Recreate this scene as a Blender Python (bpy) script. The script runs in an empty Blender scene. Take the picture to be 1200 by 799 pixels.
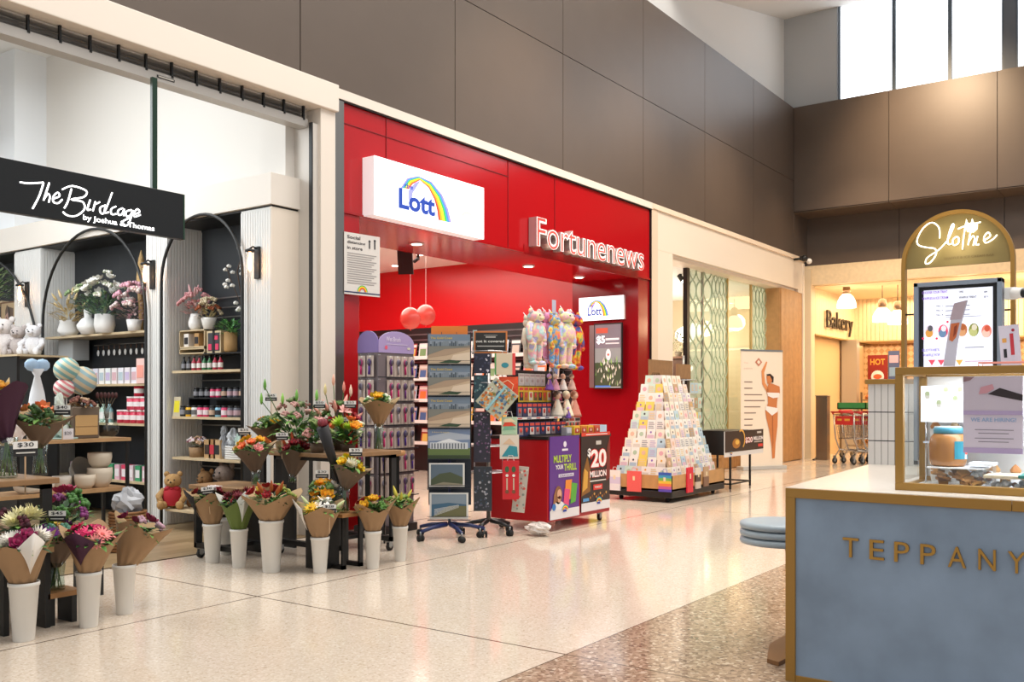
import bpy, math, random
from math import sin, cos, pi, radians
from mathutils import Vector, Matrix, Euler

sc = bpy.context.scene
col = sc.collection
rnd = random.Random(7)

# ------------------------------------------------------------------ camera
# X runs along the shopfronts away from the viewer, Y runs into the shops, Z up
CA, SA, FPX, CAMH, HORI = .8117, .5841, 1102.0, 1.3, 467.0
cam = bpy.data.cameras.new('camera'); cam.sensor_width = 36; cam.lens = FPX / 1200 * 36
cam.shift_y = (HORI - 399.5) / 1200; cam.clip_end = 200
camo = bpy.data.objects.new('camera', cam); col.objects.link(camo)
camo.location = (0, 0, CAMH); camo.rotation_euler = (pi / 2, 0, -math.atan2(CA, SA)); sc.camera = camo

# ------------------------------------------------------------------ world and light
w = bpy.data.worlds.new('daylight'); sc.world = w; w.use_nodes = True
w.node_tree.nodes['Background'].inputs[0].default_value = (.93, .97, 1, 1)
w.node_tree.nodes['Background'].inputs[1].default_value = .62
sc.view_settings.view_transform = 'Standard'; sc.view_settings.look = 'None'
sc.view_settings.gamma = 1; sc.view_settings.exposure = .06; sc.view_settings.use_curve_mapping = False

def light(name, kind, loc, power, color=(1, .9, .78), size=1, size_y=None, aim=(0, 0, -1), spot=None, blend=.6):
    l = bpy.data.lights.new(name, kind); l.energy = power; l.color = color
    if kind == 'AREA':
        l.shape = 'RECTANGLE'; l.size = size; l.size_y = size_y or size
    elif kind == 'SPOT':
        l.spot_size = radians(spot or 90); l.spot_blend = blend; l.shadow_soft_size = size
    else:
        l.shadow_soft_size = size
    o = bpy.data.objects.new(name, l); col.objects.link(o); o.location = loc
    o.rotation_euler = Vector(aim).to_track_quat('-Z', 'Y').to_euler()
    return o
WARM, WHT, COOL = (1, .78, .55), (1, .93, .84), (.86, .94, 1)
light('concourse_skylight', 'AREA', (7, 1, 11.5), 1500, (1, .93, .85), 12, 7)
light('cool_fill_left', 'AREA', (-3, 9.2, 5.0), 90, COOL, 3, 3, aim=(1, -.05, -.35))  # added cool fill from the side wall, no window stands behind it
for x, y in ((9, 3.2), (13, 3.4), (17, 3.2), (18.2, 5.0)):
    light('concourse_downlight', 'SPOT', (x, y, 6.8), 330, WARM, .12, aim=(.1, .12, -1), spot=95, blend=.9)
for x in (9.6, 12.4, 15.6):
    light('fascia_downlight', 'SPOT', (x, 4.3, 6.9), 320, WARM, .1, aim=(0, .62, -.8), spot=75, blend=1)
light('end_wall_downlight', 'SPOT', (16.4, 3.9, 8.3), 1250, (1, .74, .48), .3, aim=(1, .0, -.65), spot=72, blend=1)
light('flower_shop_light', 'AREA', (4.2, 9.2, 5.3), 70, (.9, .96, 1), 2.6, 3.4)
light('flower_shop_low_fill', 'AREA', (2.6, 9.0, 3.4), 130, (.92, .97, 1), 2.2, 3.4, aim=(.75, .0, -.8))  # added fill aimed at the niches, not a fitting of the shop
light('flower_shop_rear_light', 'AREA', (3.6, 12.6, 4.6), 50, (.9, .96, 1), 2, 1.6)
light('news_shop_light', 'AREA', (10, 10.2, 3.6), 210, WHT, 4, 3.4)
light('news_entry_light', 'AREA', (9.2, 7.35, 3.08), 38, WHT, 4.6, .7)
for x in (14.4, 16.2, 17.8, 19.3): light('salon_glow', 'POINT', (x, 8.8, 2.5), 42, (1, .93, .82), .25)
light('bakery_light', 'AREA', (22.2, 4.2, 3.66), 260, (1, .74, .45), 3, 4.5)
for x, y in ((21.2, 5.4), (21.2, 2.6), (22.6, 4)): light('bakery_glow', 'POINT', (x, y, 3.1), 40, (1, .72, .42), .2)
light('bakery_rear_light', 'AREA', (24.4, 4.6, 2.65), 60, (1, .76, .48), 1, 5)

# ------------------------------------------------------------------ helpers
def lin(h):
    h = h.lstrip('#'); r = [int(h[i:i + 2], 16) / 255 for i in (0, 2, 4)]
    return tuple((c / 12.92 if c <= .04045 else ((c + .055) / 1.055) ** 2.4) for c in r) + (1,)
MC = {}
def mat(hexc, rough=.5, metal=0, emit=0, noise=0, nscale=8, bump=0, sheen=0):
    k = (hexc, rough, metal, emit, noise, nscale, bump)
    if k in MC: return MC[k]
    m = bpy.data.materials.new('surface_' + hexc.strip('#')); m.use_nodes = True
    nt = m.node_tree; b = nt.nodes['Principled BSDF']
    c = lin(hexc); b.inputs['Base Color'].default_value = c
    b.inputs['Roughness'].default_value = rough; b.inputs['Metallic'].default_value = metal
    if emit:
        b.inputs['Emission Color'].default_value = c; b.inputs['Emission Strength'].default_value = emit
    if noise or bump:
        tc = nt.nodes.new('ShaderNodeTexCoord'); n = nt.nodes.new('ShaderNodeTexNoise')
        n.inputs['Scale'].default_value = nscale; n.inputs['Detail'].default_value = 5
        nt.links.new(tc.outputs['Object'], n.inputs['Vector'])
        if noise:
            r = nt.nodes.new('ShaderNodeValToRGB')
            r.color_ramp.elements[0].position = .3; r.color_ramp.elements[1].position = .7
            r.color_ramp.elements[0].color = tuple(max(0, v * (1 - noise)) for v in c[:3]) + (1,)
            r.color_ramp.elements[1].color = tuple(min(1, v * (1 + noise)) for v in c[:3]) + (1,)
            nt.links.new(n.outputs['Fac'], r.inputs['Fac']); nt.links.new(r.outputs['Color'], b.inputs['Base Color'])
        if bump:
            bp = nt.nodes.new('ShaderNodeBump'); bp.inputs['Strength'].default_value = bump; bp.inputs['Distance'].default_value = .01
            nt.links.new(n.outputs['Fac'], bp.inputs['Height']); nt.links.new(bp.outputs['Normal'], b.inputs['Normal'])
    MC[k] = m; return m
def glass_mat(tint='#f4faf8', gloss=.12):
    k = ('glass', tint, gloss)
    if k in MC: return MC[k]
    m = bpy.data.materials.new('clear_glass'); m.use_nodes = True; nt = m.node_tree; nt.nodes.clear()
    o = nt.nodes.new('ShaderNodeOutputMaterial'); mx = nt.nodes.new('ShaderNodeMixShader')
    t = nt.nodes.new('ShaderNodeBsdfTransparent'); g = nt.nodes.new('ShaderNodeBsdfGlossy'); fr = nt.nodes.new('ShaderNodeFresnel')
    ad = nt.nodes.new('ShaderNodeMath'); ad.operation = 'ADD'; ad.inputs[1].default_value = gloss * .3; ad.use_clamp = True
    t.inputs[0].default_value = lin(tint); g.inputs['Roughness'].default_value = .03; fr.inputs[0].default_value = 1.3
    geo_ = nt.nodes.new('ShaderNodeNewGeometry'); inv = nt.nodes.new('ShaderNodeMath'); inv.operation = 'SUBTRACT'; inv.inputs[0].default_value = 1; nt.links.new(geo_.outputs['Backfacing'], inv.inputs[1])
    mul = nt.nodes.new('ShaderNodeMath'); mul.operation = 'MULTIPLY'; nt.links.new(fr.outputs[0], ad.inputs[0]); nt.links.new(ad.outputs[0], mul.inputs[0]); nt.links.new(inv.outputs[0], mul.inputs[1]); nt.links.new(mul.outputs[0], mx.inputs[0])
    nt.links.new(t.outputs[0], mx.inputs[1]); nt.links.new(g.outputs[0], mx.inputs[2]); nt.links.new(mx.outputs[0], o.inputs[0])
    MC[k] = m; return m

TXT = {}
def text_geo(s, weight=0.0, extrude=0.0):
    """Text as plain vertices and faces, cap height about .7 of size 1."""
    k = (s, weight, extrude)
    if k in TXT: return TXT[k]
    c = bpy.data.curves.new('lettering', 'FONT'); c.body = s; c.offset = weight; c.extrude = extrude; c.resolution_u = 3
    o = bpy.data.objects.new('lettering', c); col.objects.link(o)
    dg = bpy.context.evaluated_depsgraph_get(); me = bpy.data.meshes.new_from_object(o.evaluated_get(dg))
    v = [tuple(p.co) for p in me.vertices]; f = [tuple(p.vertices) for p in me.polygons]
    bpy.data.objects.remove(o); bpy.data.curves.remove(c); bpy.data.meshes.remove(me)
    TXT[k] = (v, f); return TXT[k]

class MB:
    """Collects shapes into ONE mesh."""
    def __init__(s): s.v = []; s.f = []; s.mi = []; s.mats = []; s.fr = None; s.sm = []
    def m(s, mt):
        if isinstance(mt, str): mt = mat(mt)
        if mt not in s.mats: s.mats.append(mt)
        return s.mats.index(mt)
    def add(s, vs, fs, mt, smooth=False):
        b = len(s.v); i = s.m(mt); s.v += [tuple(p) for p in vs]
        for f in fs: s.f.append(tuple(b + k for k in f)); s.mi.append(i); s.sm.append(smooth)
        return s
    def box(s, x0, y0, z0, x1, y1, z1, mt):
        x0, x1 = sorted((x0, x1)); y0, y1 = sorted((y0, y1)); z0, z1 = sorted((z0, z1))
        vs = [(x, y, z) for z in (z0, z1) for y in (y0, y1) for x in (x0, x1)]
        return s.add(vs, [(0, 2, 3, 1), (4, 5, 7, 6), (0, 1, 5, 4), (2, 6, 7, 3), (0, 4, 6, 2), (1, 3, 7, 5)], mt)
    def obox(s, c, size, mt, rot=(0, 0, 0)):
        M = Matrix.Translation(c) @ Euler(rot).to_matrix().to_4x4(); h = [d / 2 for d in size]
        vs = [M @ Vector((x * h[0], y * h[1], z * h[2])) for z in (-1, 1) for y in (-1, 1) for x in (-1, 1)]
        return s.add(vs, [(0, 2, 3, 1), (4, 5, 7, 6), (0, 1, 5, 4), (2, 6, 7, 3), (0, 4, 6, 2), (1, 3, 7, 5)], mt)
    def lathe(s, prof, c, mt, n=20, smooth=True, caps=True):
        vs = []; fs = []
        for r, z in prof:
            for k in range(n): a = 2 * pi * k / n; vs.append((c[0] + r * cos(a), c[1] + r * sin(a), c[2] + z))
        for j in range(len(prof) - 1):
            for k in range(n):
                a = j * n + k; b = j * n + (k + 1) % n; fs.append((a, b, b + n, a + n))
        if caps:
            if prof[0][0] > .0005: fs.append(tuple(range(n - 1, -1, -1)))
            if prof[-1][0] > .0005: fs.append(tuple((len(prof) - 1) * n + k for k in range(n)))
        return s.add(vs, fs, mt, smooth)
    def cyl(s, p0, p1, r, mt, n=10, r1=None):
        return s.tube([p0, p1], r, mt, n, r1)
    def tube(s, pts, r, mt, n=8, r1=None, closed=False):
        pts = [Vector(p) for p in pts]; vs = []; fs = []; L = len(pts); up = None
        for i, p in enumerate(pts):
            if closed: d = pts[(i + 1) % L] - pts[i - 1]
            else: d = pts[min(i + 1, L - 1)] - pts[max(i - 1, 0)]
            if d.length < 1e-9: d = Vector((0, 0, 1))
            d.normalize()
            if up is None: up = d.orthogonal().normalized()
            up = (up - d * up.dot(d))
            up = up.normalized() if up.length > 1e-6 else d.orthogonal().normalized()
            q = d.cross(up); rr = r if r1 is None else r + (r1 - r) * i / (L - 1)
            for k in range(n): a = 2 * pi * k / n; vs.append(p + up * rr * cos(a) + q * rr * sin(a))
        for i in range(L if closed else L - 1):
            for k in range(n):
                a = i * n + k; b = i * n + (k + 1) % n; c2 = ((i + 1) % L) * n
                fs.append((a, b, c2 + (k + 1) % n, c2 + k))
        if not closed: fs += [tuple(range(n - 1, -1, -1)), tuple((L - 1) * n + k for k in range(n))]
        return s.add(vs, fs, mt, n > 5)
    def ball(s, c, r, mt, n=12, rot=None):
        if not hasattr(r, '__len__'): r = (r, r, r)
        R = Euler(rot).to_matrix() if rot else None
        vs = []; fs = []; h = max(4, n // 2)
        for j in range(h + 1):
            t = pi * j / h
            for k in range(n):
                a = 2 * pi * k / n; p = Vector((r[0] * sin(t) * cos(a), r[1] * sin(t) * sin(a), r[2] * cos(t)))
                if R: p = R @ p
                vs.append((c[0] + p.x, c[1] + p.y, c[2] + p.z))
        for j in range(h):
            for k in range(n):
                a = j * n + k; b = j * n + (k + 1) % n; fs.append((a, a + n, b + n, b))
        return s.add(vs, fs, mt, True)
    # flat graphics on a plane: frame = origin, U, V; layers stand off by .0012 along the normal
    def frame(s, O, U, V, step=.0012):
        s.fr = (Vector(O), Vector(U), Vector(V), Vector(U).cross(Vector(V)).normalized() * step); return s
    def P(s, u, v, l=0): O, U, V, N = s.fr; return O + U * u + V * v + N * l
    def pg(s, pts, mt, l=1): return s.add([s.P(u, v, l) for u, v in pts], [tuple(range(len(pts)))], mt)
    def rect(s, u0, v0, u1, v1, mt, l=1): return s.pg([(u0, v0), (u1, v0), (u1, v1), (u0, v1)], mt, l)
    def disc(s, u, v, r, mt, l=1, n=16, ry=None):
        ry = ry or r; return s.pg([(u + r * cos(2 * pi * k / n), v + ry * sin(2 * pi * k / n)) for k in range(n)], mt, l)
    def arc(s, u, v, r0, r1, a0, a1, mt, l=1, n=16, sx=1):
        pts = []
        for k in range(n + 1):
            a = radians(a0 + (a1 - a0) * k / n); pts += [(u + r0 * cos(a) * sx, v + r0 * sin(a)), (u + r1 * cos(a) * sx, v + r1 * sin(a))]
        return s.add([s.P(a, b, l) for a, b in pts], [(2 * k, 2 * k + 1, 2 * k + 3, 2 * k + 2) for k in range(n)], mt)
    def txt(s, t, u, v, wd, ht, mt, l=1, weight=0.0, thick=0.0, side=None):
        vs, fs = text_geo(t, weight, .5 if thick else 0)
        xs = [p[0] for p in vs]; ys = [p[1] for p in vs]; x0, x1, y0, y1 = min(xs), max(xs), min(ys), max(ys)
        if ht is None: ht = wd * (y1 - y0) / (x1 - x0)
        if wd is None: wd = ht * (x1 - x0) / (y1 - y0)
        N = s.fr[3].normalized()
        out = [s.P(u + (p[0] - x0) / (x1 - x0) * wd, v + (p[1] - y0) / (y1 - y0) * ht, l) + N * (p[2] + .5) * thick for p in vs]
        if not thick: return s.add(out, fs, mt)
        front = [f for f in fs if all(vs[k][2] > .49 for k in f)]; rest = [f for f in fs if not all(vs[k][2] > .49 for k in f)]
        s.add(out, front, mt); return s.add(out, rest, side or mt)
    def stroke(s, pts, r, mt, n=6, close=False, l=1, sub=4):
        """Smooth tube through (u, v) points on the frame plane."""
        q = []
        P_ = [pts[0]] + list(pts) + [pts[-1]]
        for i in range(1, len(P_) - 2):
            for k in range(sub):
                t = k / sub; a, b, c, d = P_[i - 1], P_[i], P_[i + 1], P_[i + 2]
                q.append(tuple(.5 * (2 * b[j] + (c[j] - a[j]) * t + (2 * a[j] - 5 * b[j] + 4 * c[j] - d[j]) * t * t + (3 * b[j] - a[j] - 3 * c[j] + d[j]) * t ** 3) for j in (0, 1)))
        q.append(pts[-1])
        return s.tube([s.P(a, b, l) for a, b in q], r, mt, n)
    def mesh(s, name):
        me = bpy.data.meshes.new(name); me.from_pydata(s.v, [], s.f); me.update()
        for mt in s.mats: me.materials.append(mt)
        me.polygons.foreach_set('material_index', s.mi); me.polygons.foreach_set('use_smooth', s.sm); return me
    def build(s, name, parent=None, loc=(0, 0, 0), rz=0, label=None, cat=None, group=None, kind=None, bevel=0, rot=None, solid=0):
        o = bpy.data.objects.new(name, s.mesh(name)); col.objects.link(o); return fin(o, parent, loc, rz, label, cat, group, kind, bevel, rot, solid)
def fin(o, parent=None, loc=(0, 0, 0), rz=0, label=None, cat=None, group=None, kind=None, bevel=0, rot=None, solid=0):
    if parent: o.parent = parent
    o.location = loc; o.rotation_euler = rot if rot else (0, 0, rz)
    if label: o['label'] = label
    if cat: o['category'] = cat
    if group: o['group'] = group
    if kind: o['kind'] = kind
    if solid:
        m = o.modifiers.new('thickness', 'SOLIDIFY'); m.thickness = solid; m.offset = 0
    if bevel:
        m = o.modifiers.new('edges', 'BEVEL'); m.width = bevel; m.segments = 2; m.limit_method = 'ANGLE'
    return o
def inst(me, name, **k):
    o = bpy.data.objects.new(name, me); col.objects.link(o); return fin(o, **k)
def thing(name, label, cat, loc=(0, 0, 0), rz=0, group=None, rot=None):
    o = bpy.data.objects.new(name, None); o.empty_display_size = .1; col.objects.link(o)
    return fin(o, None, loc, rz, label, cat, group, None, 0, rot)
def copy_tree(o, parent=None):
    c = o.copy(); col.objects.link(c); c.parent = parent
    for ch in list(o.children): copy_tree(ch, c)
    return c
def onY(x, y, Y):      # pixel of the photograph -> point on a plane Y = const, used while laying out
    k = (x - 600) / FPX; d = Y / (SA - CA * k); r = k * d; return Vector((CA * d + SA * r, Y, CAMH + (HORI - y) / FPX * d))
def onX(x, y, X):
    k = (x - 600) / FPX; d = X / (CA + SA * k); r = k * d; return Vector((X, SA * d - CA * r, CAMH + (HORI - y) / FPX * d))
def onZ(x, y, Z=0):
    d = (CAMH - Z) * FPX / (y - HORI); r = (x - 600) / FPX * d; return Vector((CA * d + SA * r, SA * d - CA * r, Z))
ORD = 'first second third fourth fifth sixth seventh eighth ninth tenth eleventh twelfth thirteenth fourteenth fifteenth sixteenth seventeenth eighteenth'.split()
FACE = math.atan2(CA, SA)          # turn of a thing that faces the viewer side of the concourse
RZ_CAM = -FACE                     # local X = to the right, local -Y = towards the viewer

# colours used often
BLACK = mat('#141414', .45); STEEL = mat('#9a9a98', .3, .9); WHITE = mat('#ece9e4', .5); GOLD = mat('#a8803c', .38, .55)
CHROME = mat('#c9c9c9', .18, 1); CREAM = mat('#e6d9c8', .55); WOODL = mat('#c8a884', .5, noise=.12, nscale=12); KRAFT = mat('#9c7c5a', .85, noise=.08, nscale=6, bump=.2)
GLASS = glass_mat(); RUBBER = mat('#1b1b1b', .7)

# ------------------------------------------------------------------ floor
def floor_material():
    m = bpy.data.materials.new('terrazzo'); m.use_nodes = True; nt = m.node_tree; N = nt.nodes; L = nt.links
    b = N['Principled BSDF']; tc = N.new('ShaderNodeTexCoord'); sp = N.new('ShaderNodeSeparateXYZ'); L.new(tc.outputs['Object'], sp.inputs[0])
    def chips(scale, cols):
        v = N.new('ShaderNodeTexVoronoi'); v.inputs['Scale'].default_value = scale; L.new(tc.outputs['Object'], v.inputs['Vector'])
        s = N.new('ShaderNodeSeparateColor'); L.new(v.outputs['Color'], s.inputs[0])
        r = N.new('ShaderNodeValToRGB'); r.color_ramp.interpolation = 'CONSTANT'; e = r.color_ramp.elements
        while len(e) < len(cols): e.new(.5)
        for i, (p, c) in enumerate(cols): e[i].position = p; e[i].color = lin(c)
        L.new(s.outputs[0], r.inputs['Fac']); return r.outputs['Color']
    cream = chips(95, [(0, '#d9c9b7'), (.3, '#dfd0bf'), (.6, '#d5c4b1'), (.86, '#e4d9cb'), (.95, '#c8b6a2')])
    brown = chips(60, [(0, '#a68f78'), (.25, '#957e69'), (.5, '#b29b85'), (.75, '#86705d'), (.86, '#cdbba6'), (.95, '#705d4e')])
    lt = N.new('ShaderNodeMath'); lt.operation = 'LESS_THAN'; lt.inputs[1].default_value = 2.57; L.new(sp.outputs['Y'], lt.inputs[0])
    mx = N.new('ShaderNodeMix'); mx.data_type = 'RGBA'; L.new(lt.outputs[0], mx.inputs['Factor']); L.new(cream, mx.inputs[6]); L.new(brown, mx.inputs[7])
    def near(sock, val, wd):
        a = N.new('ShaderNodeMath'); a.operation = 'SUBTRACT'; a.inputs[1].default_value = val; L.new(sock, a.inputs[0])
        c = N.new('ShaderNodeMath'); c.operation = 'ABSOLUTE'; L.new(a.outputs[0], c.inputs[0])
        d = N.new('ShaderNodeMath'); d.operation = 'LESS_THAN'; d.inputs[1].default_value = wd; L.new(c.outputs[0], d.inputs[0]); return d.outputs[0]
    j = near(sp.outputs['X'], 4.04, .007)
    for sock, val, wd in ((sp.outputs['Y'], 4.97, .007), (sp.outputs['Y'], 2.57, .004), (sp.outputs['X'], 10.2, .005), (sp.outputs['X'], 16.4, .005), (sp.outputs['Y'], 6.71, .012)):
        q = N.new('ShaderNodeMath'); q.operation = 'MAXIMUM'; L.new(j, q.inputs[0]); L.new(near(sock, val, wd), q.inputs[1]); j = q.outputs[0]
    m2 = N.new('ShaderNodeMix'); m2.data_type = 'RGBA'; L.new(j, m2.inputs['Factor']); L.new(mx.outputs[2], m2.inputs[6]); m2.inputs[7].default_value = lin('#6d5d4d')
    L.new(m2.outputs[2], b.inputs['Base Color'])
    n = N.new('ShaderNodeTexNoise'); n.inputs['Scale'].default_value = 2.2; n.inputs['Detail'].default_value = 6; L.new(tc.outputs['Object'], n.inputs['Vector'])
    mr = N.new('ShaderNodeMapRange'); mr.inputs['To Min'].default_value = .05; mr.inputs['To Max'].default_value = .18; L.new(n.outputs['Fac'], mr.inputs['Value']); L.new(mr.outputs[0], b.inputs['Roughness'])
    return m
def plank_material():
    m = bpy.data.materials.new('wood_planks'); m.use_nodes = True; nt = m.node_tree; N = nt.nodes; L = nt.links; b = N['Principled BSDF']
    tc = N.new('ShaderNodeTexCoord'); br = N.new('ShaderNodeTexBrick'); L.new(tc.outputs['Object'], br.inputs['Vector'])
    br.inputs['Scale'].default_value = 1; br.inputs['Brick Width'].default_value = 1.3; br.inputs['Row Height'].default_value = .16; br.inputs['Mortar Size'].default_value = .002
    br.inputs['Color1'].default_value = lin('#a8906f'); br.inputs['Color2'].default_value = lin('#8f7858'); br.inputs['Mortar'].default_value = lin('#4d3f30')
    L.new(br.outputs['Color'], b.inputs['Base Color']); b.inputs['Roughness'].default_value = .35; return m
MB().box(-4, -5, -.1, 26, 14, 0, floor_material()).build('floor', kind='structure')
MB().box(-2, 6.72, 0, 6.4, 14, .004, plank_material()).build('floor_planks', kind='structure')

# ------------------------------------------------------------------ upper walls
BROWN = mat('#594c42', .42, noise=.03, nscale=3); SEAM = mat('#241f1c', .6)
seamx = [-3.05, -.8, 1.46, 3.72, 5.97, 8.25, 10.51, 12.77, 15.01, 17.23, 19.47]
b = MB(); b.box(-3, 6.76, 4.31, 19.5, 7.0, 7.4, SEAM)
for i in range(len(seamx) - 1):
    for z0, z1 in ((4.31, 5.862), (5.872, 7.4)): b.box(seamx[i] + .006, 6.73, z0, seamx[i + 1] - .006, 6.77, z1, BROWN)
b.build('wall_panels_side', kind='structure')
MB().box(-3, 7.05, 7.4, 19.9, 7.25, 11, mat('#e4e1dc', .7)).build('wall_upper_side', kind='structure')
b = MB(); b.box(19.5, -4, 5.2, 20.3, 6.9, 7.4, SEAM)
ys = [6.73, 4.82, 2.89, .96, -.97, -2.9]
for i in range(len(ys) - 1): b.box(19.47, ys[i + 1] + .006, 5.2, 19.52, ys[i] - .006, 7.4, BROWN); b.box(19.47, ys[i + 1] + .006, 5.19, 20.3, ys[i] - .006, 5.215, BROWN)
b.build('wall_bulkhead_end', kind='structure')
b = MB(); b.box(20.33, -4, 4.17, 20.5, 6.9, 5.3, SEAM)
for i in range(len(ys) - 1): b.box(20.3, ys[i + 1] + .006, 4.17, 20.34, ys[i] - .006, 5.3, BROWN)
b.box(19.47, 6.72, 4.31, 20.5, 6.9, 5.4, BROWN)
b.build('wall_recess_end', kind='structure')
# clerestory
GREYW = mat('#b9bbbc', .7)
MB().box(19.8, 5.93, 7.3, 20, 7.2, 9.9, GREYW).build('wall_clerestory_end', kind='structure')
yy = [5.91, 4.81, 3.77, 2.83]; FR = mat('#4d5a66', .4)
def window(n, y1, y0):
    w_ = thing('window_%d' % n, None, None, (19.85, y0, 7.3)); w_['kind'] = 'structure'; h = 2.6; d = y1 - y0
    b = MB(); b.box(-.04, 0, 0, .04, .035, h, FR); b.box(-.04, d - .035, 0, .04, d, h, FR); b.box(-.04, 0, 0, .04, d, .04, FR); b.box(-.04, 0, h - .04, .04, d, h, FR)
    o = b.build('window_frame', w_); o['kind'] = 'structure'
    o = MB().box(0, .03, .03, .008, d - .03, h - .03, glass_mat('#ffffff', .02)).build('window_pane', w_); o['kind'] = 'structure'
for i in range(3): window(i + 1, yy[i], yy[i + 1])
window(4, 2.63, 1.55); window(5, 1.55, .5); window(6, .5, -.6)
MB().box(19.8, 2.63, 7.3, 20, 2.83, 9.9, mat('#5e646c', .6)).build('wall_pier_end', kind='structure')
MB().box(20.9, -4, 6.8, 20.95, 8, 12, mat('#f4f9ff', .9, emit=2.2)).build('sky_backdrop', kind='structure')
b = MB(); sl = .23
b.add([(14.2, 7.06, 9.44 - 5.6 * sl), (19.95, 7.06, 9.47), (19.95, -4, 9.47), (14.2, -4, 9.44 - 5.6 * sl), (14.2, 7.06, 9.8), (19.95, 7.06, 9.8), (19.95, -4, 9.8), (14.2, -4, 9.8)],
      [(0, 1, 2, 3), (7, 6, 5, 4), (0, 4, 5, 1), (3, 2, 6, 7), (0, 3, 7, 4), (1, 5, 6, 2)], mat('#e2e0dc', .7))
b.build('ceiling', kind='structure')

# ------------------------------------------------------------------ flower shop shell
WALLW = mat('#e2dfda', .6); RIB = mat('#dfdedb', .5)
b = MB(); b.box(-3, 6.62, 4.05, 6.36, 6.98, 4.31, mat('#e8ddd0', .5)); b.build('trim_1', kind='structure', bevel=.008)
b = MB(); b.box(6.16, 6.66, 0, 6.35, 6.95, 4.05, mat('#e8ddd0', .5)); b.build('wall_pillar_side', kind='structure', bevel=.005)
MB().box(6.35, 6.7, 0, 6.5, 6.95, 4.2, mat('#8a8784', .28, .85)).build('trim_2', kind='structure')
b = MB(); b.box(6.09, 6.7, 0, 6.16, 6.95, 3.9, mat('#cfc9c1', .4)); b.box(6.075, 6.69, 0, 6.09, 6.73, 3.9, BLACK); b.build('trim_3', kind='structure')
# roller grille housing with its hooks
t = thing('roller_grille', 'grey roller grille track with black hooks above the flower shop entrance', 'roller shutter', (0, 6.8, 3.86))
b = MB(); g = mat('#b5b0aa', .4, .3); b.box(-2, -.05, 0, 6.08, .08, .075, g); b.box(-2, .05, .075, 6.08, .09, .19, mat('#8f8a85', .5)); b.box(-2, -.03, .17, 6.08, .05, .185, g); b.build('bottom_rail', t)
b = MB(); b.tube([(-2, 0, .14), (6.08, 0, .14)], .006, STEEL, 6); b.tube([(-2, 0, .11), (6.08, 0, .11)], .004, STEEL, 6); b.build('rods', t)
for k in range(15):
    x = 6.03 - k * .235
    hb = MB(); hb.box(-.008, -.055, .07, .008, -.03, .19, BLACK); hb.box(-.008, -.055, .06, .012, -.01, .075, BLACK); hb.build('hook', t, (x, 0, 0))
MB().box(0, -.056, .03, .16, -.05, .05, BLACK).box(.01, -.058, .035, .15, -.056, .045, mat('#c9c3ba')).build('maker_plate', t, (3.93 + .55, 0, 0))
# side wall with niches, plane X = 5.76
pill = [(6.9, 7.33), (8.5, 8.87), (11.0, 11.62), (13.4, 13.9)]
for i, (y0, y1) in enumerate(pill):
    b = MB(); x1 = 6.2
    b.box(5.77, y0 + .01, 0, x1, y1, 3.08, RIB)
    n = int((y1 - y0) / .035)
    for k in range(n): b.box(5.76, y0 + k * (y1 - y0) / n + .003, .02, 5.775, y0 + (k + 1) * (y1 - y0) / n - .003, 3.06, RIB)
    n = 12 if i else 0
    for k in range(n): b.box(5.775 + k * .035, y0, .02, 5.775 + (k + 1) * .035 - .005, y0 + .012, 3.06, RIB)
    if i == 0: b.box(5.765, y0 - .01, 0, 6.2, y0 + .02, 3.08, mat('#e6dacb', .5))
    b.build('wall_niche_pillar_side', kind='structure')
b = MB(); b.box(5.74, 6.87, 3.10, 6.2, 13.9, 3.39, mat('#e4dcd2', .5)); b.box(5.78, 6.9, 3.08, 6.2, 13.9, 3.10, BLACK); b.build('trim_4', kind='structure')  # black strip paints in the shadow gap between pillars and lintel
MB().box(6.18, 6.95, 0, 6.3, 14, 3.39, mat('#26292d', .5)).build('wall_niche_back', kind='structure')
MB().box(6.2, 6.95, 3.39, 6.3, 11.7, 5.6, mat('#ddd8d1', .6)).box(5.98, 6.95, 3.39, 6.2, 7.3, 5.6, mat('#ddd8d1', .6)).build('wall_above_niches', kind='structure')
MB().box(5.8, 11.7, 3.39, 6.3, 14, 5.6, mat('#e8eaec', .6)).build('wall_above_niches_rear', kind='structure')
MB().box(-3, 14, 0, 6.3, 14.2, 5.6, mat('#e4e6e8', .6)).build('wall_flower_shop_rear', kind='structure')
MB().box(-3, 6.98, 5.6, 6.3, 14.2, 5.7, mat('#e8e8e6', .7)).build('ceiling_flower_shop', kind='structure')
MB().box(-3.1, 6.98, 0, -3, 14.2, 5.6, WALLW).build('wall_flower_shop_side', kind='structure')

# ------------------------------------------------------------------ news shop shell
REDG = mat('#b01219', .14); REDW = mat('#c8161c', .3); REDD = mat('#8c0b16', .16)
b = MB()
b.box(6.5, 6.73, 3.12, 12.97, 6.8, 4.2, REDG)                       # fascia
b.box(6.5, 6.73, 0, 6.74, 7.2, 3.12, REDG)                          # near upright
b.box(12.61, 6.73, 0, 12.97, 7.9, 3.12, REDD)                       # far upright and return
b.box(6.5, 6.8, 3.12, 12.97, 7.9, 3.2, REDG)                        # soffit
b.build('wall_red_portal', kind='structure', bevel=.004)
b = MB()
for x in (7.12, 9.26, 10.3): b.box(x, 6.722, 3.14, x + .006, 6.731, 4.19, mat('#7a0a10', .4))
b.box(6.5, 6.722, 4.0, 9.26, 6.731, 4.006, mat('#7a0a10', .4)); b.box(6.5, 6.71, 3.12, 12.97, 6.735, 3.14, mat('#a00d14', .2))
b.box(6.44, 6.7, 4.2, 13.0, 6.95, 4.215, BLACK); b.box(12.97, 6.7, 0, 12.99, 6.95, 4.2, BLACK)
b.build('trim_5', kind='structure')
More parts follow.
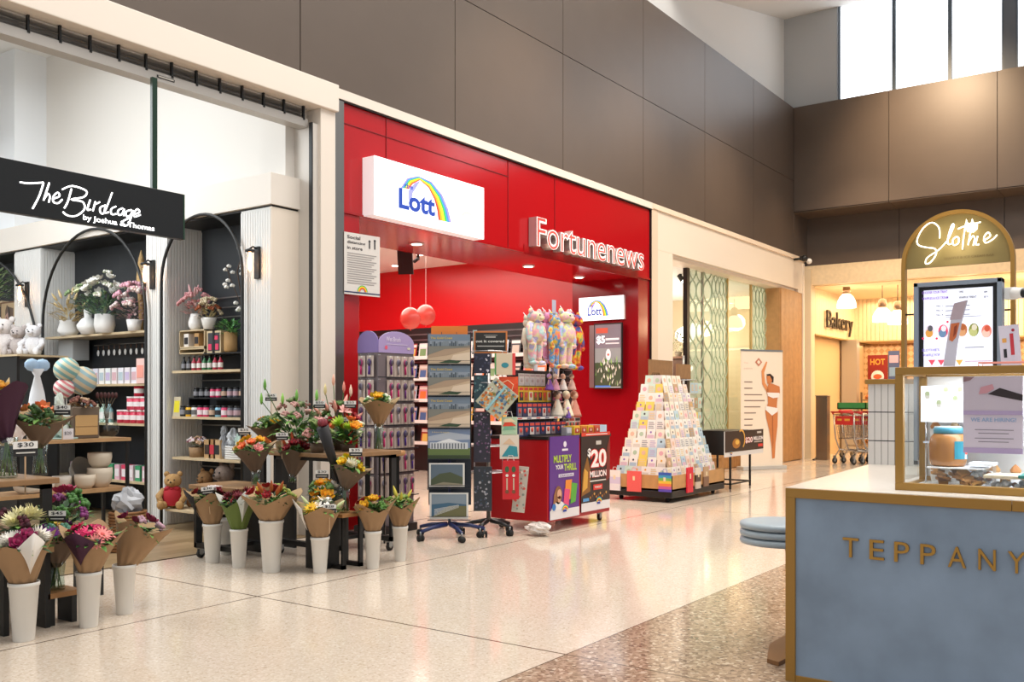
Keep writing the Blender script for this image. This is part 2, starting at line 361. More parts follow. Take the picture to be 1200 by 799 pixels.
MB().box(6.36, 6.69, 4.215, 13.0, 6.95, 4.31, mat('#e8ddd0', .5)).build('trim_6', kind='structure')
MB().box(6.34, 7.0, 0, 6.5, 13.5, 3.7, REDW).build('wall_news_near', kind='structure')
b = MB(); b.box(12.9, 7.9, 2.58, 13.0, 13.5, 3.7, REDW); b.box(12.9, 7.9, 0, 13.0, 13.5, 2.58, mat('#1c1b1c', .5))
for k in range(12): b.box(12.89, 7.95, 1.35 + k * .1, 12.9, 13.4, 1.375 + k * .1, mat('#77797c', .3, .6))
b.build('wall_news_far', kind='structure')
MB().box(6.34, 13.5, 0, 13.0, 13.6, 3.7, mat('#d0242a', .4)).build('wall_news_rear', kind='structure')
MB().box(6.34, 7.9, 3.66, 13.0, 13.6, 3.75, mat('#f0eeea', .7)).build('ceiling_news_shop', kind='structure')
# downlights
LAMP = mat('#fff4e2', .5, emit=9)
def downlight(x, y, z, label, grp=None):
    b = MB(); b.lathe([(.085, 0), (.085, .012), (.06, .014)], (0, 0, -.012), WHITE, 16); b.lathe([(.06, -.003), (.06, 0)], (0, 0, -.012), LAMP, 16)
    b.build('downlight', None, (x, y, z), 0, label, 'light', grp)
for i, (x, y) in enumerate(((7.0, 7.3), (8.3, 7.35), (10.6, 7.35), (12.0, 7.4))):
    downlight(x, y, 3.12, ORD[i] + ' round downlight along the glossy red entrance soffit, counted from the grey post', 'entrance downlights')
dn = [(446, 323), (447, 341), (503, 322), (516, 325), (493, 337), (556, 318), (578, 337)]
for i, (x, y) in enumerate(((8.3, 10.4), (9.2, 12.2), (10.4, 9.6), (11.6, 10.2), (11.0, 12), (11.8, 8.8), (12.3, 11.4), (11.9, 12.8), (10.0, 11.2), (12.2, 9.6))):
    downlight(x, y, 3.66, 'small round downlight in the white shop ceiling, %s from the entrance' % ORD[i], 'shop ceiling downlights')

# ------------------------------------------------------------------ salon front
b = MB(); b.box(13.0, 6.72, 3.62, 20.06, 6.8, 4.31, CREAM); b.box(13.0, 6.72, 0, 13.76, 6.8, 3.62, CREAM); b.box(12.99, 6.69, 4.23, 20.08, 6.8, 4.31, mat('#ecd9c2', .5))
b.box(13.0, 6.8, 3.56, 20.06, 7.15, 3.62, CREAM); b.box(13.7, 6.8, 0, 13.76, 7.15, 3.56, CREAM); b.box(19.74, 6.72, 3.55, 20.06, 6.8, 3.62, CREAM)
b.box(13.0, 6.71, 0, 13.22, 6.73, 4.23, mat('#dcc9b2', .5))
b.build('wall_salon_front', kind='structure', bevel=.004)
W1 = mat('#b98a58', .5, noise=.1, nscale=10)
b = MB(); b.box(18.72, 6.76, 0, 20.0, 7.1, 3.56, W1)
for k in range(20): b.box(18.74 + k * .064, 6.73, .01, 18.79 + k * .064, 6.77, 3.56, W1)
b.box(15.05, 6.98, 0, 18.72, 7.12, .47, W1)
for k in range(57): b.box(15.06 + k * .064, 6.955, .01, 15.11 + k * .064, 6.985, .46, W1)
b.box(20.0, 6.7, 0, 20.08, 6.9, 4.2, CREAM)
b.build('trim_7', kind='structure')
MB().box(13, 10.4, 0, 20.3, 10.5, 3.6, mat('#d8d2ca', .6)).box(20.2, 7.15, 0, 20.3, 10.4, 3.6, mat('#d8c8a8', .6)).build('wall_salon_rear', kind='structure')
MB().box(13, 7.15, 3.6, 20.3, 10.5, 3.7, mat('#ece8e2', .7)).build('ceiling_salon', kind='structure')
b = MB(); b.box(14.93, 7.02, .0, 15.03, 7.1, 3.56, BLACK); b.box(15.03, 7.04, .47, 18.72, 7.07, .5, STEEL); b.box(15.62, 7.03, .5, 15.64, 7.08, 3.56, STEEL)
b.box(16.72, 7.03, .5, 16.75, 7.08, 3.56, mat('#b59a62', .4, .4)); b.box(17.9, 7.03, .5, 17.93, 7.08, 3.56, mat('#b59a62', .4, .4)); b.build('window_frame_salon', kind='structure')
t = thing('window_7', None, None, (0, 7.05, 0)); t['kind'] = 'structure'
o = MB().box(15.03, 0, .5, 18.72, .008, 3.56, glass_mat('#eef4ee', .1)).build('window_glass', t); o['kind'] = 'structure'
LAT = mat('#9fae94', .6); FRO = mat('#ccd4c4', .7)
b = MB()
def lattice(x0, x1, z0, z1, nc, ph, r):
    wd = (x1 - x0) / nc; n = int((z1 - z0) / (ph / 10))
    for c in range(nc):
        xc = x0 + wd * (c + .5)
        for sgn in (1, -1):
            q = 1 if c % 2 == 0 else -1
            pts = []
            for i in range(n + 1):
                z = z0 + (z1 - z0) * i / n; s_ = sin(pi * (z - z0) / ph + 0); s_ = math.copysign(abs(s_) ** .7, s_)
                pts.append((xc + sgn * q * wd * .5 * s_, -.012, z))
            b.tube(pts, r, LAT, 4)
lattice(15.63, 16.0, .5, 3.56, 1, .42, .014); lattice(16.0, 16.7, .5, 3.56, 4, .3, .010); lattice(17.95, 18.7, .5, 3.56, 4, .3, .010); lattice(15.05, 15.62, .5, 3.56, 2, .36, .012)
o = b.build('window_lattice', t); o['kind'] = 'structure'
def film_mat():
    m = bpy.data.materials.new('frosted_film'); m.use_nodes = True; nt = m.node_tree; nt.nodes.clear(); o_ = nt.nodes.new('ShaderNodeOutputMaterial'); mx = nt.nodes.new('ShaderNodeMixShader'); m2 = nt.nodes.new('ShaderNodeMixShader')
    tr = nt.nodes.new('ShaderNodeBsdfTransparent'); tl = nt.nodes.new('ShaderNodeBsdfTranslucent'); df = nt.nodes.new('ShaderNodeBsdfDiffuse'); tl.inputs[0].default_value = lin('#f2f4ea'); df.inputs[0].default_value = lin('#e4e8dc')
    m2.inputs[0].default_value = .4; nt.links.new(tl.outputs[0], m2.inputs[1]); nt.links.new(df.outputs[0], m2.inputs[2]); mx.inputs[0].default_value = .78; nt.links.new(tr.outputs[0], mx.inputs[1]); nt.links.new(m2.outputs[0], mx.inputs[2]); nt.links.new(mx.outputs[0], o_.inputs[0]); return m
FILM = film_mat()
for fa, fb in ((15.05, 15.6), (15.65, 16.7), (17.95, 18.7)): o = MB().add([(fa, .02, .5), (fb, .02, .5), (fb, .02, 3.54), (fa, .02, 3.54)], [(0, 1, 2, 3)], FILM).build('frosted_film', t); o['kind'] = 'structure'
for i, (x, y, z, r) in enumerate(((16.3, 8.2, 3.0, .2), (17.6, 8.3, 2.6, .22), (18.5, 8.6, 2.75, .22), (16.9, 9.3, 2.2, .13), (17.0, 8.0, 1.9, .12))):
    lt_ = thing('pendant_lamp', 'glowing round salon pendant lamp behind patterned glass, %s from the entrance door' % ORD[i], 'lamp', (x, y, z), group='salon pendant lamps')
    MB().ball((0, 0, 0), (r, r, r * .75), mat('#fff3dd', .5, emit=5), 16).build('glass_globe', lt_); MB().cyl((0, 0, r * .7), (0, 0, 3.6 - z), .006, BLACK, 6).build('cord', lt_)

# ------------------------------------------------------------------ bakery shell
BW = mat('#e2cba6', .5, noise=.06, nscale=14)
b = MB(); b.box(20.3, -4, 3.75, 20.5, 6.78, 4.17, BW); b.box(20.25, 6.62, 0, 20.5, 6.78, 4.1, mat('#d8c3a2', .5)); b.build('wall_bakery_front', kind='structure')
MB().box(20.5, -4, 3.74, 26, 7.0, 3.85, mat('#e8d4b0', .6)).build('ceiling_bakery', kind='structure')
b = MB(); b.box(20.5, 6.72, 2.71, 23.9, 6.9, 3.75, BW)
for k in range(34): b.box(20.5 + k * .1, 6.7, 2.71, 20.59 + k * .1, 6.73, 3.75, BW)
b.box(23.83, -4, 2.71, 24.0, 6.72, 3.75, BW)
for k in range(106): b.box(23.8, 6.7 - k * .1, 2.71, 23.84, 6.61 - k * .1, 3.75, BW)
b.box(20.5, 6.6, 2.69, 25.2, 6.9, 2.715, mat('#b5915e', .5)); b.box(23.8, -4, 2.69, 25.2, 6.72, 2.715, mat('#c9a774', .5))
b.build('wall_bakery_bulkhead', kind='structure')
def tile_material():
    m = bpy.data.materials.new('patterned_tiles'); m.use_nodes = True; nt = m.node_tree; N = nt.nodes; L = nt.links; bb = N['Principled BSDF']
    tc = N.new('ShaderNodeTexCoord'); mp = N.new('ShaderNodeMapping'); mp.inputs['Rotation'].default_value = (radians(45), 0, 0); L.new(tc.outputs['Object'], mp.inputs['Vector'])
    ck = N.new('ShaderNodeTexChecker'); ck.inputs['Scale'].default_value = 9; L.new(mp.outputs[0], ck.inputs['Vector'])
    ck.inputs['Color1'].default_value = lin('#d8b183'); ck.inputs['Color2'].default_value = lin('#b98a58'); L.new(ck.outputs[0], bb.inputs['Base Color']); bb.inputs['Roughness'].default_value = .35; return m
MB().box(25.0, -4, 0, 25.1, 7.0, 2.71, tile_material()).build('wall_bakery_rear', kind='structure')
MB().box(20.4, 6.8, 0, 25.1, 6.9, 2.71, mat('#cfae7e', .5)).build('wall_bakery_side', kind='structure')
MB().box(22.9, 6.4, 0, 23.15, 6.75, 2.7, mat('#b8b2a8', .3, .6)).build('wall_bakery_column', kind='structure')

# ================================================================== shop signs
YS = 6.62
def mapY(x, y, Y, sx=1, ox=0, oy=0): p = onY(ox + x / sx, oy + y / sx, Y); return (p.x, p.z)
SIGNK = mat('#060607', .32)
t = thing('hanging_sign', 'long black hanging sign with white script lettering over the flower shop', 'sign', (3.2, YS + .05, 2.6))
MB().box(-2.4, 0, 0, 1.47, .06, .37, SIGNK).box(1.47, 0, 0, 1.485, .06, .37, mat('#1d3b28', .2)).build('sign_board', t, bevel=.003)
for hx in (1.2, -1.6): MB().box(hx, .02, .37, hx + .045, .05, 1.26, mat('#15301f', .25)).build('hanging_post', t)
b = MB(); b.frame((-3.2, -.003, -2.6), (1, 0, 0), (0, 0, 1)); NEON = mat('#ffffff', .5, emit=2.6)
BC = [[(68, 632), (100, 636), (150, 633)], [(150, 635), (135, 680), (112, 724)], [(170, 634), (150, 695)], [(152, 690), (165, 672), (172, 682), (168, 702)], [(181, 690), (205, 681), (200, 668), (185, 680), (184, 700), (200, 705), (215, 692)],
      [(247, 655), (234, 700), (222, 722)], [(215, 657), (250, 645), (298, 662), (290, 683), (246, 692), (285, 700), (292, 725), (265, 748), (235, 748), (217, 735)], [(312, 693), (302, 727), (314, 726)], [(330, 699), (321, 732)], [(327, 710), (345, 701)],
      [(365, 712), (347, 720), (348, 738), (362, 735), (388, 668)], [(366, 712), (362, 737), (376, 736)], [(401, 716), (385, 725), (386, 743), (402, 742)], [(425, 722), (409, 730), (410, 745), (421, 743), (430, 725)], [(430, 725), (428, 749)],
      [(455, 728), (437, 734), (438, 750), (450, 748), (460, 730), (446, 775), (429, 783), (425, 768), (450, 755)], [(463, 744), (483, 736), (476, 725), (464, 738), (466, 752), (486, 745)]]
for s_ in BC: b.stroke([mapY(x, y, YS + .05, 2.96) for x, y in s_], .0058, NEON, 6)
p0 = mapY(97, 257.5, YS + .05); p1 = mapY(180.5, 268, YS + .05)
b.txt('by Joshua & Thomas', p0[0], p0[1] - .012, p1[0] - p0[0], .052, NEON, 2, .01)
b.build('lettering', t)

RAIN = ['#e8402f', '#f39a1f', '#f7dd2c', '#36b04a', '#3f7fd6', '#8b7fd8']
def lott_logo(b, W, H, lit=1.6):
    def nv(x, y):
        f = (x - 162) / 356; top = 200 + 102 * f; bot = 392 + 76 * f; return (f * W, (bot - y) / (bot - top) * H)
    outer = [(238, 302), (258, 270), (292, 262), (335, 280), (370, 322), (390, 368), (401, 413)]; inner = [(262, 306), (276, 288), (298, 276), (325, 300), (344, 338), (353, 372), (357, 404)]
    for i, c in enumerate(RAIN):
        a = i / 6; d = (i + 1) / 6; pts = []
        L_ = [nv(inner[k][0] + (outer[k][0] - inner[k][0]) * a, inner[k][1] + (outer[k][1] - inner[k][1]) * a) for k in range(7)]
        R_ = [nv(inner[k][0] + (outer[k][0] - inner[k][0]) * d, inner[k][1] + (outer[k][1] - inner[k][1]) * d) for k in range(7)]
        for k in range(6): b.pg([L_[k], L_[k + 1], R_[k + 1], R_[k]], mat(c, .5, emit=lit * .55), 2)
    b.pg([nv(262, 340), nv(262, 310), nv(280, 286), nv(300, 277), nv(288, 296), nv(275, 318), nv(272, 340)], mat('#8b8fe0', .5, emit=lit * .5), 3)
    q0 = nv(232, 366); q1 = nv(346, 398); BL = mat('#1c3f9c', .5, emit=lit * .4)
    b.txt('Lott', q0[0], q0[1] - .01 * H, q1[0] - q0[0], .36 * H, BL, 4, .035 if W > 1 else .02)
    b.txt('the', nv(249, 307)[0], .52 * H + .07 * H, .075 * W, .085 * H, BL, 4, .02)
    for k in range(4): b.arc(.83 * W, .24 * H, (.055 + .006 * k) * W, (.061 + .006 * k) * W, 20, 150, mat(('#f2c6c0', '#f3dcae', '#bfe3c4', '#b9cdef')[k], .5, emit=lit * .5), 2)
    b.txt('Golden', .76 * W, .2 * H, .1 * W, .06 * H, mat('#8f9fb8', .5, emit=lit * .4), 3); b.txt('Casket', .78 * W, .12 * H, .1 * W, .06 * H, mat('#8f9fb8', .5, emit=lit * .4), 3)
LITW = mat('#f7faff', .5, emit=1.25)
x0 = onY(438.8, 200, 6.56); x1 = onY(567.3, 250, 6.56); zt = (onY(438.8, 182.6, 6.56).z + onY(567.3, 219.6, 6.56).z) / 2; zb = (onY(438.8, 252, 6.56).z + onY(567.3, 280, 6.56).z) / 2
t = thing('lottery_sign', 'large lit white box sign with a rainbow logo on the red fascia', 'sign', (x0.x, 6.56, zb)); W_, H_ = x1.x - x0.x, zt - zb
MB().box(0, .004, 0, W_, .168, H_, mat('#f3eeee', .35, emit=.35)).build('light_box', t, bevel=.004)
b = MB().frame((0, .003, 0), (1, 0, 0), (0, 0, 1)); b.rect(0, 0, W_, H_, LITW, 0); lott_logo(b, W_, H_); b.build('sign_face', t)
# small one on the return wall
a0 = onX(678.5, 348.4, 12.56); a1 = onX(730.8, 347.2, 12.56); zb = onX(704, 375, 12.56).z; zt = onX(704, 347.5, 12.56).z
t = thing('lottery_sign', 'small lit white box sign with a rainbow logo above the upright screen', 'sign', (12.56, a0.y, zb)); W_, H_ = a0.y - a1.y, zt - zb
MB().box(.004, 0, 0, .05, -W_, H_, mat('#eeeeee', .4)).build('light_box', t)
b = MB().frame((.003, 0, 0), (0, -1, 0), (0, 0, 1)); b.rect(0, 0, W_, H_, LITW, 0); lott_logo(b, W_, H_, 1.4); b.build('sign_face', t)
# channel letters
q0 = onY(630.5, 288, 6.58); q1 = onY(756, 315, 6.58); q2 = onY(630.5, 253.4, 6.58)
t = thing('channel_letters', 'raised silver shop name letters with red neon faces on red fascia', 'sign', (q0.x, 6.58, q0.z)); t2 = q1.x - q0.x; hh = q2.z - q0.z
b = MB().frame((0, .02, 0), (1, 0, 0), (0, 0, 1)); b.txt('Fortunenews', 0, 0, t2, hh, mat('#f2e6e4', .4, emit=.55), 0, .022, .001); b.build('letter_faces', t)
b = MB().frame((0, .14, 0), (1, 0, 0), (0, 0, 1)); b.txt('Fortunenews', 0, 0, t2, hh, mat('#b9b2b0', .3, .3), 0, .022, .12, mat('#c9c4c2', .25, .6)); b.build('letter_returns', t)
b = MB().frame((0, .018, 0), (1, 0, 0), (0, 0, 1)); b.txt('Fortunenews', .012, .006, t2 - .024, hh - .012, mat('#e8433a', .5, emit=.9), 1, -.012); b.build('neon_lines', t)
b = MB(); b.box(-.1, .14, -.1, 2.9, .145, .02, mat('#a00d14', .25)); b.build('mounting_rail', t)
# upright screen on the return
SCR = 12.5
a0 = onX(696, 378.4, SCR); a1 = onX(729, 379, SCR); zb = onX(712, 455.5, SCR).z; zt = onX(712, 378.6, SCR).z; al = onX(684, 420, SCR)
t = thing('advertising_screen', 'upright black screen showing a garden advert on the red return wall', 'screen', (SCR, a0.y, zb)); W_, H_ = a0.y - a1.y, zt - zb
MB().box(0, 0, 0, .03, -W_, H_, BLACK).box(.03, .1, .02, .11, -W_ + .05, H_ - .02, mat('#8f8f90', .3, .7)).build('screen_housing', t, bevel=.003)
b = MB().frame((-.001, 0, 0), (0, -1, 0), (0, 0, 1)); e = .38; I_ = lambda c, k=1: mat(c, .4, emit=e * k)
b.rect(.02, .02, W_ - .02, H_ - .02, I_('#8a8f90', .7), 0); b.rect(.02, H_ * .62, W_ - .02, H_ - .02, I_('#77707a', .9), 1); b.rect(.02, .02, W_ - .02, H_ * .4, I_('#3c4a34', .6), 1)
rr = random.Random(3)
for k in range(60):
    u = rr.uniform(.03, W_ - .03); v = rr.uniform(.06, H_ * .45); b.pg([(u - .01, v), (u, v - .03), (u + .01, v), (u + rr.uniform(-.03, .03), v + .06)], I_(rr.choice(['#5f8f3a', '#8fb060', '#2f4a24', '#c9c2b2', '#e6e2d6', '#77706a']), .8), 2)
b.disc(W_ * .52, H_ * .52, .045, I_('#d9d9dd'), 3, 12, .09); b.disc(W_ * .52, H_ * .52, .018, I_('#b5543a'), 4)
b.txt('$5', W_ * .1, H_ * .68, W_ * .3, H_ * .13, I_('#ffffff', 2.4), 3, .03); b.rect(W_ * .42, H_ * .74, W_ * .9, H_ * .77, I_('#d8d4d6', 1.5), 3); b.rect(W_ * .42, H_ * .68, W_ * .9, H_ * .7, I_('#d8d4d6'), 3); b.rect(W_ * .08, H_ * .85, W_ * .5, H_ * .93, I_('#c0503c'), 3); b.rect(W_ * .05, .025, W_ * .6, .05, I_('#3a6fc0'), 3); b.rect(.02, .02, W_ - .02, .03, I_('#d0d0d0'), 2)
b.build('screen_image', t)
# notice on the near upright
n0 = onY(402.5, 272, 6.7); n1 = onY(440, 340, 6.7); zt = (onY(402.5, 271, 6.7).z + n1.z * 0 + onY(440, 279, 6.7).z) / 2; zb = (onY(402.5, 346, 6.7).z + onY(440, 347, 6.7).z) / 2
t = thing('notice_poster', 'white notice poster with dark lower edge taped to the red upright', 'poster', (n0.x, 6.69, zb), rz=radians(-7)); W_, H_ = n1.x - n0.x, zt - zb
MB().box(0, 0, 0, W_, .006, H_, mat('#ddd8d2', .6)).build('sheet', t)
b = MB().frame((0, -.001, 0), (1, 0, 0), (0, 0, 1)); DK = mat('#39363a', .6); GY = mat('#a09a97', .6)
b.rect(0, .03 * H_, W_, .05 * H_, mat('#26365c'), 1); b.txt('Social', .08 * W_, .9 * H_, .36 * W_, .055 * H_, DK, 1, .02); b.txt('distancing', .08 * W_, .81 * H_, .5 * W_, .06 * H_, DK, 1, .02); b.txt('in store', .08 * W_, .73 * H_, .42 * W_, .05 * H_, DK, 1, .02)
for k in range(14): b.rect(.08 * W_, (.66 - k * .037) * H_, (.9 - .07 * (k % 3)) * W_, (.675 - k * .037) * H_, GY, 1)
b.disc(.7 * W_, .9 * H_, .03 * W_, DK); b.disc(.85 * W_, .92 * H_, .03 * W_, DK); b.rect(.68 * W_, .78 * H_, .72 * W_, .88 * H_, DK); b.rect(.83 * W_, .78 * H_, .87 * W_, .9 * H_, DK)
for k in range(4): b.arc(.5 * W_, .06 * H_, (.06 + .02 * k) * W_, (.08 + .02 * k) * W_, 0, 180, mat(RAIN[k]), 2)
b.build('print', t)

# sconces on the niche pillars, arches
def sconce(y, z, where):
    t = thing('wall_sconce', 'black wall sconce with glass cylinder and glowing bulb on ' + where, 'lamp', (5.745, y, z), group='wall sconces')
    MB().box(-.012, -.035, -.15, .012, .035, .15, BLACK).build('back_plate', t, bevel=.003)
    MB().tube([(-.01, 0, .13), (-.05, 0, .145), (-.085, 0, .12)], .008, BLACK, 8).lathe([(.045, 0), (.045, .02), (.02, .03)], (-.085, 0, .09), BLACK, 16).build('arm', t)
    MB().lathe([(.045, -.16), (.045, .09)], (-.085, 0, 0), glass_mat('#ffffff', .1), 18, caps=False).build('glass_shade', t)
    MB().lathe([(.006, -.09), (.02, -.07), (.024, 0), (.012, .07), (.012, .09)], (-.085, 0, 0), mat('#ffb070', .5, emit=7), 12).build('bulb', t)
    l = light('sconce_glow', 'POINT', (5.66, y, z - .02), 5, (1, .6, .3), .03); return t
sconce(onX(303, 308, 5.76).y, onX(303, 308, 5.76).z, 'the niche pillar nearest the entrance')
sconce(onX(180, 322, 5.76).y, onX(180, 322, 5.76).z, 'the middle niche pillar')
sconce(onX(33, 345, 5.76).y, onX(33, 345, 5.76).z, 'the farthest pillar')
def arch(y0, y1, ztop, label):
    c = (y0 + y1) / 2; r = (y1 - y0) / 2; zs = ztop - r; n = 24
    pts = [(0, -r, 0), (0, -r, zs * .5)] + [(0, -r * cos(pi * k / n), zs + r * sin(pi * k / n)) for k in range(n + 1)] + [(0, r, zs * .5), (0, r, 0)]
    MB().tube(pts, .016, BLACK, 8).build('niche_arch', None, (5.71, c, .004), 0, label, 'arch', 'black niche arches')
arch(onX(284, 400, 5.71).y, onX(189, 400, 5.71).y, onX(240, 251, 5.71).z, 'thin black metal arch around the niche nearest the shop entrance')
arch(onX(171, 400, 5.71).y, onX(50, 400, 5.71).y, onX(112, 268, 5.71).z, 'thin black metal arch around the wide middle niche with white vases')
arch(onX(45, 400, 5.71).y, 13.75, 3.05, 'thin black metal arch around the farthest niche behind the greenery')

# ================================================================== kiosk
BLUE = mat('#8b9fb6', .55, noise=.17, nscale=3.2, bump=.08); GOLDM = mat('#a67d3a', .4, .3); QUARTZ = mat('#dcd3c8', .25, noise=.02, nscale=30)
KX = 4.26
t = thing('kiosk_counter', 'pale blue plaster kiosk counter with brass trim and raised brass lettering', 'counter', (KX, 1.51, 0))
b = MB(); b.add([(.02, -.02, 0), (1.82, .09, 0), (1.82, -2.6, 0), (.02, -2.6, 0), (.02, -.02, .86), (1.82, .09, .86), (1.82, -2.6, .86), (.02, -2.6, .86)], [(0, 1, 2, 3), (7, 6, 5, 4), (0, 4, 5, 1), (1, 5, 6, 2), (3, 2, 6, 7), (0, 3, 7, 4)], BLUE); b.build('counter_body', t)
MB().box(.008, -.044, .03, .03, -2.6, .845, BLUE).build('front_panel', t)
MB().box(-.004, -.045, 0, .03, 0, .845, GOLDM).box(-.004, 0, .845, .03, -.93, .888, GOLDM).box(-.004, -.932, .845, .03, -2.6, .888, GOLDM).box(0, -.045, 0, .04, -2.6, .03, GOLDM).build('brass_frame', t, bevel=.002)
b = MB(); vs = [(0, 0), (1.82, .11), (1.82, -2.6), (0, -2.6)]; b.add([(x, y, z) for z in (.872, .8905) for x, y in vs], [(3, 2, 1, 0), (4, 5, 6, 7), (0, 1, 5, 4), (1, 2, 6, 5), (2, 3, 7, 6), (3, 0, 4, 7)], QUARTZ); b.build('counter_top', t)
for ch, xa, xb in (('T', 987.7, 1006), ('E', 1019, 1036), ('P', 1048, 1065.5), ('P', 1078.5, 1096.5), ('A', 1111, 1132), ('N', 1146.5, 1167), ('Y', 1181, 1202), ('A', 1216, 1240), ('K', 1258, 1280), ('I', 1300, 1305)):
    ya = 1.51 - onX(xa, 640, KX).y; yb = 1.51 - onX(xb, 640, KX).y; MB().frame((.008, 0, 0), (0, -1, 0), (0, 0, 1)).txt(ch, ya, .597, yb - ya, .086, mat('#b58a40', .35, .5), 0, .0, .012, mat('#8a6428', .4, .5)).build('brass_letter', t)
# tiled upstand with its cap
t = thing('tiled_upstand', 'white vertical tile upstand with black grout and brass cap on kiosk', 'partition', (6.08, 1.63, .89))
b = MB(); b.box(.006, -.003, 0, .35, -2.7, .5, mat('#26262a', .6)); 
for i in range(62):
    for j in range(3): b.box(0, -.002 - i * .04, max(0, .003 + j * .178 - .03), .008, -.039 - i * .04, min(.5, .145 + j * .178), mat('#dedad6', .2))
for j in range(3): b.box(.012, -.004, max(0, .003 + j * .178 - .03), .33, .002, min(.5, .145 + j * .178), mat('#dedad6', .2))
b.build('tile_facing', t); MB().box(-.015, .015, .5, .37, -2.7, .53, GOLDM).build('brass_cap', t, bevel=.002)
# arch sign
ya, yb = onX(1056, 400, 6.2).y, onX(1189, 400, 6.2).y; zc = 2.13; r = (ya - yb) / 2; yc = (ya + yb) / 2
t = thing('arch_sign', 'brass arch sign with glowing white neon script above the kiosk', 'sign', (6.2, yc, 1.42))
n = 26; b = MB(); prof = [(-r, 0), (-r, zc - 1.42)] + [(-r * cos(pi * k / n), zc - 1.42 + r * sin(pi * k / n)) for k in range(1, n)] + [(r, zc - 1.42), (r, 0)]
def ribbon(b, prof, wd, x0, x1, mt):
    inn = []
    for i, (y, z) in enumerate(prof):
        a = Vector(prof[max(i - 1, 0)]); c = Vector(prof[min(i + 1, len(prof) - 1)]); d = (c - a).normalized(); nrm = Vector((d.y, -d.x)); inn.append((y + nrm.x * wd, z + nrm.y * wd))
    L_ = len(prof); vs = []
    for (y, z), (y2, z2) in zip(prof, inn): vs += [(x0, y, z), (x1, y, z), (x1, y2, z2), (x0, y2, z2)]
    fs = []
    for i in range(L_ - 1):
        for k in range(4): fs.append((i * 4 + k, i * 4 + (k + 1) % 4, i * 4 + 4 + (k + 1) % 4, i * 4 + 4 + k))
    fs += [(3, 2, 1, 0), tuple((L_ - 1) * 4 + k for k in range(4))]; b.add(vs, fs, mt)
ribbon(b, prof, .022, 0, .06, GOLDM); b.build('arch_tube', t)
b = MB(); pan = [(-r + .02, zc - 1.44)] + [(-(r - .02) * cos(pi * k / n), zc - 1.42 + (r - .02) * sin(pi * k / n)) for k in range(n + 1)] + [(r - .02, zc - 1.44)]
L_ = len(pan); b.add([(.02, y, z) for y, z in pan] + [(.04, y, z) for y, z in pan], [tuple(range(L_)), tuple(range(2 * L_ - 1, L_ - 1, -1))] + [(k, (k + 1) % L_, L_ + (k + 1) % L_, L_ + k) for k in range(L_)], mat('#857548', .5, .2)); b.build('sign_panel', t)
b = MB().frame((0, -yc, -1.42), (0, -1, 0), (0, 0, 1)); NB = mat('#fff6dc', .5, emit=3)
def mS(x, y): p = onX(1020 + x / 3.633, 220 + y / 3.633, 6.2); return (-p.y, p.z)
SL = [[(295, 215), (292, 170), (262, 148), (225, 172), (200, 218), (205, 244), (240, 254), (275, 260), (279, 285), (255, 318), (235, 322), (243, 297), (290, 265), (325, 228)], [(322, 236), (345, 190), (356, 158), (346, 160), (330, 215), (332, 240), (345, 238)], [(366, 208), (351, 222), (355, 244), (374, 236), (376, 214), (366, 208)],
      [(407, 150), (397, 210), (392, 262)], [(372, 176), (400, 164), (470, 146)], [(430, 168), (416, 244)], [(419, 230), (434, 206), (444, 214), (438, 246)], [(457, 205), (449, 240), (464, 241)], [(481, 226), (510, 206), (501, 190), (484, 210), (490, 234), (518, 222), (540, 200)]]
for s_ in SL: b.stroke([(mS(x, y)[0], mS(x, y)[1]) for x, y in s_], .0038, NB, 6)
b.pg([mS(*q) for q in ((406, 156), (408, 132), (417, 152), (428, 150), (434, 130), (442, 150), (458, 150), (456, 176), (440, 190), (412, 188))], NB, 3)
b.build('neon_lettering', t)
b = MB().frame((.018, -yc, -1.42), (0, -1, 0), (0, 0, 1)); q = mS(310, 305); q1 = mS(525, 292); b.txt('WAFFLE & ICE CREAM BAR', q[0], q[1], q1[0] - q[0], .014, mat('#6d5a30', .5), 1); b.build('small_lettering', t)
b = MB(); b.box(.02, -r, 1.98 - 1.42 - .16, .035, r, 1.98 - 1.42 - .15, BLACK); b.build('cross_rod', t)
light('neon_glow', 'POINT', (6.05, yc, 2.25), 2.2, (1, .85, .55), .08)

# glass cake case
CX, CY = 4.43, 1.07
t = thing('display_case', 'brass framed glass display case standing on the kiosk counter', 'display case', (CX, CY, .89)); D_, L_, H_ = .5, -1.75, .55; G = .034
b = MB()
for x in (0, D_ - G): b.box(x, 0, 0, x + G, L_, G, GOLDM); b.box(x, 0, H_ - G, x + G, L_, H_, GOLDM); b.box(x, 0, G, x + G, -G, H_ - G, GOLDM); b.box(x, L_ + G, G, x + G, L_, H_ - G, GOLDM)
for y in (0, L_ + G): b.box(G, y, 0, D_ - G, y - G, G * .5, GOLDM); b.box(G, y, H_ - G, D_ - G, y - G, H_, GOLDM)
b.build('brass_frame', t, bevel=.002)
MB().box(G, -G, H_ - .012, D_ - G, L_ + G, H_ - .004, mat('#e8ebef', .4)).build('top_panel', t)
MB().box(.01, -G, G, .014, L_ + G, H_ - G, glass_mat('#fbfdfd', .08)).build('front_glass', t); MB().box(G, -.012, G, D_ - G, -.008, H_ - G, glass_mat('#fbfdfd', .08)).build('side_glass', t)
MB().box(D_ - .02, -G, G, D_ - .012, L_ + G, H_ - G, mat('#eceae6', .3)).build('back_panel', t)
MB().box(G, -G, .0, D_ - G, L_ + G, .012, mat('#efeeec', .3)).build('base_panel', t)
MB().box(.06, -.06, H_ - .03, .09, L_ + .1, H_ - .014, mat('#ffffff', .5, emit=7)).build('light_strip', t)
light('case_glow', 'AREA', (CX + .2, CY - .6, .89 + H_ - .035), 8, (.95, .97, 1), .3, 1.0)
b = MB()
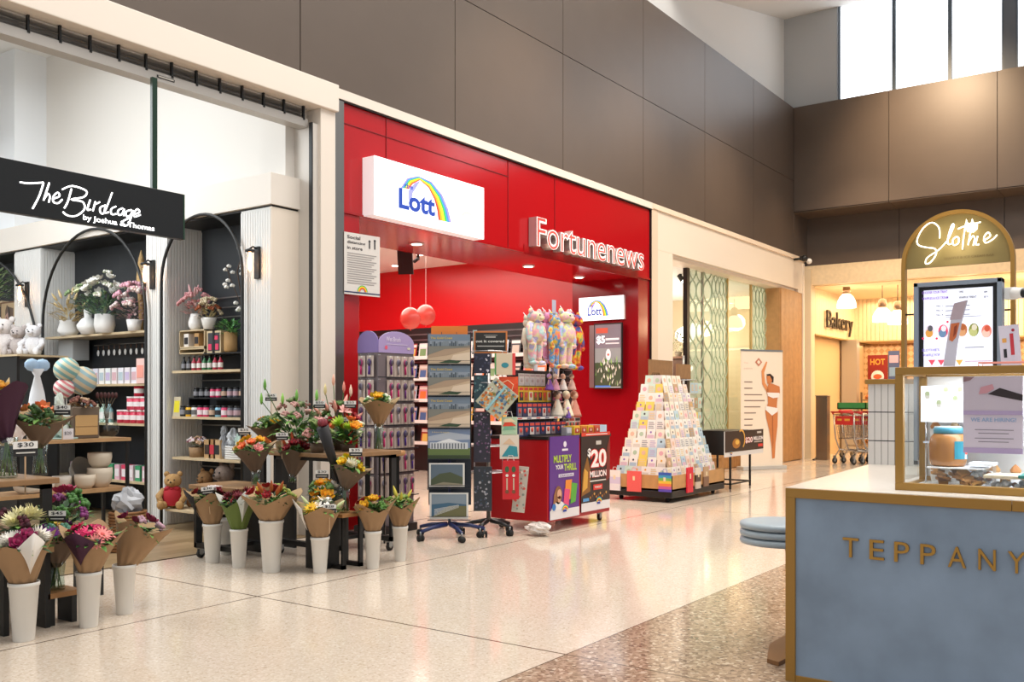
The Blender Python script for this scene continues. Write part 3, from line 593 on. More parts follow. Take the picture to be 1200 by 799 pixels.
for z in (.2, .33): b.box(.32, -.05, z, .47, -.5, z + .008, mat('#cfd9ea', .15))
for k in range(2): b.tube([(.33, -.06 - .42 * k, .012), (.33, -.06 - .42 * k, .4)], .004, CHROME, 6)
b.build('cup_shelf', t)
# stacked cups and treats behind the glass
def item(name, label, cat, mesh, loc, grp=None, rz=0): return inst(mesh, name, loc=loc, rz=rz, label=label, cat=cat, group=grp)
def cupmesh(c1, c2):
    b = MB(); b.lathe([(.018, 0), (.026, .055), (.026, .058)], (0, 0, 0), mat(c1, .5), 14); b.lathe([(.02, .058), (.024, .07), (.012, .088), (.0008, .098)], (0, 0, 0), mat(c2, .6), 12); return b.mesh('cup')
cm = [cupmesh('#ece8e2', '#d9a66a'), cupmesh('#f2eeea', '#c98850'), cupmesh('#e8e2f2', '#e3c090')]
k = 0
for zi, z in enumerate((.033, .208, .338)):
    for j in range(5):
        item('treat_cup', '%s treat cup along the %s of the glass case, counted from its corner post' % (ORD[j], ('bottom panel', 'middle shelf', 'top shelf')[zi]), 'cup', cm[(j + zi) % 3], (CX + .39, CY - .09 - .085 * j, .89 + z - (.02 if zi == 0 else 0)), 'treat cups in the glass case'); k += 1
# jar of spread and tubs
jx, jy = onZ(1110, 542, 1.01).x, onZ(1110, 542, 1.01).y; jx = CX + .22; jy = onX(1111, 500, jx).y
t = thing('biscuit_tub', 'clear square tub of brown biscuits under the spread jar', 'tub', (jx, jy - .03, .902))
b = MB(); b.box(-.1, -.13, 0, .1, .1, .085, glass_mat('#ffffff', .1)); b.build('tub', t)
b = MB()
for i in range(26): b.obox((rnd.uniform(-.08, .08), rnd.uniform(-.11, .08), rnd.uniform(.012, .07)), (.045, .04, .012), rnd.choice(['#b5813f', '#c9924e', '#a06c30']), (rnd.uniform(-.5, .5), rnd.uniform(-.5, .5), rnd.uniform(0, 3)))
o = b.build('biscuits', t); o['kind'] = 'stuff'
MB().box(-.102, -.132, .085, .102, .102, .09, mat('#eeeeee', .4)).build('lid', t)
t = thing('spread_jar', 'big jar of caramel spread with blue lid in the case', 'jar', (jx, jy, .993))
b = MB(); b.lathe([(.062, 0), (.074, .006), (.079, .03), (.08, .1), (.074, .13), (.06, .147), (.057, .15)], (0, 0, 0), mat('#a8713a', .18), 28); b.build('jar_body', t)
b = MB(); b.lathe([(.062, .148), (.062, .172), (.058, .175)], (0, 0, 0), mat('#3f8ea8', .35), 28); b.lathe([(.0572, .174), (.0572, .18)], (0, 0, 0), mat('#d8e2e6', .4), 24); b.build('lid', t)
b = MB()
for k in range(8):
    a0_ = radians(195 + 10 * k + 15); a1_ = radians(205 + 10 * k + 15); b.add([(.0806 * cos(a), .0806 * sin(a), z) for a in (a0_, a1_) for z in (.035, .115)], [(0, 1, 3, 2)], mat('#2a8aa0' if k != 4 else '#f2ead8', .4))
    b.add([(.081 * cos(a), .081 * sin(a), z) for a in (a0_, a1_) for z in (.055, .095)], [(0, 1, 3, 2)], mat('#c0392b' if k in (4, 5) else '#2a8aa0', .4))
b.build('jar_label', t)
def tub(x, y, z, sx, sy, sz, lid, label):
    t = thing('food_container', label, 'container', (x, y, z)); MB().box(-sx, -sy, 0, sx, sy, sz, glass_mat('#f4f6fa', .2)).build('tub', t)
    b = MB()
    for i in range(16): b.ball((rnd.uniform(-sx * .8, sx * .8), rnd.uniform(-sy * .8, sy * .8), rnd.uniform(.15, .75) * sz), (.014, .014, .012), mat(rnd.choice(['#e8e2da', '#cfc6bc', '#a8622e', '#f2eee8']), .6), 6)
    o = b.build('toppings', t); o['kind'] = 'stuff'
    MB().box(-sx - .006, -sy - .006, sz, sx + .006, sy + .006, sz + .014, mat(lid, .4)).build('lid', t, bevel=.003)
tub(CX + .2, onX(1152, 560, CX + .2).y, .902, .05, .045, .1, '#e4e8ee', 'small clear container with a white lid beside the biscuit tub')
tub(CX + .13, onX(1180, 560, CX + .13).y, .902, .07, .075, .055, '#d9c8ac', 'clear container of toppings with a cream lid behind the teal one')
tub(CX + .12, onX(1204, 560, CX + .12).y - .05, .902, .07, .07, .06, '#1f8078', 'low clear container of toppings with a teal lid in the case')
# posters on the case glass
p0 = onX(1129, 440, CX); p1 = onX(1199, 440, CX); zt = onX(1160, 441, CX).z; zb = onX(1160, 531, CX).z
t = thing('hiring_poster', 'lilac hiring poster with an ice cream photo on the glass case', 'poster', (CX - .004, p0.y, zb)); W_, H_ = p0.y - p1.y, zt - zb
MB().box(0, 0, 0, .003, -W_, H_, mat('#d9d0e0', .5)).build('sheet', t)
b = MB().frame((-.0005, 0, 0), (0, -1, 0), (0, 0, 1)); b.rect(0, .5 * H_, W_, H_, mat('#c9bfce'), 1); b.rect(0, .5 * H_, W_, .555 * H_, mat('#b7a5cc'), 2); b.rect(0, 0, W_, .07 * H_, mat('#b7a5cc'), 1)
b.pg([(.42 * W_, .77 * H_), (.62 * W_, .85 * H_), (W_, .76 * H_), (W_, .68 * H_)], mat('#2c2126'), 2); b.pg([(.27 * W_, .77 * H_), (.3 * W_, .86 * H_), (.5 * W_, .9 * H_), (.53 * W_, .84 * H_), (.4 * W_, .78 * H_)], mat('#cf96a2'), 3); b.pg([(0, .93 * H_), (0, H_), (.2 * W_, H_), (.12 * W_, .95 * H_)], mat('#8d6c72'), 2)
b.txt('WE ARE HIRING!', .13 * W_, .41 * H_, .76 * W_, .052 * H_, mat('#93aed2'), 2, .02)
for k in range(4): b.rect((.2 + .06 * (k % 2)) * W_, (.3 - .045 * k - (.02 if k > 1 else 0)) * H_, (.85 - .08 * (k % 2)) * W_, (.308 - .045 * k - (.02 if k > 1 else 0)) * H_, mat('#77707c'), 2)
b.build('print', t)
t = thing('menu_sheet', 'white menu sheet with small cup pictures behind the case glass', 'menu', (CX + .3, onX(1079, 470, CX + .3).y, 1.19))
MB().box(0, 0, 0, .003, -.19, .17, mat('#e4e8ef', .5)).build('sheet', t); b = MB().frame((-.0005, 0, 0), (0, -1, 0), (0, 0, 1))
for u, v in ((.03, .11), (.08, .07), (.11, .13), (.15, .09), (.17, .13)): b.pg([(u - .008, v), (u + .008, v), (u + .012, v + .02), (u - .012, v + .02)], mat('#a8a49c'), 1); b.disc(u, v + .024, .011, mat('#8b9470'), 2, 8)
b.build('print', t)
# menu screen
MX = 5.3; c0 = onX(1070.5, 400, MX).y; c1 = onX(1174, 400, MX).y; W_ = c0 - c1; zt = onX(1120, 328.5, MX).z; H_ = zt - .95
t = thing('menu_screen', 'grey framed lit menu screen showing waffle treats behind the case', 'screen', (MX, c0, .95))
b = MB(); b.box(0, 0, 0, .09, -W_, .022, mat('#8d99a8', .35)); b.box(0, 0, H_ - .022, .09, -W_, H_, mat('#8d99a8', .35)); b.box(0, 0, 0, .09, -.022, H_, mat('#8d99a8', .35)); b.box(0, -W_ + .022, 0, .09, -W_, H_, mat('#8d99a8', .35)); b.box(.03, -.01, .01, .08, -W_ + .01, H_ - .01, BLACK); b.box(.02, -W_ * .3, -.06, .08, -W_ * .7, 0, mat('#8d99a8', .35)); b.build('screen_frame', t, bevel=.002)
b = MB().frame((.028, 0, 0), (0, -1, 0), (0, 0, 1)); S_ = lambda c, k=1.0: mat(c, .4, emit=k)
def mu(x, y): p = onX(1050 + x / 6.66, 320 + y / 6.66, MX); return (c0 - p.y, p.z - .95)
b.rect(.045, .045, W_ - .045, H_ - .04, S_('#e8ebf8', .72), 1)
def mt_(s_, x0, x1, y, h, c): p = mu(x0, y); q = mu(x1, y); b.txt(s_, p[0], p[1], q[0] - p[0], h, S_(c, .3), 3, .02)
mt_('CHOOSE YOUR TREAT', 196, 395, 162, .014, '#9060c8'); mt_('WAFFLES & ICE CREAM', 196, 400, 208, .014, '#9060c8'); mt_('WAFFLE TREAT', 484, 622, 196, .011, '#48464f'); mt_('ONE', 484, 518, 150, .01, '#48464f'); mt_('$8', 680, 705, 150, .01, '#48464f'); mt_('$11', 680, 712, 190, .011, '#48464f')
for i, y in enumerate((255, 290, 325)):
    mt_('No. %d' % (i + 1), 308, 358, y + 5, .008, '#5a5a66'); p = mu(378, y); q = mu(570, y); b.rect(p[0], p[1] - .003, q[0], p[1] + .001, S_('#6a6a78', .9), 3)
p = mu(380, 345); q = mu(660, 345); b.rect(p[0], p[1], q[0], p[1] + .003, S_('#7a7a88', .9), 3)
mt_("SLOTHIE'S", 196, 330, 610, .014, '#7a68c8'); mt_('WAFFLE POP', 200, 335, 650, .014, '#7a68c8'); p = mu(530, 582); q = mu(680, 582); b.rect(p[0], p[1], q[0], p[1] + .004, S_('#5a5a66', .9), 3); p = mu(530, 690); q = mu(740, 690); b.rect(p[0], p[1], q[0], p[1] + .004, S_('#a07f90', .9), 3)
def blob(x, y, rx, ry, c, l): p = mu(x, y); b.disc(p[0], p[1], rx, S_(c, .45), l, 14, ry)
for x, y, A in ((255, 450, ('#eadfee', '#e0a04a', '#5a5a60')), (360, 450, ('#e84868', '#6a8cb0', '#e8e8f0')), (440, 465, ('#c86a3a', '#d98a50', '#a85028')), (510, 440, ('#c07a50', '#d9a070', '#b06030')), (600, 440, ('#8a9040', '#c0c480', '#e0d8c0')), (700, 450, ('#e88a7a', '#f2c8b8', '#cf5a40'))):
    blob(x, y, .024, .034, A[0], 3); blob(x - 4, y + 18, .019, .022, A[1], 4); blob(x + 5, y - 20, .013, .016, A[2], 5)
for x, y in ((203, 508), (310, 508), (395, 378)): blob(x, y, .006, .006, '#e8305a', 4)
for x in (272, 345, 488):
    p = mu(x, 690); b.pg([(p[0] - .018, p[1] + .01), (p[0], p[1] - .02), (p[0] + .018, p[1] + .01)], S_('#d8485a' if x < 400 else '#e0a050', .9), 4)
b.build('screen_image', t)
# acrylic photo blade in front of the screen, camera, flyer holder
LX = 4.93; 
t = thing('acrylic_leaflet', 'curved clear leaflet with a treat photo standing before the menu screen', 'leaflet', (LX, 0, 1.44))
b = MB().frame((0, 0, -1.44), (0, -1, 0), (0, 0, 1)); ml = lambda x, y: (-onX(1050 + x / 6.66, 320 + y / 6.66, LX).y, onX(1050 + x / 6.66, 320 + y / 6.66, LX).z)
b.pg([ml(368, 725), ml(405, 480), ml(455, 235), ml(562, 208), ml(515, 380), ml(480, 560), ml(460, 725)], mat('#c4c0cc', .3), 0); b.pg([ml(420, 365), ml(452, 240), ml(552, 215), ml(512, 360)], mat('#b3a0a8', .4), 1); b.pg([ml(415, 520), ml(430, 395), ml(498, 385), ml(470, 500), ml(440, 535)], mat('#c8683a', .4), 1); b.pg([ml(448, 500), ml(455, 420), ml(480, 400), ml(470, 470)], mat('#8f3c20', .4), 2)
b.build('printed_blade', t, solid=.004)
t = thing('security_camera', 'white dome ended security camera beside the menu screen', 'camera', (MX + .04, c1 - .005, onX(1180, 343, MX).z))
MB().box(-.01, 0, -.03, .03, -.06, .03, WHITE).tube([(0, -.04, 0), (-.03, -.09, -.005)], .028, WHITE, 16).build('body', t, bevel=.004); MB().ball((-.034, -.097, -.006), .024, BLACK, 14).build('lens', t)
yy_ = onX(1186, 425, LX).y
t = thing('flyer', 'tilted white flyer with red and orange bottles beside the menu screen', 'flyer', (LX - .03, yy_ + .03, 1.44), rot=(radians(-4), 0, 0))
MB().box(0, .01, 0, .004, -.075, .2, mat('#d4cbd6', .4)).build('sheet', t); b = MB().frame((-.0005, .01, 0), (0, -1, 0), (0, 0, 1)); b.rect(.045, .06, .06, .16, mat('#c0303a'), 1); b.rect(.015, .05, .028, .09, mat('#1c1a1e'), 1); b.rect(.012, .12, .03, .14, mat('#e0a050'), 1); b.disc(.06, .175, .007, mat('#a02030'), 1); b.build('print', t)
b = MB(); PK = mat('#e08a78', .4)
for x in (.0, .11):
    b.tube([(x, 0, .0), (x, 0, .025), (x, -.24, .025), (x, -.24, 0)], .0035, PK, 6)
b.tube([(0, 0, .025), (.11, 0, .025)], .0035, PK, 6).tube([(0, -.24, .025), (.11, -.24, .025)], .0035, PK, 6)
b.build('cone_rack', None, (CX + .33, onX(1150, 430, CX + .4).y, 1.44), 0, 'small coral wire rack on top of the glass case', 'rack')
# stool
SPX, SPY = 4.86, 1.745
t = thing('stool', 'round stool with three stacked pale blue cushion rings beside the kiosk', 'stool', (SPX, SPY, 0)); CU = mat('#a9b5bd', .4)
b = MB(); R_ = .215
for k in range(3):
    z = .535 + k * .04; b.lathe([(R_ - .03, z), (R_ - .004, z + .006), (R_, z + .02), (R_ - .004, z + .034), (R_ - .03, z + .04)], (0, 0, 0), CU, 40)
b.lathe([(R_ - .03, .655), (R_ * .5, .662), (.001, .664)], (0, 0, 0), CU, 40, caps=False); b.build('cushion', t)
BRZ = mat('#8a6038', .4, .2); MB().cyl((.13, -.06, .015), (.05, -.02, .535), .022, BRZ, 12).build('stem', t)
b = MB(); pts = [(-.40, -.13), (-.37, -.06), (-.1, .03), (.2, .03), (.25, -.05), (.2, -.13), (-.1, -.15)]; b.add([(x, y, z) for z in (0, .022) for x, y in pts], [tuple(range(6, -1, -1)), tuple(range(7, 14))] + [(k, (k + 1) % 7, 7 + (k + 1) % 7, 7 + k) for k in range(7)], BRZ); b.build('base_plate', t, bevel=.002)

# ================================================================== bakery contents
t = thing('bakery_sign', 'black raised bakery lettering on the ribbed timber bulkhead', 'sign', (0, 6.66, 0)); q0 = onY(968, 384, 6.66); q1 = onY(998, 392, 6.66); q2 = onY(968, 362, 6.66)
b = MB().frame((0, .0, 0), (1, 0, 0), (0, 0, 1)); b.txt('Bakery', q0.x, q0.z - .12, q1.x - q0.x, q2.z - q0.z + .1, mat('#2a2018', .5), 0, -.005, .04); b.build('lettering', t)
for i, (x, y, dd) in enumerate(((992, 350, 20.6), (1034, 366, 20.3), (1052, 369, 20.2))):
    k = (x - 600) / FPX; X = CA * dd + SA * k * dd; Y = SA * dd - CA * k * dd; z = CAMH + (HORI - y) / FPX * dd
    t = thing('pendant_lamp', 'lit glass dome pendant lamp in the bakery, %s from the salon side' % ORD[i], 'lamp', (X, Y, z), group='bakery pendant lamps')
    MB().lathe([(.2, -.2), (.205, -.17), (.19, -.06), (.14, .04), (.08, .1)], (0, 0, 0), mat('#fff0d8', .4, emit=2.6), 20, caps=False).build('lamp_shade', t); MB().lathe([(.08, .1), (.085, .16), (.075, .27), (.03, .3)], (0, 0, 0), mat('#8a6f58', .35, .6), 14).build('lamp_cap', t); MB().cyl((0, 0, .3), (0, 0, 3.75 - z), .008, BLACK, 6).build('cord', t)
for i, (x, y) in enumerate(((21.3, 3.3), (21.6, 1.6), (22.8, 4.6))): downlight(x, y, 3.75, 'small round bakery ceiling downlight, %s in depth' % ORD[i], 'bakery downlights')
def poster_on_X(name, label, X, xa, xb, ya, yb, draw, base, cat='poster'):
    c0_ = onX(xa, (ya + yb) / 2, X).y; c1_ = onX(xb, (ya + yb) / 2, X).y; zb_ = onX((xa + xb) / 2, yb, X).z; zt_ = onX((xa + xb) / 2, ya, X).z; W_, H_ = c0_ - c1_, zt_ - zb_
    t = thing(name, label, cat, (X, c0_, zb_)); MB().box(0, 0, 0, .01, -W_, H_, mat(base, .5)).build('sheet', t); b = MB().frame((-.001, 0, 0), (0, -1, 0), (0, 0, 1), .003); draw(b, W_, H_); b.build('print', t); return t
def hot(b, W, H):
    b.txt('HOT', .12 * W, .68 * H, .76 * W, .2 * H, mat('#e8a040', .5), 1, .03); b.disc(.5 * W, .3 * H, .33 * W, mat('#dfe6ea', .5), 1, 20); b.disc(.5 * W, .3 * H, .22 * W, mat('#d8603a', .5), 2, 16, .08 * H); b.rect(.1 * W, .16 * H, .9 * W, .22 * H, mat('#3a5a8a'), 2)
poster_on_X('hot_food_poster', 'dark red bakery poster reading HOT above a white plate', 24.98, 1017, 1040, 416, 452, hot, '#8e1f18')
poster_on_X('blue_poster', 'blue and purple bakery poster beside the HOT poster', 24.98, 1041, 1054, 411, 446, lambda b, W, H: (b.rect(.1 * W, .6 * H, .9 * W, .85 * H, mat('#c8a8c0'), 1), b.rect(.1 * W, .15 * H, .9 * W, .45 * H, mat('#7fa0c8'), 1)), '#4a5a8a')
# shelves of bread
def bread_rack(x, y, label):
    t = thing('bread_rack', label, 'shelf', (x, y, 0)); b = MB(); f_ = mat('#6a5a48', .4, .4)
    for sx in (-.45, .45):
        for sy in (-.3, .3): MB().box(sx - .02, sy - .02, 0, sx + .02, sy + .02, 1.45, f_).build('post', t)
    for z in (.2, .55, .9, 1.25): MB().box(-.45, -.3, z, .45, .3, z + .03, mat('#8a7860', .4, .3)).build('shelf', t)
def loafmesh(c): return MB().ball((0, 0, .06), (.13, .08, .06), mat(c, .7), 12).box(-.1, -.06, 0, .1, .06, .05, mat(c, .7)).mesh('loaf')
LF = [loafmesh(c) for c in ('#c07a38', '#d9a45c', '#e8d2a8', '#b0652a')]
for ri, (x, y, wh) in enumerate(((23.4, 6.0, 'column'), (23.2, 4.6, 'tiled wall'))):
    bread_rack(x, y, 'tall metal bread rack standing by the bakery ' + wh)
    for zi, z in enumerate((.23, .58, .93, 1.28)):
        for j in range(3): inst(LF[(zi + j + ri) % 4], 'bread_loaf', loc=(x - .12, y + .22 - .22 * j, z), rz=.1 * j, label='%s bread loaf along the %s shelf up of the rack by the bakery %s' % (ORD[j], ORD[zi], wh), cat='bread', group='bakery loaves')
# stainless bin cabinet at entrance
MB().box(-.1, -.12, 0, .1, .12, 1.35, mat('#8a8076', .25, .85)).box(-.11, -.13, 1.35, .11, .13, 1.37, STEEL).build('steel_bollard_cabinet', None, (20.05, 6.3, 0), 0, 'narrow stainless steel cabinet at the bakery entrance jamb', 'cabinet', bevel=.004)
# green crate on a stand with jar
t = thing('bakery_counter', 'timber service counter with glass front inside the bakery', 'counter', (22.6, 4.9, 0)); MB().box(-.4, -1.6, 0, .4, .4, .95, mat('#b08a5a', .5)).box(-.44, -1.64, .95, .44, .44, .99, mat('#d8cbb8', .3)).build('counter_body', t, bevel=.01); MB().box(-.3, -1.2, .99, .2, -.1, 1.3, glass_mat()).box(-.3, -1.2, 1.3, .2, -.1, 1.33, BLACK).build('sneeze_guard', t)
t = thing('large_jar', 'big clear jar with dark lid on the bakery counter', 'jar', (22.6, 5.05, .99)); MB().lathe([(.16, 0), (.18, .05), (.18, .4), (.12, .5)], (0, 0, 0), mat('#d9bfa0', .25), 18).build('jar_body', t); MB().lathe([(.13, .5), (.13, .6)], (0, 0, 0), mat('#3c342e', .4), 18).build('lid', t)
t = thing('produce_crate', 'green plastic crate hung above the nested trolleys', 'crate', (19.25, 5.42, 1.09)); b = MB(); GR = mat('#2f7a3a', .5)
b.box(-.2, -.28, 0, .2, .28, .02, GR); b.box(-.2, -.28, 0, -.18, .28, .13, GR); b.box(.18, -.28, 0, .2, .28, .13, GR); b.box(-.2, -.28, 0, .2, -.26, .13, GR); b.box(-.2, .26, 0, .2, .28, .13, GR); b.build('crate_shell', t)
# trolleys
def trolley_meshes():
    C_ = mat('#b9b6b2', .25, .95); RD = mat('#c3252a', .4); out = []
    b = MB()
    def rim(z, a, w0, w1, l0, l1):   # wire basket ring, front narrower
        b.tube([(l0, -w0, z), (l0, w0, z), (l1, w1, z + a), (l1, -w1, z + a)], .009, C_, 6, closed=True)
    rim(.98, -.05, .27, .21, 0, .85); rim(.5, .02, .22, .17, .08, .75)
    for k in range(12):
        f = k / 11; b.tube([(0 + .08 * f * 0, -.27 + .54 * f, .98), (.08, -.22 + .44 * f, .5), (.75, -.17 + .34 * f, .52), (.85, -.21 + .42 * f, .93)], .0035, C_, 4)
    for k in range(14):
        f = k / 13
        for sg in (-1, 1): b.tube([(.85 * f, sg * (.27 - .06 * f), .98 - .05 * f), (.08 + .67 * f, sg * (.22 - .05 * f), .5 + .02 * f)], .0035, C_, 4)
    for z in (.62, .74, .86):
        f = (z - .5) / .48; b.tube([(.08 - .08 * f, -.22 - .05 * f, z), (.08 - .08 * f, .22 + .05 * f, z), (.75 + .1 * f, .17 + .04 * f, z), (.75 + .1 * f, -.17 - .04 * f, z)], .0035, C_, 4, closed=True)
    out.append(('basket', b.mesh('basket')))
    b = MB(); 
    for sg in (-1, 1): b.tube([(-.02, sg * .27, 1.02), (.02, sg * .25, .5), (.12, sg * .24, .28), (.0, sg * .25, .13)], .013, C_, 8); b.tube([(.12, sg * .24, .28), (.8, sg * .18, .2), (.84, sg * .18, .13)], .013, C_, 8)
    b.tube([(.8, -.18, .2), (.8, .18, .2)], .011, C_, 6)
    for k in range(5): b.tube([(.12, -.2 + .1 * k, .28), (.8, -.15 + .075 * k, .2)], .005, C_, 4)
    out.append(('chassis', b.mesh('chassis')))
    b = MB(); b.tube([(-.05, -.29, 1.03), (-.05, .29, 1.03)], .018, RD, 10); b.box(-.06, -.26, .985, -.03, -.24, 1.03, RD).box(-.06, .24, .985, -.03, .26, 1.03, RD); out.append(('handle', b.mesh('handle')))
    b = MB(); b.box(-.01, -.22, .78, .01, .22, .95, RD); b.frame((-.012, .2, .8), (0, -1, 0), (0, 0, 1), .002); b.rect(.03, .06, .15, .1, mat('#d8a03a'), 1); b.rect(.22, .06, .36, .1, mat('#d8a03a'), 1); out.append(('child_seat', b.mesh('child_seat')))
    b = MB(); b.tube([(0, -.013, 0), (0, .013, 0)], .06, RUBBER, 14); b.tube([(0, -.015, 0), (0, .015, 0)], .025, STEEL, 10); b.box(-.02, -.02, 0, .02, -.015, .09, STEEL).box(-.02, .015, 0, .02, .02, .09, STEEL).box(-.02, -.02, .085, .02, .02, .1, STEEL); out.append(('wheel', b.mesh('wheel')))
    return out
TM = trolley_meshes()
def trolley(x, y, rz, label, grp=None):
    t = thing('shopping_trolley', label, 'trolley', (x, y, 0), rz, grp)
    for n, me in TM:
        if n == 'wheel':
            for wx, wy in ((0, .25), (0, -.25), (.84, .18), (.84, -.18)): inst(me, 'wheel', parent=t, loc=(wx, wy, .06))
        else: inst(me, n, parent=t)
    return t
for k in range(6):
    trolley(19.0 + .24 * k * cos(radians(-28)), 5.55 + .24 * k * sin(radians(-28)), radians(-28), 'silver and red shopping trolley nested %s from the open end of the trolley row' % ORD[k], 'nested trolleys by the bakery')
trolley(21.3, 6.15, radians(-100), 'single shopping trolley standing by itself inside the bakery entrance')
trolley(22.1, 5.35, radians(-70), 'shopping trolley parked before the bread racks deep in the bakery')
MB().box(-.28, -.02, 0, .28, .02, .02, BLACK).build('door_stop', None, (20.15, 6.5, 0), .2, 'small black door stop on the floor by the bakery jamb', 'door stop')
# cctv camera on the corner
t = thing('security_camera', 'small black twin security camera at the corner above the salon', 'camera', (20.15, 6.45, 4.25)); p = onY(948, 306, 6.5); t.location = (p.x - .3, 6.5, p.z)
MB().cyl((0, .24, .02), (0, .02, .02), .025, BLACK, 8).box(-.16, -.05, -.03, .12, .05, .05, BLACK).build('bracket', t); MB().ball((-.14, -.05, 0), .07, BLACK, 12).build('housing', t); MB().ball((.1, -.07, -.03), .06, WHITE, 12).build('housing', t)

# ================================================================== flowers
FM = {}
def flower(kind, c, c2=None):
    k = (kind, c, c2)
    if k in FM: return FM[k]
    b = MB(); r_ = random.Random(hash(kind) % 7 + 1); cm_ = mat(c, .6); cc = mat(c2 or c, .6)
    def petal(a, tilt, ln, wd, r0, z0, m_, cup=.3):
        ca, sa_ = cos(a), sin(a); pts = []
        for i in range(4):
            f = i / 3; rr_ = r0 + ln * f * cos(tilt - cup * f); zz = z0 + ln * f * sin(tilt + cup * f * 1.2); hw = wd * (.45, .95, .9, .18)[i]
            pts.append((rr_ * ca - hw * sa_, rr_ * sa_ + hw * ca, zz)); pts.append((rr_ * ca + hw * sa_, rr_ * sa_ - hw * ca, zz))
        b.add(pts, [(2 * i, 2 * i + 1, 2 * i + 3, 2 * i + 2) for i in range(3)], m_, True)
    if kind == 'rose':
        b.ball((0, 0, .012), (.013, .013, .017), cc, 8)
        for ring, (n, tl, ln) in enumerate(((4, 1.3, .024), (5, 1.0, .028), (6, .6, .03))):
            for i in range(n): petal(2 * pi * i / n + ring * .5, tl, ln, .015 + .002 * ring, .004 + .003 * ring, .004 - .002 * ring, cm_ if ring != 1 else cc, .5)
    elif kind == 'gerbera':
        for ring, (n, tl, ln) in enumerate(((14, .12, .042), (12, .35, .034))):
            for i in range(n): petal(2 * pi * i / n + ring * .2, tl, ln, .006, .006, .002 * ring, cm_, .05)
        b.ball((0, 0, .004), (.011, .011, .006), cc, 8)
    elif kind == 'mum':
        for ring, (n, tl, ln) in enumerate(((14, .0, .045), (13, .4, .042), (10, .8, .036), (6, 1.2, .028))):
            for i in range(n): petal(2 * pi * i / n + ring * .3, tl, ln, .006, .004, .004 * ring, cm_, .35)
        b.ball((0, 0, .012), .012, cc, 6)
    elif kind == 'lily':
        for i in range(6): petal(2 * pi * i / 6, .55 + .2 * (i % 2), .07, .014, .004, 0, cm_, -.25)
        for i in range(5): b.tube([(0, 0, .005), (.012 * cos(i), .012 * sin(i), .04)], .001, cc, 4)
    elif kind == 'bud':
        b.lathe([(.004, -.01), (.012, .01), (.013, .03), (.008, .06), (.001, .08)], (0, 0, 0), cm_, 8)
    elif kind == 'berry':
        for i in range(9): b.ball((r_.uniform(-.02, .02), r_.uniform(-.02, .02), r_.uniform(-.01, .03)), .006, cm_, 6)
    elif kind == 'bloom':   # soft blossom cluster
        for i in range(12): a = r_.uniform(0, 6.28); q = r_.uniform(0, .028); b.ball((q * cos(a), q * sin(a), r_.uniform(0, .022)), r_.uniform(.009, .014), cm_ if i % 3 else cc, 6)
    FM[k] = b.mesh(kind); return FM[k]
FNAME = {'rose': 'rose', 'gerbera': 'gerbera', 'mum': 'chrysanthemum', 'lily': 'lily', 'bud': 'flower_bud', 'berry': 'berry_cluster', 'bloom': 'blossom'}
GREENS = ['#3d6b2c', '#2c4f22', '#5d8a3c', '#6f9a4a', '#34563a']
def leaf(b, p, d, ln, wd, c, droop=.3):
    d = Vector(d).normalized(); sd = d.cross(Vector((0, 0, 1)))
    sd = sd.normalized() if sd.length > .05 else Vector((1, 0, 0)); p = Vector(p); pts = []
    for f, w_ in ((0, .15), (.35, 1), (.7, .75), (1, .05)):
        q = p + d * ln * f - Vector((0, 0, droop * ln * f * f)); pts += [q - sd * wd * w_, q + sd * wd * w_]
    b.add(pts, [(0, 1, 3, 2), (2, 3, 5, 4), (4, 5, 7, 6)], c, True)
def foliage(parent, cen, rx, rz_, n, ln=.08, wd=.014, greens=GREENS, seed=1, name='foliage', up=.5):
    r_ = random.Random(seed); b = MB()
    for i in range(n):
        a = r_.uniform(0, 2 * pi); q = rx * math.sqrt(r_.random()); p = (cen[0] + q * cos(a) * .8, cen[1] + q * sin(a) * .8, cen[2] + r_.uniform(-rz_, rz_ * .6))
        d = (cos(a) * (.3 + q / rx), sin(a) * (.3 + q / rx), r_.uniform(.1, 1.2) * up + .1)
        leaf(b, p, d, ln * r_.uniform(.6, 1.3), wd * r_.uniform(.7, 1.3), mat(r_.choice(greens), .55), r_.uniform(0, .5))
    o = b.build(name, parent); o['kind'] = 'stuff'; return o
def blooms(parent, cen, rx, spec, seed, scale=1.0, dome=.35, zj=.02):
    r_ = random.Random(seed); tot = sum(s_[-1] for s_ in spec); k = 0; lst = []
    for s_ in spec: lst += [s_[:-1]] * s_[-1]
    r_.shuffle(lst)
    for i, s_ in enumerate(lst):
        q = rx * math.sqrt((i + .4) / tot); a = i * 2.4 + r_.uniform(-.2, .2)
        p = (cen[0] + q * cos(a), cen[1] + q * sin(a), cen[2] + dome * rx * (1 - (q / rx) ** 2) + r_.uniform(-zj, zj))
        tl = .9 * q / rx; ax = Vector((-sin(a), cos(a), 0)); R = Matrix.Rotation(tl, 3, ax).to_euler()
        o = inst(flower(*s_), FNAME[s_[0]], parent=parent, loc=p, rot=R); sc_ = scale * r_.uniform(.85, 1.15); o.scale = (sc_, sc_, sc_)
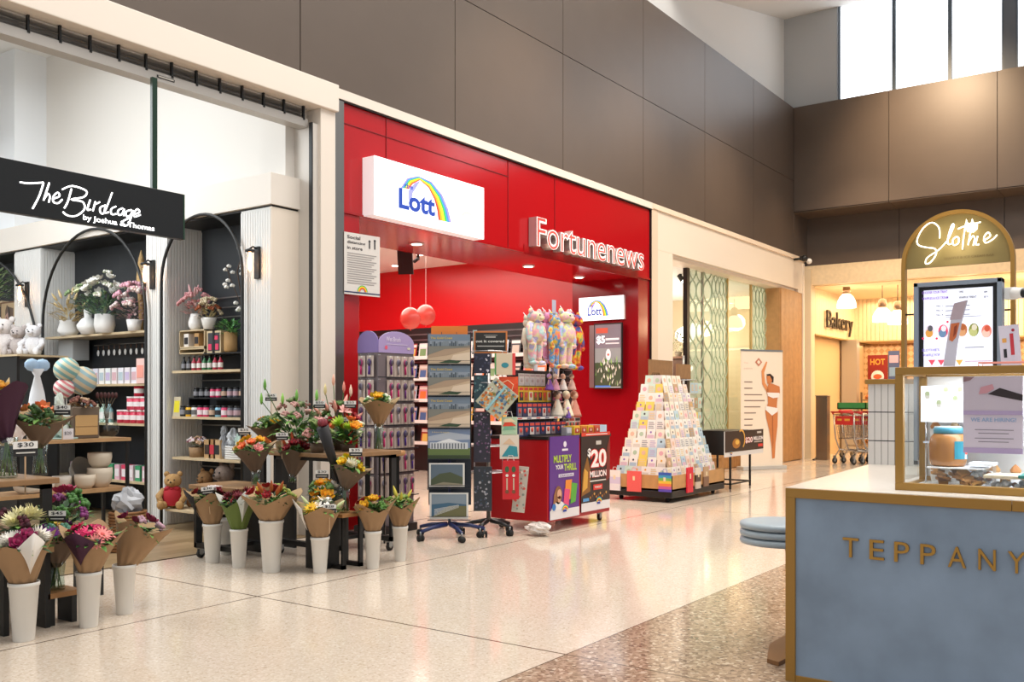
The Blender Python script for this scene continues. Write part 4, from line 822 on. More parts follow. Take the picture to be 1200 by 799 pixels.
def wrap(parent, r0, r1, h, m_in, m_out, seed, peaks=3, z0=0, amp=.16, name='paper_wrap', twist=0, front_dip=.12):
    """Cone of paper with a pointed, wavy rim; the rim is lower towards the viewer (-Y)."""
    r_ = random.Random(seed); n = 48; ph = r_.uniform(0, 6.28); b = MB()
    for off, m_ in ((0, m_out), (-.0025, m_in)):
        vs = []; rows = 9
        for j in range(rows):
            f = j / (rows - 1)
            for k in range(n):
                a = 2 * pi * k / n; pk = abs(math.fmod((a + ph + twist) / (2 * pi) * peaks, 1) - .5) * 2
                top = h * (1 + amp * (pk - .5) * 2 - front_dip * max(0, -sin(a))); z = z0 + top * f
                rr_ = r0 + (r1 - r0) * (z - z0) / h * (1 + .15 * f * f) + .006 * sin(9 * a + seed) * (1 - abs(2 * f - .5)) * (r1 / .15) + .01 * pk * f + off * 1.0
                vs.append((rr_ * cos(a), rr_ * sin(a), z + (.0 if off == 0 else -.001)))
        fs = []
        for j in range(rows - 1):
            for k in range(n): a_ = j * n + k; b_ = j * n + (k + 1) % n; fs.append((a_, b_, b_ + n, a_ + n))
        b.add(vs, fs, m_, True)
    return b.build(name, parent)
def corner_sheet(parent, r0, r1, h, ang, m_, name, span=1.1, lift=1.18, z0=0):
    """A second sheet of paper over part of the cone, ending in a point."""
    b = MB(); vs = []; n = 12
    for i in range(n + 1):
        a = radians(ang) + span * (i / n - .5); e_ = 1 - abs(i / n - .5) * 2
        for f in (1 - .75 * e_ * .9, lift * (.8 + .25 * e_)):
            z = z0 + h * f; rr_ = r0 + (r1 - r0) * f * 1.1 + .014; vs.append((rr_ * cos(a), rr_ * sin(a), z))
    b.add(vs, [(2 * i, 2 * i + 1, 2 * i + 3, 2 * i + 2) for i in range(n)], m_, True); return b.build(name, parent, solid=.002)
def price_tag(parent, p, lines=1, s=1.0, rz=0.0, tiltx=0.0, txt_='$55', grp=None):
    b = MB(); b.box(-.045 * s, -.001, 0, .045 * s, .001, .028 * s, mat('#1a1a1c', .5)).box(-.045 * s, -.0012, .028 * s, .045 * s, .001, .055 * s, mat('#e6e4e0', .5)); b.frame((0, -.0018, 0), (1, 0, 0), (0, 0, 1))
    b.txt(txt_, -.03 * s, .033 * s, .06 * s, .018 * s, mat('#26262a', .5), 1, .01); b.rect(-.035 * s, .011 * s, .035 * s, .016 * s, mat('#cfccc6'), 1); b.tube([(0, .004, -.14 * s), (0, .004, .03 * s)], .003 * s, WOODL, 5)
    return b.build('price_tag', parent, p, rot=(tiltx, 0, rz))
def bucket_mesh(h, r):
    b = MB(); b.lathe([(r * .68, 0), (r * .7, .004), (r * .97, h - .022), (r * 1.03, h - .02), (r * 1.03, h), (r * .98, h), (r * .95, h - .03), (r * .66, .02), (.001, .02)], (0, 0, 0), mat('#e2dfd8', .4), 28, caps=True); return b.mesh('bucket')
BK = {}
def bucket(x, y, h, r, label):
    k = (h, r)
    if k not in BK: BK[k] = bucket_mesh(h, r)
    return inst(BK[k], 'bucket', loc=(x, y, 0), label=label, cat='bucket')
KR = KRAFT; KIN = mat('#b89a74', .85); WPAP = mat('#e4ded6', .7); PUR = mat('#3f1730', .75); GRN = mat('#5e7030', .75); GREYP = mat('#6f5c4c', .85, noise=.06)
def bunch(px, py, H, R, label, blabel, spec, wrapc=(None, None), seed=1, wh=.26, wr=.15, tilt=(0, 0), sheet=None, tag_=None, peaks=3, nleaf=110, greens=GREENS, dome=.35, amp=.16, fscale=1.1):
    p = onZ(px, py); bucket(p.x, p.y, H, R, blabel)
    t = thing('flower_bouquet', label, 'bouquet', (p.x, p.y, H - .03), rot=(tilt[0], tilt[1], RZ_CAM))
    wo, wi = wrapc; wrap(t, R * .62, wr, wh, wi or KIN, wo or KR, seed, peaks, amp=amp)
    b = MB(); r_ = random.Random(seed)
    for i in range(9): a = i * .7; b.tube([(.02 * cos(a), .02 * sin(a), -.03), (.05 * cos(a), .05 * sin(a), wh * .8)], .004, mat('#4d6b34', .6), 5)
    b.build('stems', t)
    foliage(t, (0, 0, wh * .86), wr * .85, .03, nleaf, seed=seed, greens=greens)
    blooms(t, (0, 0, wh * .93), wr * .8, spec, seed, fscale, dome)
    if sheet: corner_sheet(t, R * .62, wr, wh, sheet[0], sheet[1], 'inner_sheet', *sheet[2:])
    if tag_: price_tag(t, tag_[0], s=1.1, txt_=tag_[1])
    return t
bunch(28, 750, .315, .077, 'kraft bouquet of magenta and white blooms in the nearest corner bucket', 'white bucket under the magenta and white bouquet, nearest of the row', [('rose', '#a01856', '#7a1040', 5), ('mum', '#eae6dc', '#e0d8b0', 4), ('bloom', '#6d1a4a', '#4a1038', 3)], seed=4, wr=.15, wh=.25, tilt=(.06, -.08), sheet=(-40, WPAP, .9), peaks=3)
bunch(104, 734, .315, .07, 'kraft and dark purple wrapped bouquet of bright pink gerberas', 'white bucket under the purple wrapped gerberas', [('gerbera', '#e0306c', '#f0a0a8', 5), ('gerbera', '#f0908c', '#d8605c', 3), ('rose', '#c82860', '#a01848', 3)], seed=9, wr=.145, wh=.26, tilt=(.05, .1), sheet=(-95, PUR, 1.6, 1.05), peaks=4)
bunch(146, 719, .3, .068, 'plain kraft wrapped bouquet leaning away, its flowers almost hidden', 'white bucket under the plain leaning kraft bouquet', [('rose', '#8a1a48', '#6a1238', 3), ('bloom', '#c8a0b0', '#b08898', 2)], seed=13, wr=.15, wh=.29, tilt=(-.25, .3), peaks=4, amp=.1)
bunch(249, 659, .31, .075, 'brown wrapped bouquet with a black corner beside the teddy bears', 'white bucket under the bouquet with the black paper corner', [('rose', '#8a1824', '#6a101c', 4), ('bloom', '#e8e0e0', '#d0c0c0', 3)], seed=17, wr=.15, wh=.27, tilt=(0, -.1), sheet=(-140, mat('#1f1a1c', .7), .9), tag_=((.03, -.12, .27), '$30'))
bunch(280, 665, .3, .068, 'olive green wrapped bouquet of dark red flowers and yellow blooms', 'white bucket under the olive green wrapped bouquet', [('mum', '#7a2430', '#5a1a24', 5), ('gerbera', '#f2c818', '#c89010', 2), ('berry', '#8a2030', None, 3)], (GRN, mat('#d8d8d0', .7)), seed=21, wr=.14, wh=.27, sheet=(-60, mat('#c9ccc4', .6), .7))
p_ = onZ(262, 653); bucket(p_.x + .1, p_.y + .1, .3, .065, 'white bucket half hidden behind the two buckets near the teddy bears')
bunch(318, 670, .39, .09, 'wide kraft bouquet of red banksia, roses and greenery in the tallest bucket', 'tallest white bucket, under the red banksia bouquet', [('rose', '#b01824', '#7a1018', 6), ('bud', '#b05a28', None, 4), ('bloom', '#7a8a3a', '#a0a850', 4), ('berry', '#d0b020', None, 3)], seed=25, wr=.2, wh=.22, peaks=4, nleaf=90)
bunch(375, 671, .27, .069, 'kraft bouquet of white lilies and yellow daisies with white inner paper', 'white bucket under the white lily bouquet', [('lily', '#f0ece4', '#d0a040', 4), ('gerbera', '#f2c020', '#d09010', 2), ('bud', '#cfd8a0', None, 3)], seed=30, wr=.155, wh=.26, sheet=(-150, WPAP, .9), peaks=3, tag_=((.09, -.1, .22), '$28'))
bunch(437, 666, .29, .065, 'kraft bouquet of red and yellow flowers with pointed paper near brush stand', 'white bucket under the red and yellow kraft bouquet', [('rose', '#b01c28', '#7a1018', 3), ('rose', '#f0c028', '#d09818', 3), ('bloom', '#5d8a3c', '#4a7030', 2)], seed=36, wr=.14, wh=.24, peaks=3)
bunch(469, 657, .28, .062, 'kraft bouquet of leafy green stems beside the calendar rack', 'white bucket under the leafy green bouquet, last of the row', [('bloom', '#8aa04a', '#6a8838', 4), ('bud', '#c8b840', None, 3)], seed=41, wr=.13, wh=.24, peaks=3, nleaf=80)

# bouquets in glass vases on the display trolleys
VG = glass_mat('#eef4f2', .25)
def vase_bouquet(p, label, spec, seed, wr=.13, wh=.2, vr=.05, vh=.2, paper=GREYP, tag_=None, dome=.4, nleaf=90, tilt=(0, 0), fs=1.15, greens=GREENS, sheet=None, gap=.0):
    t = thing('vase_bouquet', label, 'bouquet', p, rot=(0, 0, RZ_CAM))
    b = MB(); b.lathe([(vr * .9, 0), (vr, .006), (vr * .85, vh * .5), (vr * 1.05, vh), (vr * 1.0, vh), (vr * .8, vh * .5), (vr * .9, .015)], (0, 0, 0), VG, 20); b.build('glass_vase', t)
    b = MB()
    for i in range(8): a = i * .8; b.tube([(vr * .6 * cos(a), vr * .6 * sin(a), .012), (.012 * cos(a + 2), .012 * sin(a + 2), vh), (.03 * cos(a + 2), .03 * sin(a + 2), vh + wh * .7)], .0035, mat('#5d7a3c', .6), 5)
    b.build('stems', t)
    e = bpy.data.objects.new('wrapped_head', None); col.objects.link(e); e.parent = t; e.location = (0, 0, vh - .03 + gap); e.rotation_euler = (tilt[0], tilt[1], 0)
    wrap(e, .022, wr, wh, KIN, paper, seed, 3, amp=.12)
    foliage(e, (0, 0, wh * .9), wr * .85, .03, nleaf, seed=seed, greens=greens); blooms(e, (0, 0, wh * .97), wr * .8, spec, seed, fs, dome)
    if sheet: corner_sheet(e, .022, wr, wh, sheet[0], sheet[1], 'inner_sheet', *sheet[2:])
    if tag_: price_tag(t, tag_[0], s=tag_[2] if len(tag_) > 2 else 1.1, txt_=tag_[1])
    return t
# ---------------- display trolleys: black steel frames on castors
def caster(parent, x, y):
    c = MB(); c.tube([(0, -.012, .035), (0, .012, .035)], .034, RUBBER, 14); c.tube([(0, -.014, .035), (0, .014, .035)], .014, STEEL, 8); c.box(-.022, -.018, .035, .022, -.014, .08, STEEL); c.box(-.022, .014, .035, .022, .018, .08, STEEL); c.box(-.03, -.03, .078, .03, .03, .084, STEEL)
    return c.build('caster', parent, (x, y, 0))
def display_trolley(x0, y0, x1, y1, ztop, label, shelves, rz=0, wood=mat('#8f6c48', .5, noise=.15, nscale=9)):
    t = thing('display_trolley', label, 'table', (x0, y0, 0)); w_, d_ = x1 - x0, y1 - y0
    for nm, xx in (('end_frame', 0), ('end_frame', w_ - .06)):
        b = MB(); b.box(xx, .0, .085, xx + .06, .03, ztop - .035, BLACK); b.box(xx, d_ - .03, .085, xx + .06, d_, ztop - .035, BLACK); b.box(xx, 0, .085, xx + .06, d_, .125, BLACK); b.box(xx, 0, ztop - .065, xx + .06, d_, ztop - .035, BLACK); b.build(nm, t)
    MB().box(.06, d_ * .5 - .02, .09, w_ - .06, d_ * .5 + .02, .12, BLACK).build('stretcher', t)
    MB().box(-.03, -.03, ztop - .035, w_ + .03, d_ + .03, ztop, wood).build('table_top', t, bevel=.004)
    for z in shelves: MB().box(.0, .02, z - .025, w_, d_ - .02, z, wood).build('shelf', t)
    for xx in (.03, w_ - .03):
        for yy_ in (.05, d_ - .05): caster(t, xx, yy_)
    return t
display_trolley(5.25, 5.5, 5.95, 6.25, .86, 'black steel display trolley with wooden top crowded with bouquets by the red upright', [])
display_trolley(4.72, 6.0, 5.12, 6.6, .6, 'low black steel display trolley behind the row of white buckets', [])
display_trolley(1.9, 5.5, 2.95, 6.3, .83, 'black steel display trolley with wooden shelf at the flower shop corner', [.5])
# round wood slab stool at brush stand
p = onY(447, 545, 5.62)
WSL = mat('#a87a4c', .5, noise=.15, nscale=8)
t = thing('plant_stand', 'small wood topped stand with flat black legs before the brush stand', 'stand', (6.0 - .0, 5.85, 0))
q = onY(448, 528, 5.8); t.location = (q.x, 5.8, 0)
b = MB(); b.lathe([(.2, q.z - .04), (.205, q.z - .03), (.205, q.z - .008), (.2, q.z)], (0, 0, 0), WSL, 26); b.build('table_top', t)
for a in (0, 1, 2, 3): MB().obox((.13 * cos(a * pi / 2 + .6), .13 * sin(a * pi / 2 + .6), (q.z - .04) / 2), (.045, .012, q.z - .04), BLACK, (0, 0, a * pi / 2 + .6)).build('leg', t)
ZT = q.z

def vb(px, py_base, Y, label, **k):
    """Vase bouquet whose vase foot stands on a surface: measured foot position on the plane Y."""
    p = onY(px, py_base, Y); return vase_bouquet(p if k.get('z') is None else (p.x, Y, k['z']), label, **{a: v for a, v in k.items() if a != 'z'})
RO = lambda c, d, n: ('rose', c, d, n)
vb(444, 527, 5.8, 'yellow rose bouquet in kraft and a ribbed glass vase on round wood stand', z=ZT, spec=[RO('#f2c22c', '#d89c10', 4), ('bloom', '#6a8a50', '#dfe6d0', 3)], seed=51, wr=.15, wh=.24, vr=.045, vh=.24, paper=KR)
TT = .86
vb(404, 530, 5.62, 'white chrysanthemum and yellow rose bouquet on the trolley by the red upright', z=.60 + .0, spec=[('mum', '#e8e2cc', '#d8c890', 2), RO('#f2d020', '#d8a810', 4), ('bloom', '#7fa050', '#a8c070', 2)], seed=52, wr=.135, wh=.2, vr=.04, vh=.2, tag_=((.1, -.09, .44), '$35'), tilt=(.0, .25))
# the stand it is on
p = onY(404, 560, 5.62)
t = thing('plant_stand', 'low wood topped stand with black frame under the white chrysanthemums', 'stand', (p.x, 5.62, 0)); t.location = (onY(404, 560, 5.3).x, 5.3, 0)
MB().box(-.12, -.1, .395, .12, .1, .42, WSL).build('table_top', t, bevel=.003)
for sx in (-.09, .09): MB().box(sx - .02, -.09, 0, sx + .02, .09, .03, BLACK).box(sx - .02, -.09, 0, sx + .02, -.07, .395, BLACK).box(sx - .02, .07, 0, sx + .02, .09, .395, BLACK).build('leg_frame', t)
arr = bpy.data.objects['vase_bouquet.001']; arr.location = (t.location.x, 5.3, .42)
vb(300, 560, 6.1, 'yellow orange and pink rose bouquet in grey paper and glass vase', z=.6, spec=[RO('#f2c028', '#e09818', 5), RO('#f0905a', '#e06a38', 4), RO('#f0a8a0', '#e88888', 2)], seed=53, wr=.15, wh=.22, vr=.04, vh=.13, tag_=((-.1, .02, .4), '$35'), tilt=(.1, -.1), dome=.5)
vb(343, 560, 6.05, 'dark red rose and orange banksia bouquet in grey paper cone', z=.6, spec=[RO('#9c1420', '#6a0c14', 5), ('bud', '#c05020', None, 3)], seed=54, wr=.15, wh=.25, vr=.035, vh=.08, tag_=((-.06, -.12, .36), '$35'), tilt=(.05, .12))
vb(317, 520, 6.45, 'sunflower yellow gerbera bouquet in brown paper above the rose cones', z=.86 - .0, spec=[('gerbera', '#f2c010', '#7a5a10', 4), ('bloom', '#5a7a3a', '#3a5a2a', 3)], seed=55, wr=.14, wh=.2, vr=.03, vh=.06, tilt=(.05, -.15), nleaf=70)
# side table carrying it
MB().box(-.2, -.15, .83, .2, .15, .858, WSL).box(-.18, -.13, 0, -.15, .13, .83, BLACK).box(.15, -.13, 0, .18, .13, .83, BLACK).build('plant_stand', None, (onY(317, 520, 6.45).x, 6.45, 0), 0, 'tall slim black stand behind the rose cones by the cream pillar', 'stand')
# mixed arrangements in pots on the trolley top
def arrangement(px, Y, z, label, spec, seed, rx=.16, nleaf=90, pot='#5a4634', ph=.12, fs=1.3, dome=.8, greens=GREENS, ln=.11, tag_=None, spikes=None):
    X = onY(px, 500, Y).x; t = thing('flower_arrangement', label, 'flowers', (X, Y, z), rot=(0, 0, RZ_CAM))
    b = MB(); b.lathe([(.05, 0), (.065, ph), (.06, ph), (.045, .01)], (0, 0, 0), mat(pot, .7), 18); b.build('pot', t)
    foliage(t, (0, 0, ph + rx * .45), rx * .8, rx * .5, nleaf, ln=ln, wd=.018, seed=seed, greens=greens, up=.7); blooms(t, (0, 0, ph + rx * .65), rx * .85, spec, seed, fs, dome, .04)
    if spikes:
        b = MB()
        for (dx, hz, c) in spikes: b.tube([(dx * .2, 0, ph), (dx * .7, 0, ph + hz * .6), (dx, -.01, ph + hz)], .004, mat('#4a6b34', .6), 5); b.lathe([(.004, -.03), (.014, 0), (.013, .03), (.002, .07)], (dx, -.01, ph + hz), mat(c, .6), 8)
        b.build('tall_stems', t)
    for tg in tag_ or []: price_tag(t, tg[0], s=1.1, txt_=tg[1], rz=tg[2] if len(tg) > 2 else 0)
    return t
arrangement(348, 6.15, .86, 'tall arching green arrangement with blush blooms and black wrapped stems', [('bloom', '#c89a90', '#a87a74', 6), ('bloom', '#7a8a5a', '#5a6a44', 6), ('berry', '#8a5a50', None, 3)], 61, rx=.22, nleaf=130, ln=.16, spikes=[(-.27, .42, '#5f9a3a'), (-.3, .3, '#78b048'), (-.12, .3, '#8ac050'), (0, .33, '#6fa848'), (.17, .33, '#7ab850')], tag_=[((-.22, .0, .42), '$45'), ((.2, -.04, .36), '$50')])
arrangement(395, 5.95, .86, 'arrangement of pink lily buds and red roses with white price tags', [RO('#b01c28', '#7a1018', 5), ('bud', '#e8a090', None, 5), ('lily', '#e8b0a8', '#c06a60', 3), ('bloom', '#5a7a3a', '#3f5f2c', 4)], 62, rx=.2, nleaf=110, spikes=[(-.03, .46, '#e0a890'), (-.1, .38, '#d8c890'), (.06, .4, '#d88878'), (.12, .37, '#e8c8b0')], tag_=[((.13, -.1, .36), '$55', .3), ((.08, -.14, .22), '$50', -.4)])
arrangement(408, 5.72, .86, 'low posy of lime chrysanthemums with orange and yellow blooms', [('mum', '#a8c83a', '#8aa828', 3), RO('#f0b028', '#e08818', 4), RO('#f08048', '#d86030', 2), ('bloom', '#dfe0c8', '#c0c8a0', 4)], 63, rx=.15, nleaf=80, ph=.06, dome=.6)
arrangement(372, 5.75, .86, 'posy of blush native blooms in a small brown box', [('bloom', '#c89088', '#a06a64', 5), ('bloom', '#8a9a5a', '#6a7a44', 4)], 64, rx=.13, ph=.08, dome=.6)
p = onY(380, 575, 5.6)
t = arrangement(378, 5.42, 0, 'small posy of yellow and orange ranunculus on a short black pedestal', [RO('#f2b428', '#e09018', 6), RO('#e8e0d8', '#d8c8b8', 3), ('bloom', '#6a8a4a', '#4a6a34', 3)], 65, rx=.11, nleaf=50, ph=.08, dome=.6, tag_=[((.0, -.02, .26), '$30')])
t.location.z = .43; MB().box(-.09, -.09, 0, .09, .09, .43, BLACK).build('pedestal', None, (t.location.x, 5.42, 0), 0, 'short black pedestal carrying the small yellow and orange posy', 'pedestal')
# long black wrapped umbrella-like bundle leaning
t = thing('wrapped_bundle', 'long black paper wrapped bundle of single stems leaning on trolley', 'bouquet', (5.2, 5.6, .45)); a = onY(398, 565, 5.35); c = onY(378, 500, 5.35)
t.location = a; d = c - a; MB().tube([(0, 0, 0), tuple(d * .5), tuple(d)], .02, mat('#1a181b', .6), 8, .05).build('black_wrap', t); b = MB()
for i in range(5): b.ball((d.x + .02 * cos(i * 1.3), d.y + .02 * sin(i * 1.3), d.z + .03), (.02, .02, .03), mat('#7a2430', .6), 8)
b.build('dark_buds', t)

# left corner trolley: vases and posies
vb(47, 551, 5.75, 'orange rose bouquet with leafy greens in grey paper and ribbed glass vase', z=.83, spec=[RO('#f09058', '#e06a38', 5), ('bloom', '#3f5f2c', '#2c4522', 3)], seed=71, wr=.16, wh=.2, vr=.045, vh=.2, nleaf=90, tilt=(.12, .1), tag_=((.16, -.05, .37), '$40'))
vb(8, 556, 5.7, 'tall leafy bouquet in dark purple paper and clear vase at photo edge', z=.83, spec=[('bloom', '#b8c868', '#8aa848', 4), RO('#e8b040', '#c88820', 2), ('bud', '#c8a878', None, 3)], seed=72, wr=.18, wh=.3, vr=.06, vh=.24, nleaf=120, paper=PUR, tilt=(0, -.3))
vb(66, 618, 5.62, 'purple daisy and lime bloom bouquet in brown paper and square vase', z=.5, spec=[('gerbera', '#7a2a8a', '#501860', 3), ('mum', '#b8cc3a', '#98ac28', 3), RO('#f0d878', '#e0b848', 2), ('bloom', '#5f8f7a', '#487a60', 4)], seed=73, wr=.15, wh=.2, vr=.05, vh=.16, nleaf=70, tag_=((.02, -.03, .4), '$45'))
bpy.data.objects['vase_bouquet.007'].location = (onY(66, 618, 5.35).x, 5.35, .19) if 'vase_bouquet.007' in bpy.data.objects else (0, 0, 0)
p = onY(66, 610, 5.35)
MB().box(-.1, -.1, .16, .1, .1, .19, WSL).box(-.08, -.08, 0, -.05, .08, .16, BLACK).box(.05, -.08, 0, .08, .08, .16, BLACK).build('plant_stand', None, (p.x, 5.35, 0), 0, 'low black legged riser under the purple daisy bouquet', 'stand')
arrangement(27, 5.3, .5, 'large cream chrysanthemum posy in a low dark box with price card', [('mum', '#ecE6b8', '#d8d090', 4), ('bloom', '#5a2030', '#3f1420', 3)], 74, rx=.11, nleaf=40, ph=.05, fs=1.5, dome=.7, tag_=[((.1, -.12, .02), '$85')])
arrangement(100, 5.95, .36, 'bushy posy of pink and purple flowers behind the gerbera bucket', [RO('#c03060', '#8a1840', 4), ('bloom', '#8a3a7a', '#6a2858', 4), ('bloom', '#4f7f3a', '#3a6a2c', 6)], 75, rx=.18, nleaf=120, ph=.08)
bpy.data.objects['flower_arrangement.006'].location = (3.3, 6.0, .36)
MB().box(-.2, -.18, .33, .2, .18, .36, WSL).box(-.18, -.16, 0, -.15, .16, .33, BLACK).box(.15, -.16, 0, .18, .16, .33, BLACK).build('plant_stand', None, (3.3, 6.0, 0), 0, 'low stand with black panel legs behind the gerbera bucket', 'stand')
# riser for the cream chrysanthemums
p = onY(27, 640, 5.3)
bpy.data.objects['flower_arrangement.005'].location = (p.x, 5.35, .46); MB().box(-.14, -.12, .43, .14, .12, .46, mat('#b89468', .5)).box(-.13, -.1, 0, -.1, .1, .43, BLACK).box(.1, -.1, 0, .13, .1, .43, BLACK).build('plant_stand', None, (p.x, 5.35, 0), 0, 'narrow pale topped stand under the cream chrysanthemum posy', 'stand')
t = thing('lined_notice', 'small cream card notice on a pale stake among the corner flowers', 'sign', (onY(36, 555, 5.5).x, 5.56, .83)); price_tag(t, (0, 0, .13), s=1.6, txt_='$30')
bpy.data.objects['lined_notice'].name = 'price_card'

# ---------------- open display shelf inside the flower shop
SX0, SX1, SY0, SY1 = 2.9, 4.74, 7.55, 7.95
t = thing('display_shelf', 'open display shelf with wooden boards and slim black posts inside flower shop', 'shelf', (SX0, SY0, 0))
for xx in (0, SX1 - SX0 - .025):
    for yy_ in (0, SY1 - SY0 - .025): MB().box(xx, yy_, 0, xx + .025, yy_ + .025, .96, BLACK).build('post', t)
for z in (.12, .5, .93): MB().box(-.01, -.01, z, SX1 - SX0 + .01, SY1 - SY0 + .01, z + .03, mat('#b08a60', .5, noise=.12, nscale=9)).build('shelf_board', t)
def sx(px, py, Y=7.7): return onY(px, py, Y).x
POTW = mat('#d6c9b6', .6); POTL = mat('#e6e0d6', .5)
def pot(x, y, z, r, h, label, m_=POTW, belly=1.0):
    b = MB(); b.lathe([(r * .6, 0), (r * .9 * belly, h * .3), (r, h * .7), (r * .98, h), (r * .88, h), (r * .85, h * .5), (.001, h * .2)], (0, 0, 0), m_, 24, caps=True); return b.build('plant_pot', None, (x, y, z), 0, label, 'pot')
pot(sx(98, 560), 7.68, .53, .085, .12, 'sand coloured round pot at the post end of middle shelf', POTW); pot(sx(117, 560), 7.7, .53, .105, .17, 'taller sand coloured cup pot beside the wicker basket', POTW); b_ = pot(sx(117, 535), 7.7, .70, .1, .13, 'sand coloured pot stacked upside on the taller cup pot', POTW)
pot(sx(30, 565), 7.65, .53, .12, .11, 'wide white pot low on the middle shelf by the vases', POTL); pot(sx(52, 565), 7.7, .53, .08, .1, 'small white round pot beside the wide white pot', POTL); pot(sx(80, 562), 7.8, .53, .08, .11, 'white round pot behind the purple daisy bouquet', POTL)
t = thing('tilted_bowl', 'grey metal bowl leaning on its side on the middle shelf', 'bowl', (sx(104, 543), 7.8, .66), rot=(radians(60), .3, .2)); MB().lathe([(.03, -.08), (.1, -.05), (.14, .03), (.136, .03), (.095, -.045), (.001, -.07)], (0, 0, 0), mat('#8b867e', .5), 22).build('bowl_shell', t); t.name = 'serving_bowl'
t = thing('gift_hamper', 'brown paper bag hamper with kraft label and dried flowers on top shelf', 'bag', (sx(96, 505), 7.7, .96))
MB().box(-.12, -.07, 0, .12, .07, .27, mat('#6b5c4e', .8)).build('bag_body', t, bevel=.01); MB().box(-.1, -.076, .03, .1, -.071, .2, mat('#c09a66', .7)).box(-.1, -.078, .1, .1, -.075, .105, mat('#8f6d44', .7)).build('kraft_label', t); foliage(t, (0, 0, .28), .1, .02, 40, ln=.06, seed=80, greens=['#9a7a50', '#7a5a3a', '#6a3a30', '#b09060']); blooms(t, (0, 0, .29), .09, [('bloom', '#8a5a4a', '#6a3a34', 4), ('bloom', '#c0a080', '#a08060', 3)], 81, 1.1)
t = thing('fish_bowl_vase', 'round clear glass vase holding dark dried stems on top shelf', 'vase', (sx(127, 505), 7.72, .96)); MB().lathe([(.05, 0), (.09, .04), (.1, .08), (.08, .14), (.03, .16), (.028, .2), (.035, .22)], (0, 0, 0), VG, 22, caps=False).build('glass_bowl', t); b = MB()
for i in range(6): b.tube([(0, 0, .05), (.01 * i - .03, 0, .25), (.035 * i - .09, 0, .36)], .003, mat('#5a4a34', .6), 4); b.ball((.035 * i - .09, 0, .37), (.018, .012, .028), mat('#4a2020', .6), 7)
b.build('dried_stems', t); t.name = 'bowl_vase'
t = thing('wicker_basket', 'brown wicker basket holding a grey wrapped bundle by the post', 'basket', (sx(146, 590, 7.4), 7.35, 0)); b = MB()
for k in range(13): b.tube([(.15 * cos(2 * pi * i / 20) * (1 + .003 * (i % 2) * 10), .12 * sin(2 * pi * i / 20) * (1 + .003 * (i % 2) * 10), .02 + k * .026) for i in range(20)], .0125, mat('#8a5f38', .7, noise=.2, nscale=40), 6, closed=True)
b.lathe([(.12, 0), (.12, .02)], (0, 0, 0), mat('#8a5f38', .7), 16); b.build('woven_body', t)
def crumple(parent, c, r, mt_, seed, name):
    r_ = random.Random(seed); b = MB(); b.ball((0, 0, 0), (1, 1, 1), mt_, 18); b.v = [tuple(Vector(c) + Vector((p[0] * r[0], p[1] * r[1], p[2] * r[2])) * r_.uniform(.72, 1.15)) for p in b.v]; b.sm = [False] * len(b.sm); return b.build(name, parent)
crumple(t, (0, 0, .42), (.13, .1, .12), mat('#b9bcc2', .35), 5, 'wrapped_bundle')
t = thing('price_card', 'white framed price card standing at the front of the top shelf', 'sign', (sx(72, 512), 7.6, .96)); MB().box(-.05, 0, -.02, .05, .006, .09, mat('#d8d4d8', .5)).build('card', t); b = MB().frame((-.05, -.001, 0), (1, 0, 0), (0, 0, 1)); b.txt('$20', .02, .035, .06, .03, mat('#50505a'), 1); b.build('print', t)
MB().lathe([(.14, 0), (.15, .008), (.145, .012), (.001, .009)], (0, 0, 0), mat('#bfe0dc', .4), 22).build('plate', None, (sx(75, 510), 7.75, .96), 0, 'pale turquoise plate lying flat on the top shelf', 'plate')
# balloon-like striped spheres = striped fabric baubles on sticks
for px, py, r, c1, c2, lb in ((75, 447, .085, '#d87a80', '#e8e0d8', 'red and cream striped round balloon on a stick above the shelf'), (96, 438, .125, '#8fb0b8', '#d8c8a8', 'large blue and sand striped round balloon above the kraft hamper'), (78, 425, .105, '#7fb0b0', '#d8d0b0', 'teal and cream striped round balloon behind the other two')):
    p = onY(px, py + 8, 7.85); t = thing('striped_balloon', lb, 'balloon', p); b = MB(); n = 20; vs = []; R3 = Euler((.4, .5, 0)).to_matrix()
    for j in range(13):
        th = pi * j / 12
        for k in range(n): v = R3 @ Vector((r * sin(th) * cos(2 * pi * k / n), r * sin(th) * sin(2 * pi * k / n), r * cos(th))); vs.append(tuple(v))
    for j in range(12): 
        b0 = len(b.v); b.add([vs[j * n + k] for k in range(n)] + [vs[(j + 1) * n + k] for k in range(n)], [(k, n + k, n + (k + 1) % n, (k + 1) % n) for k in range(n)], mat(c1 if j % 2 else c2, .35), True)
    b.build('balloon', t); MB().cyl((0, 0, -r), (0, 0, .96 - p.z), .004, WHITE, 6).build('stick', t)
# wrapped plush pillows in cellophane on the shelf
for i, (px, c) in enumerate(((22, '#e2dcdc'), (73, '#dce6dc'))):
    p = sx(px, 505); t = thing('cellophane_parcel', ('white cellophane parcel of soft toys beside the grey paper bouquet', 'mint tinted cellophane parcel of white soft toys by the kraft hamper')[i], 'gift parcel', (p, 7.75, .96)); crumple(t, (0, 0, .14), (.12, .09, .15), mat(c, .25), 8 + i, 'parcel'); crumple(t, (0, 0, .31), (.04, .04, .08), mat(c, .25), 18 + i, 'gathered_top')

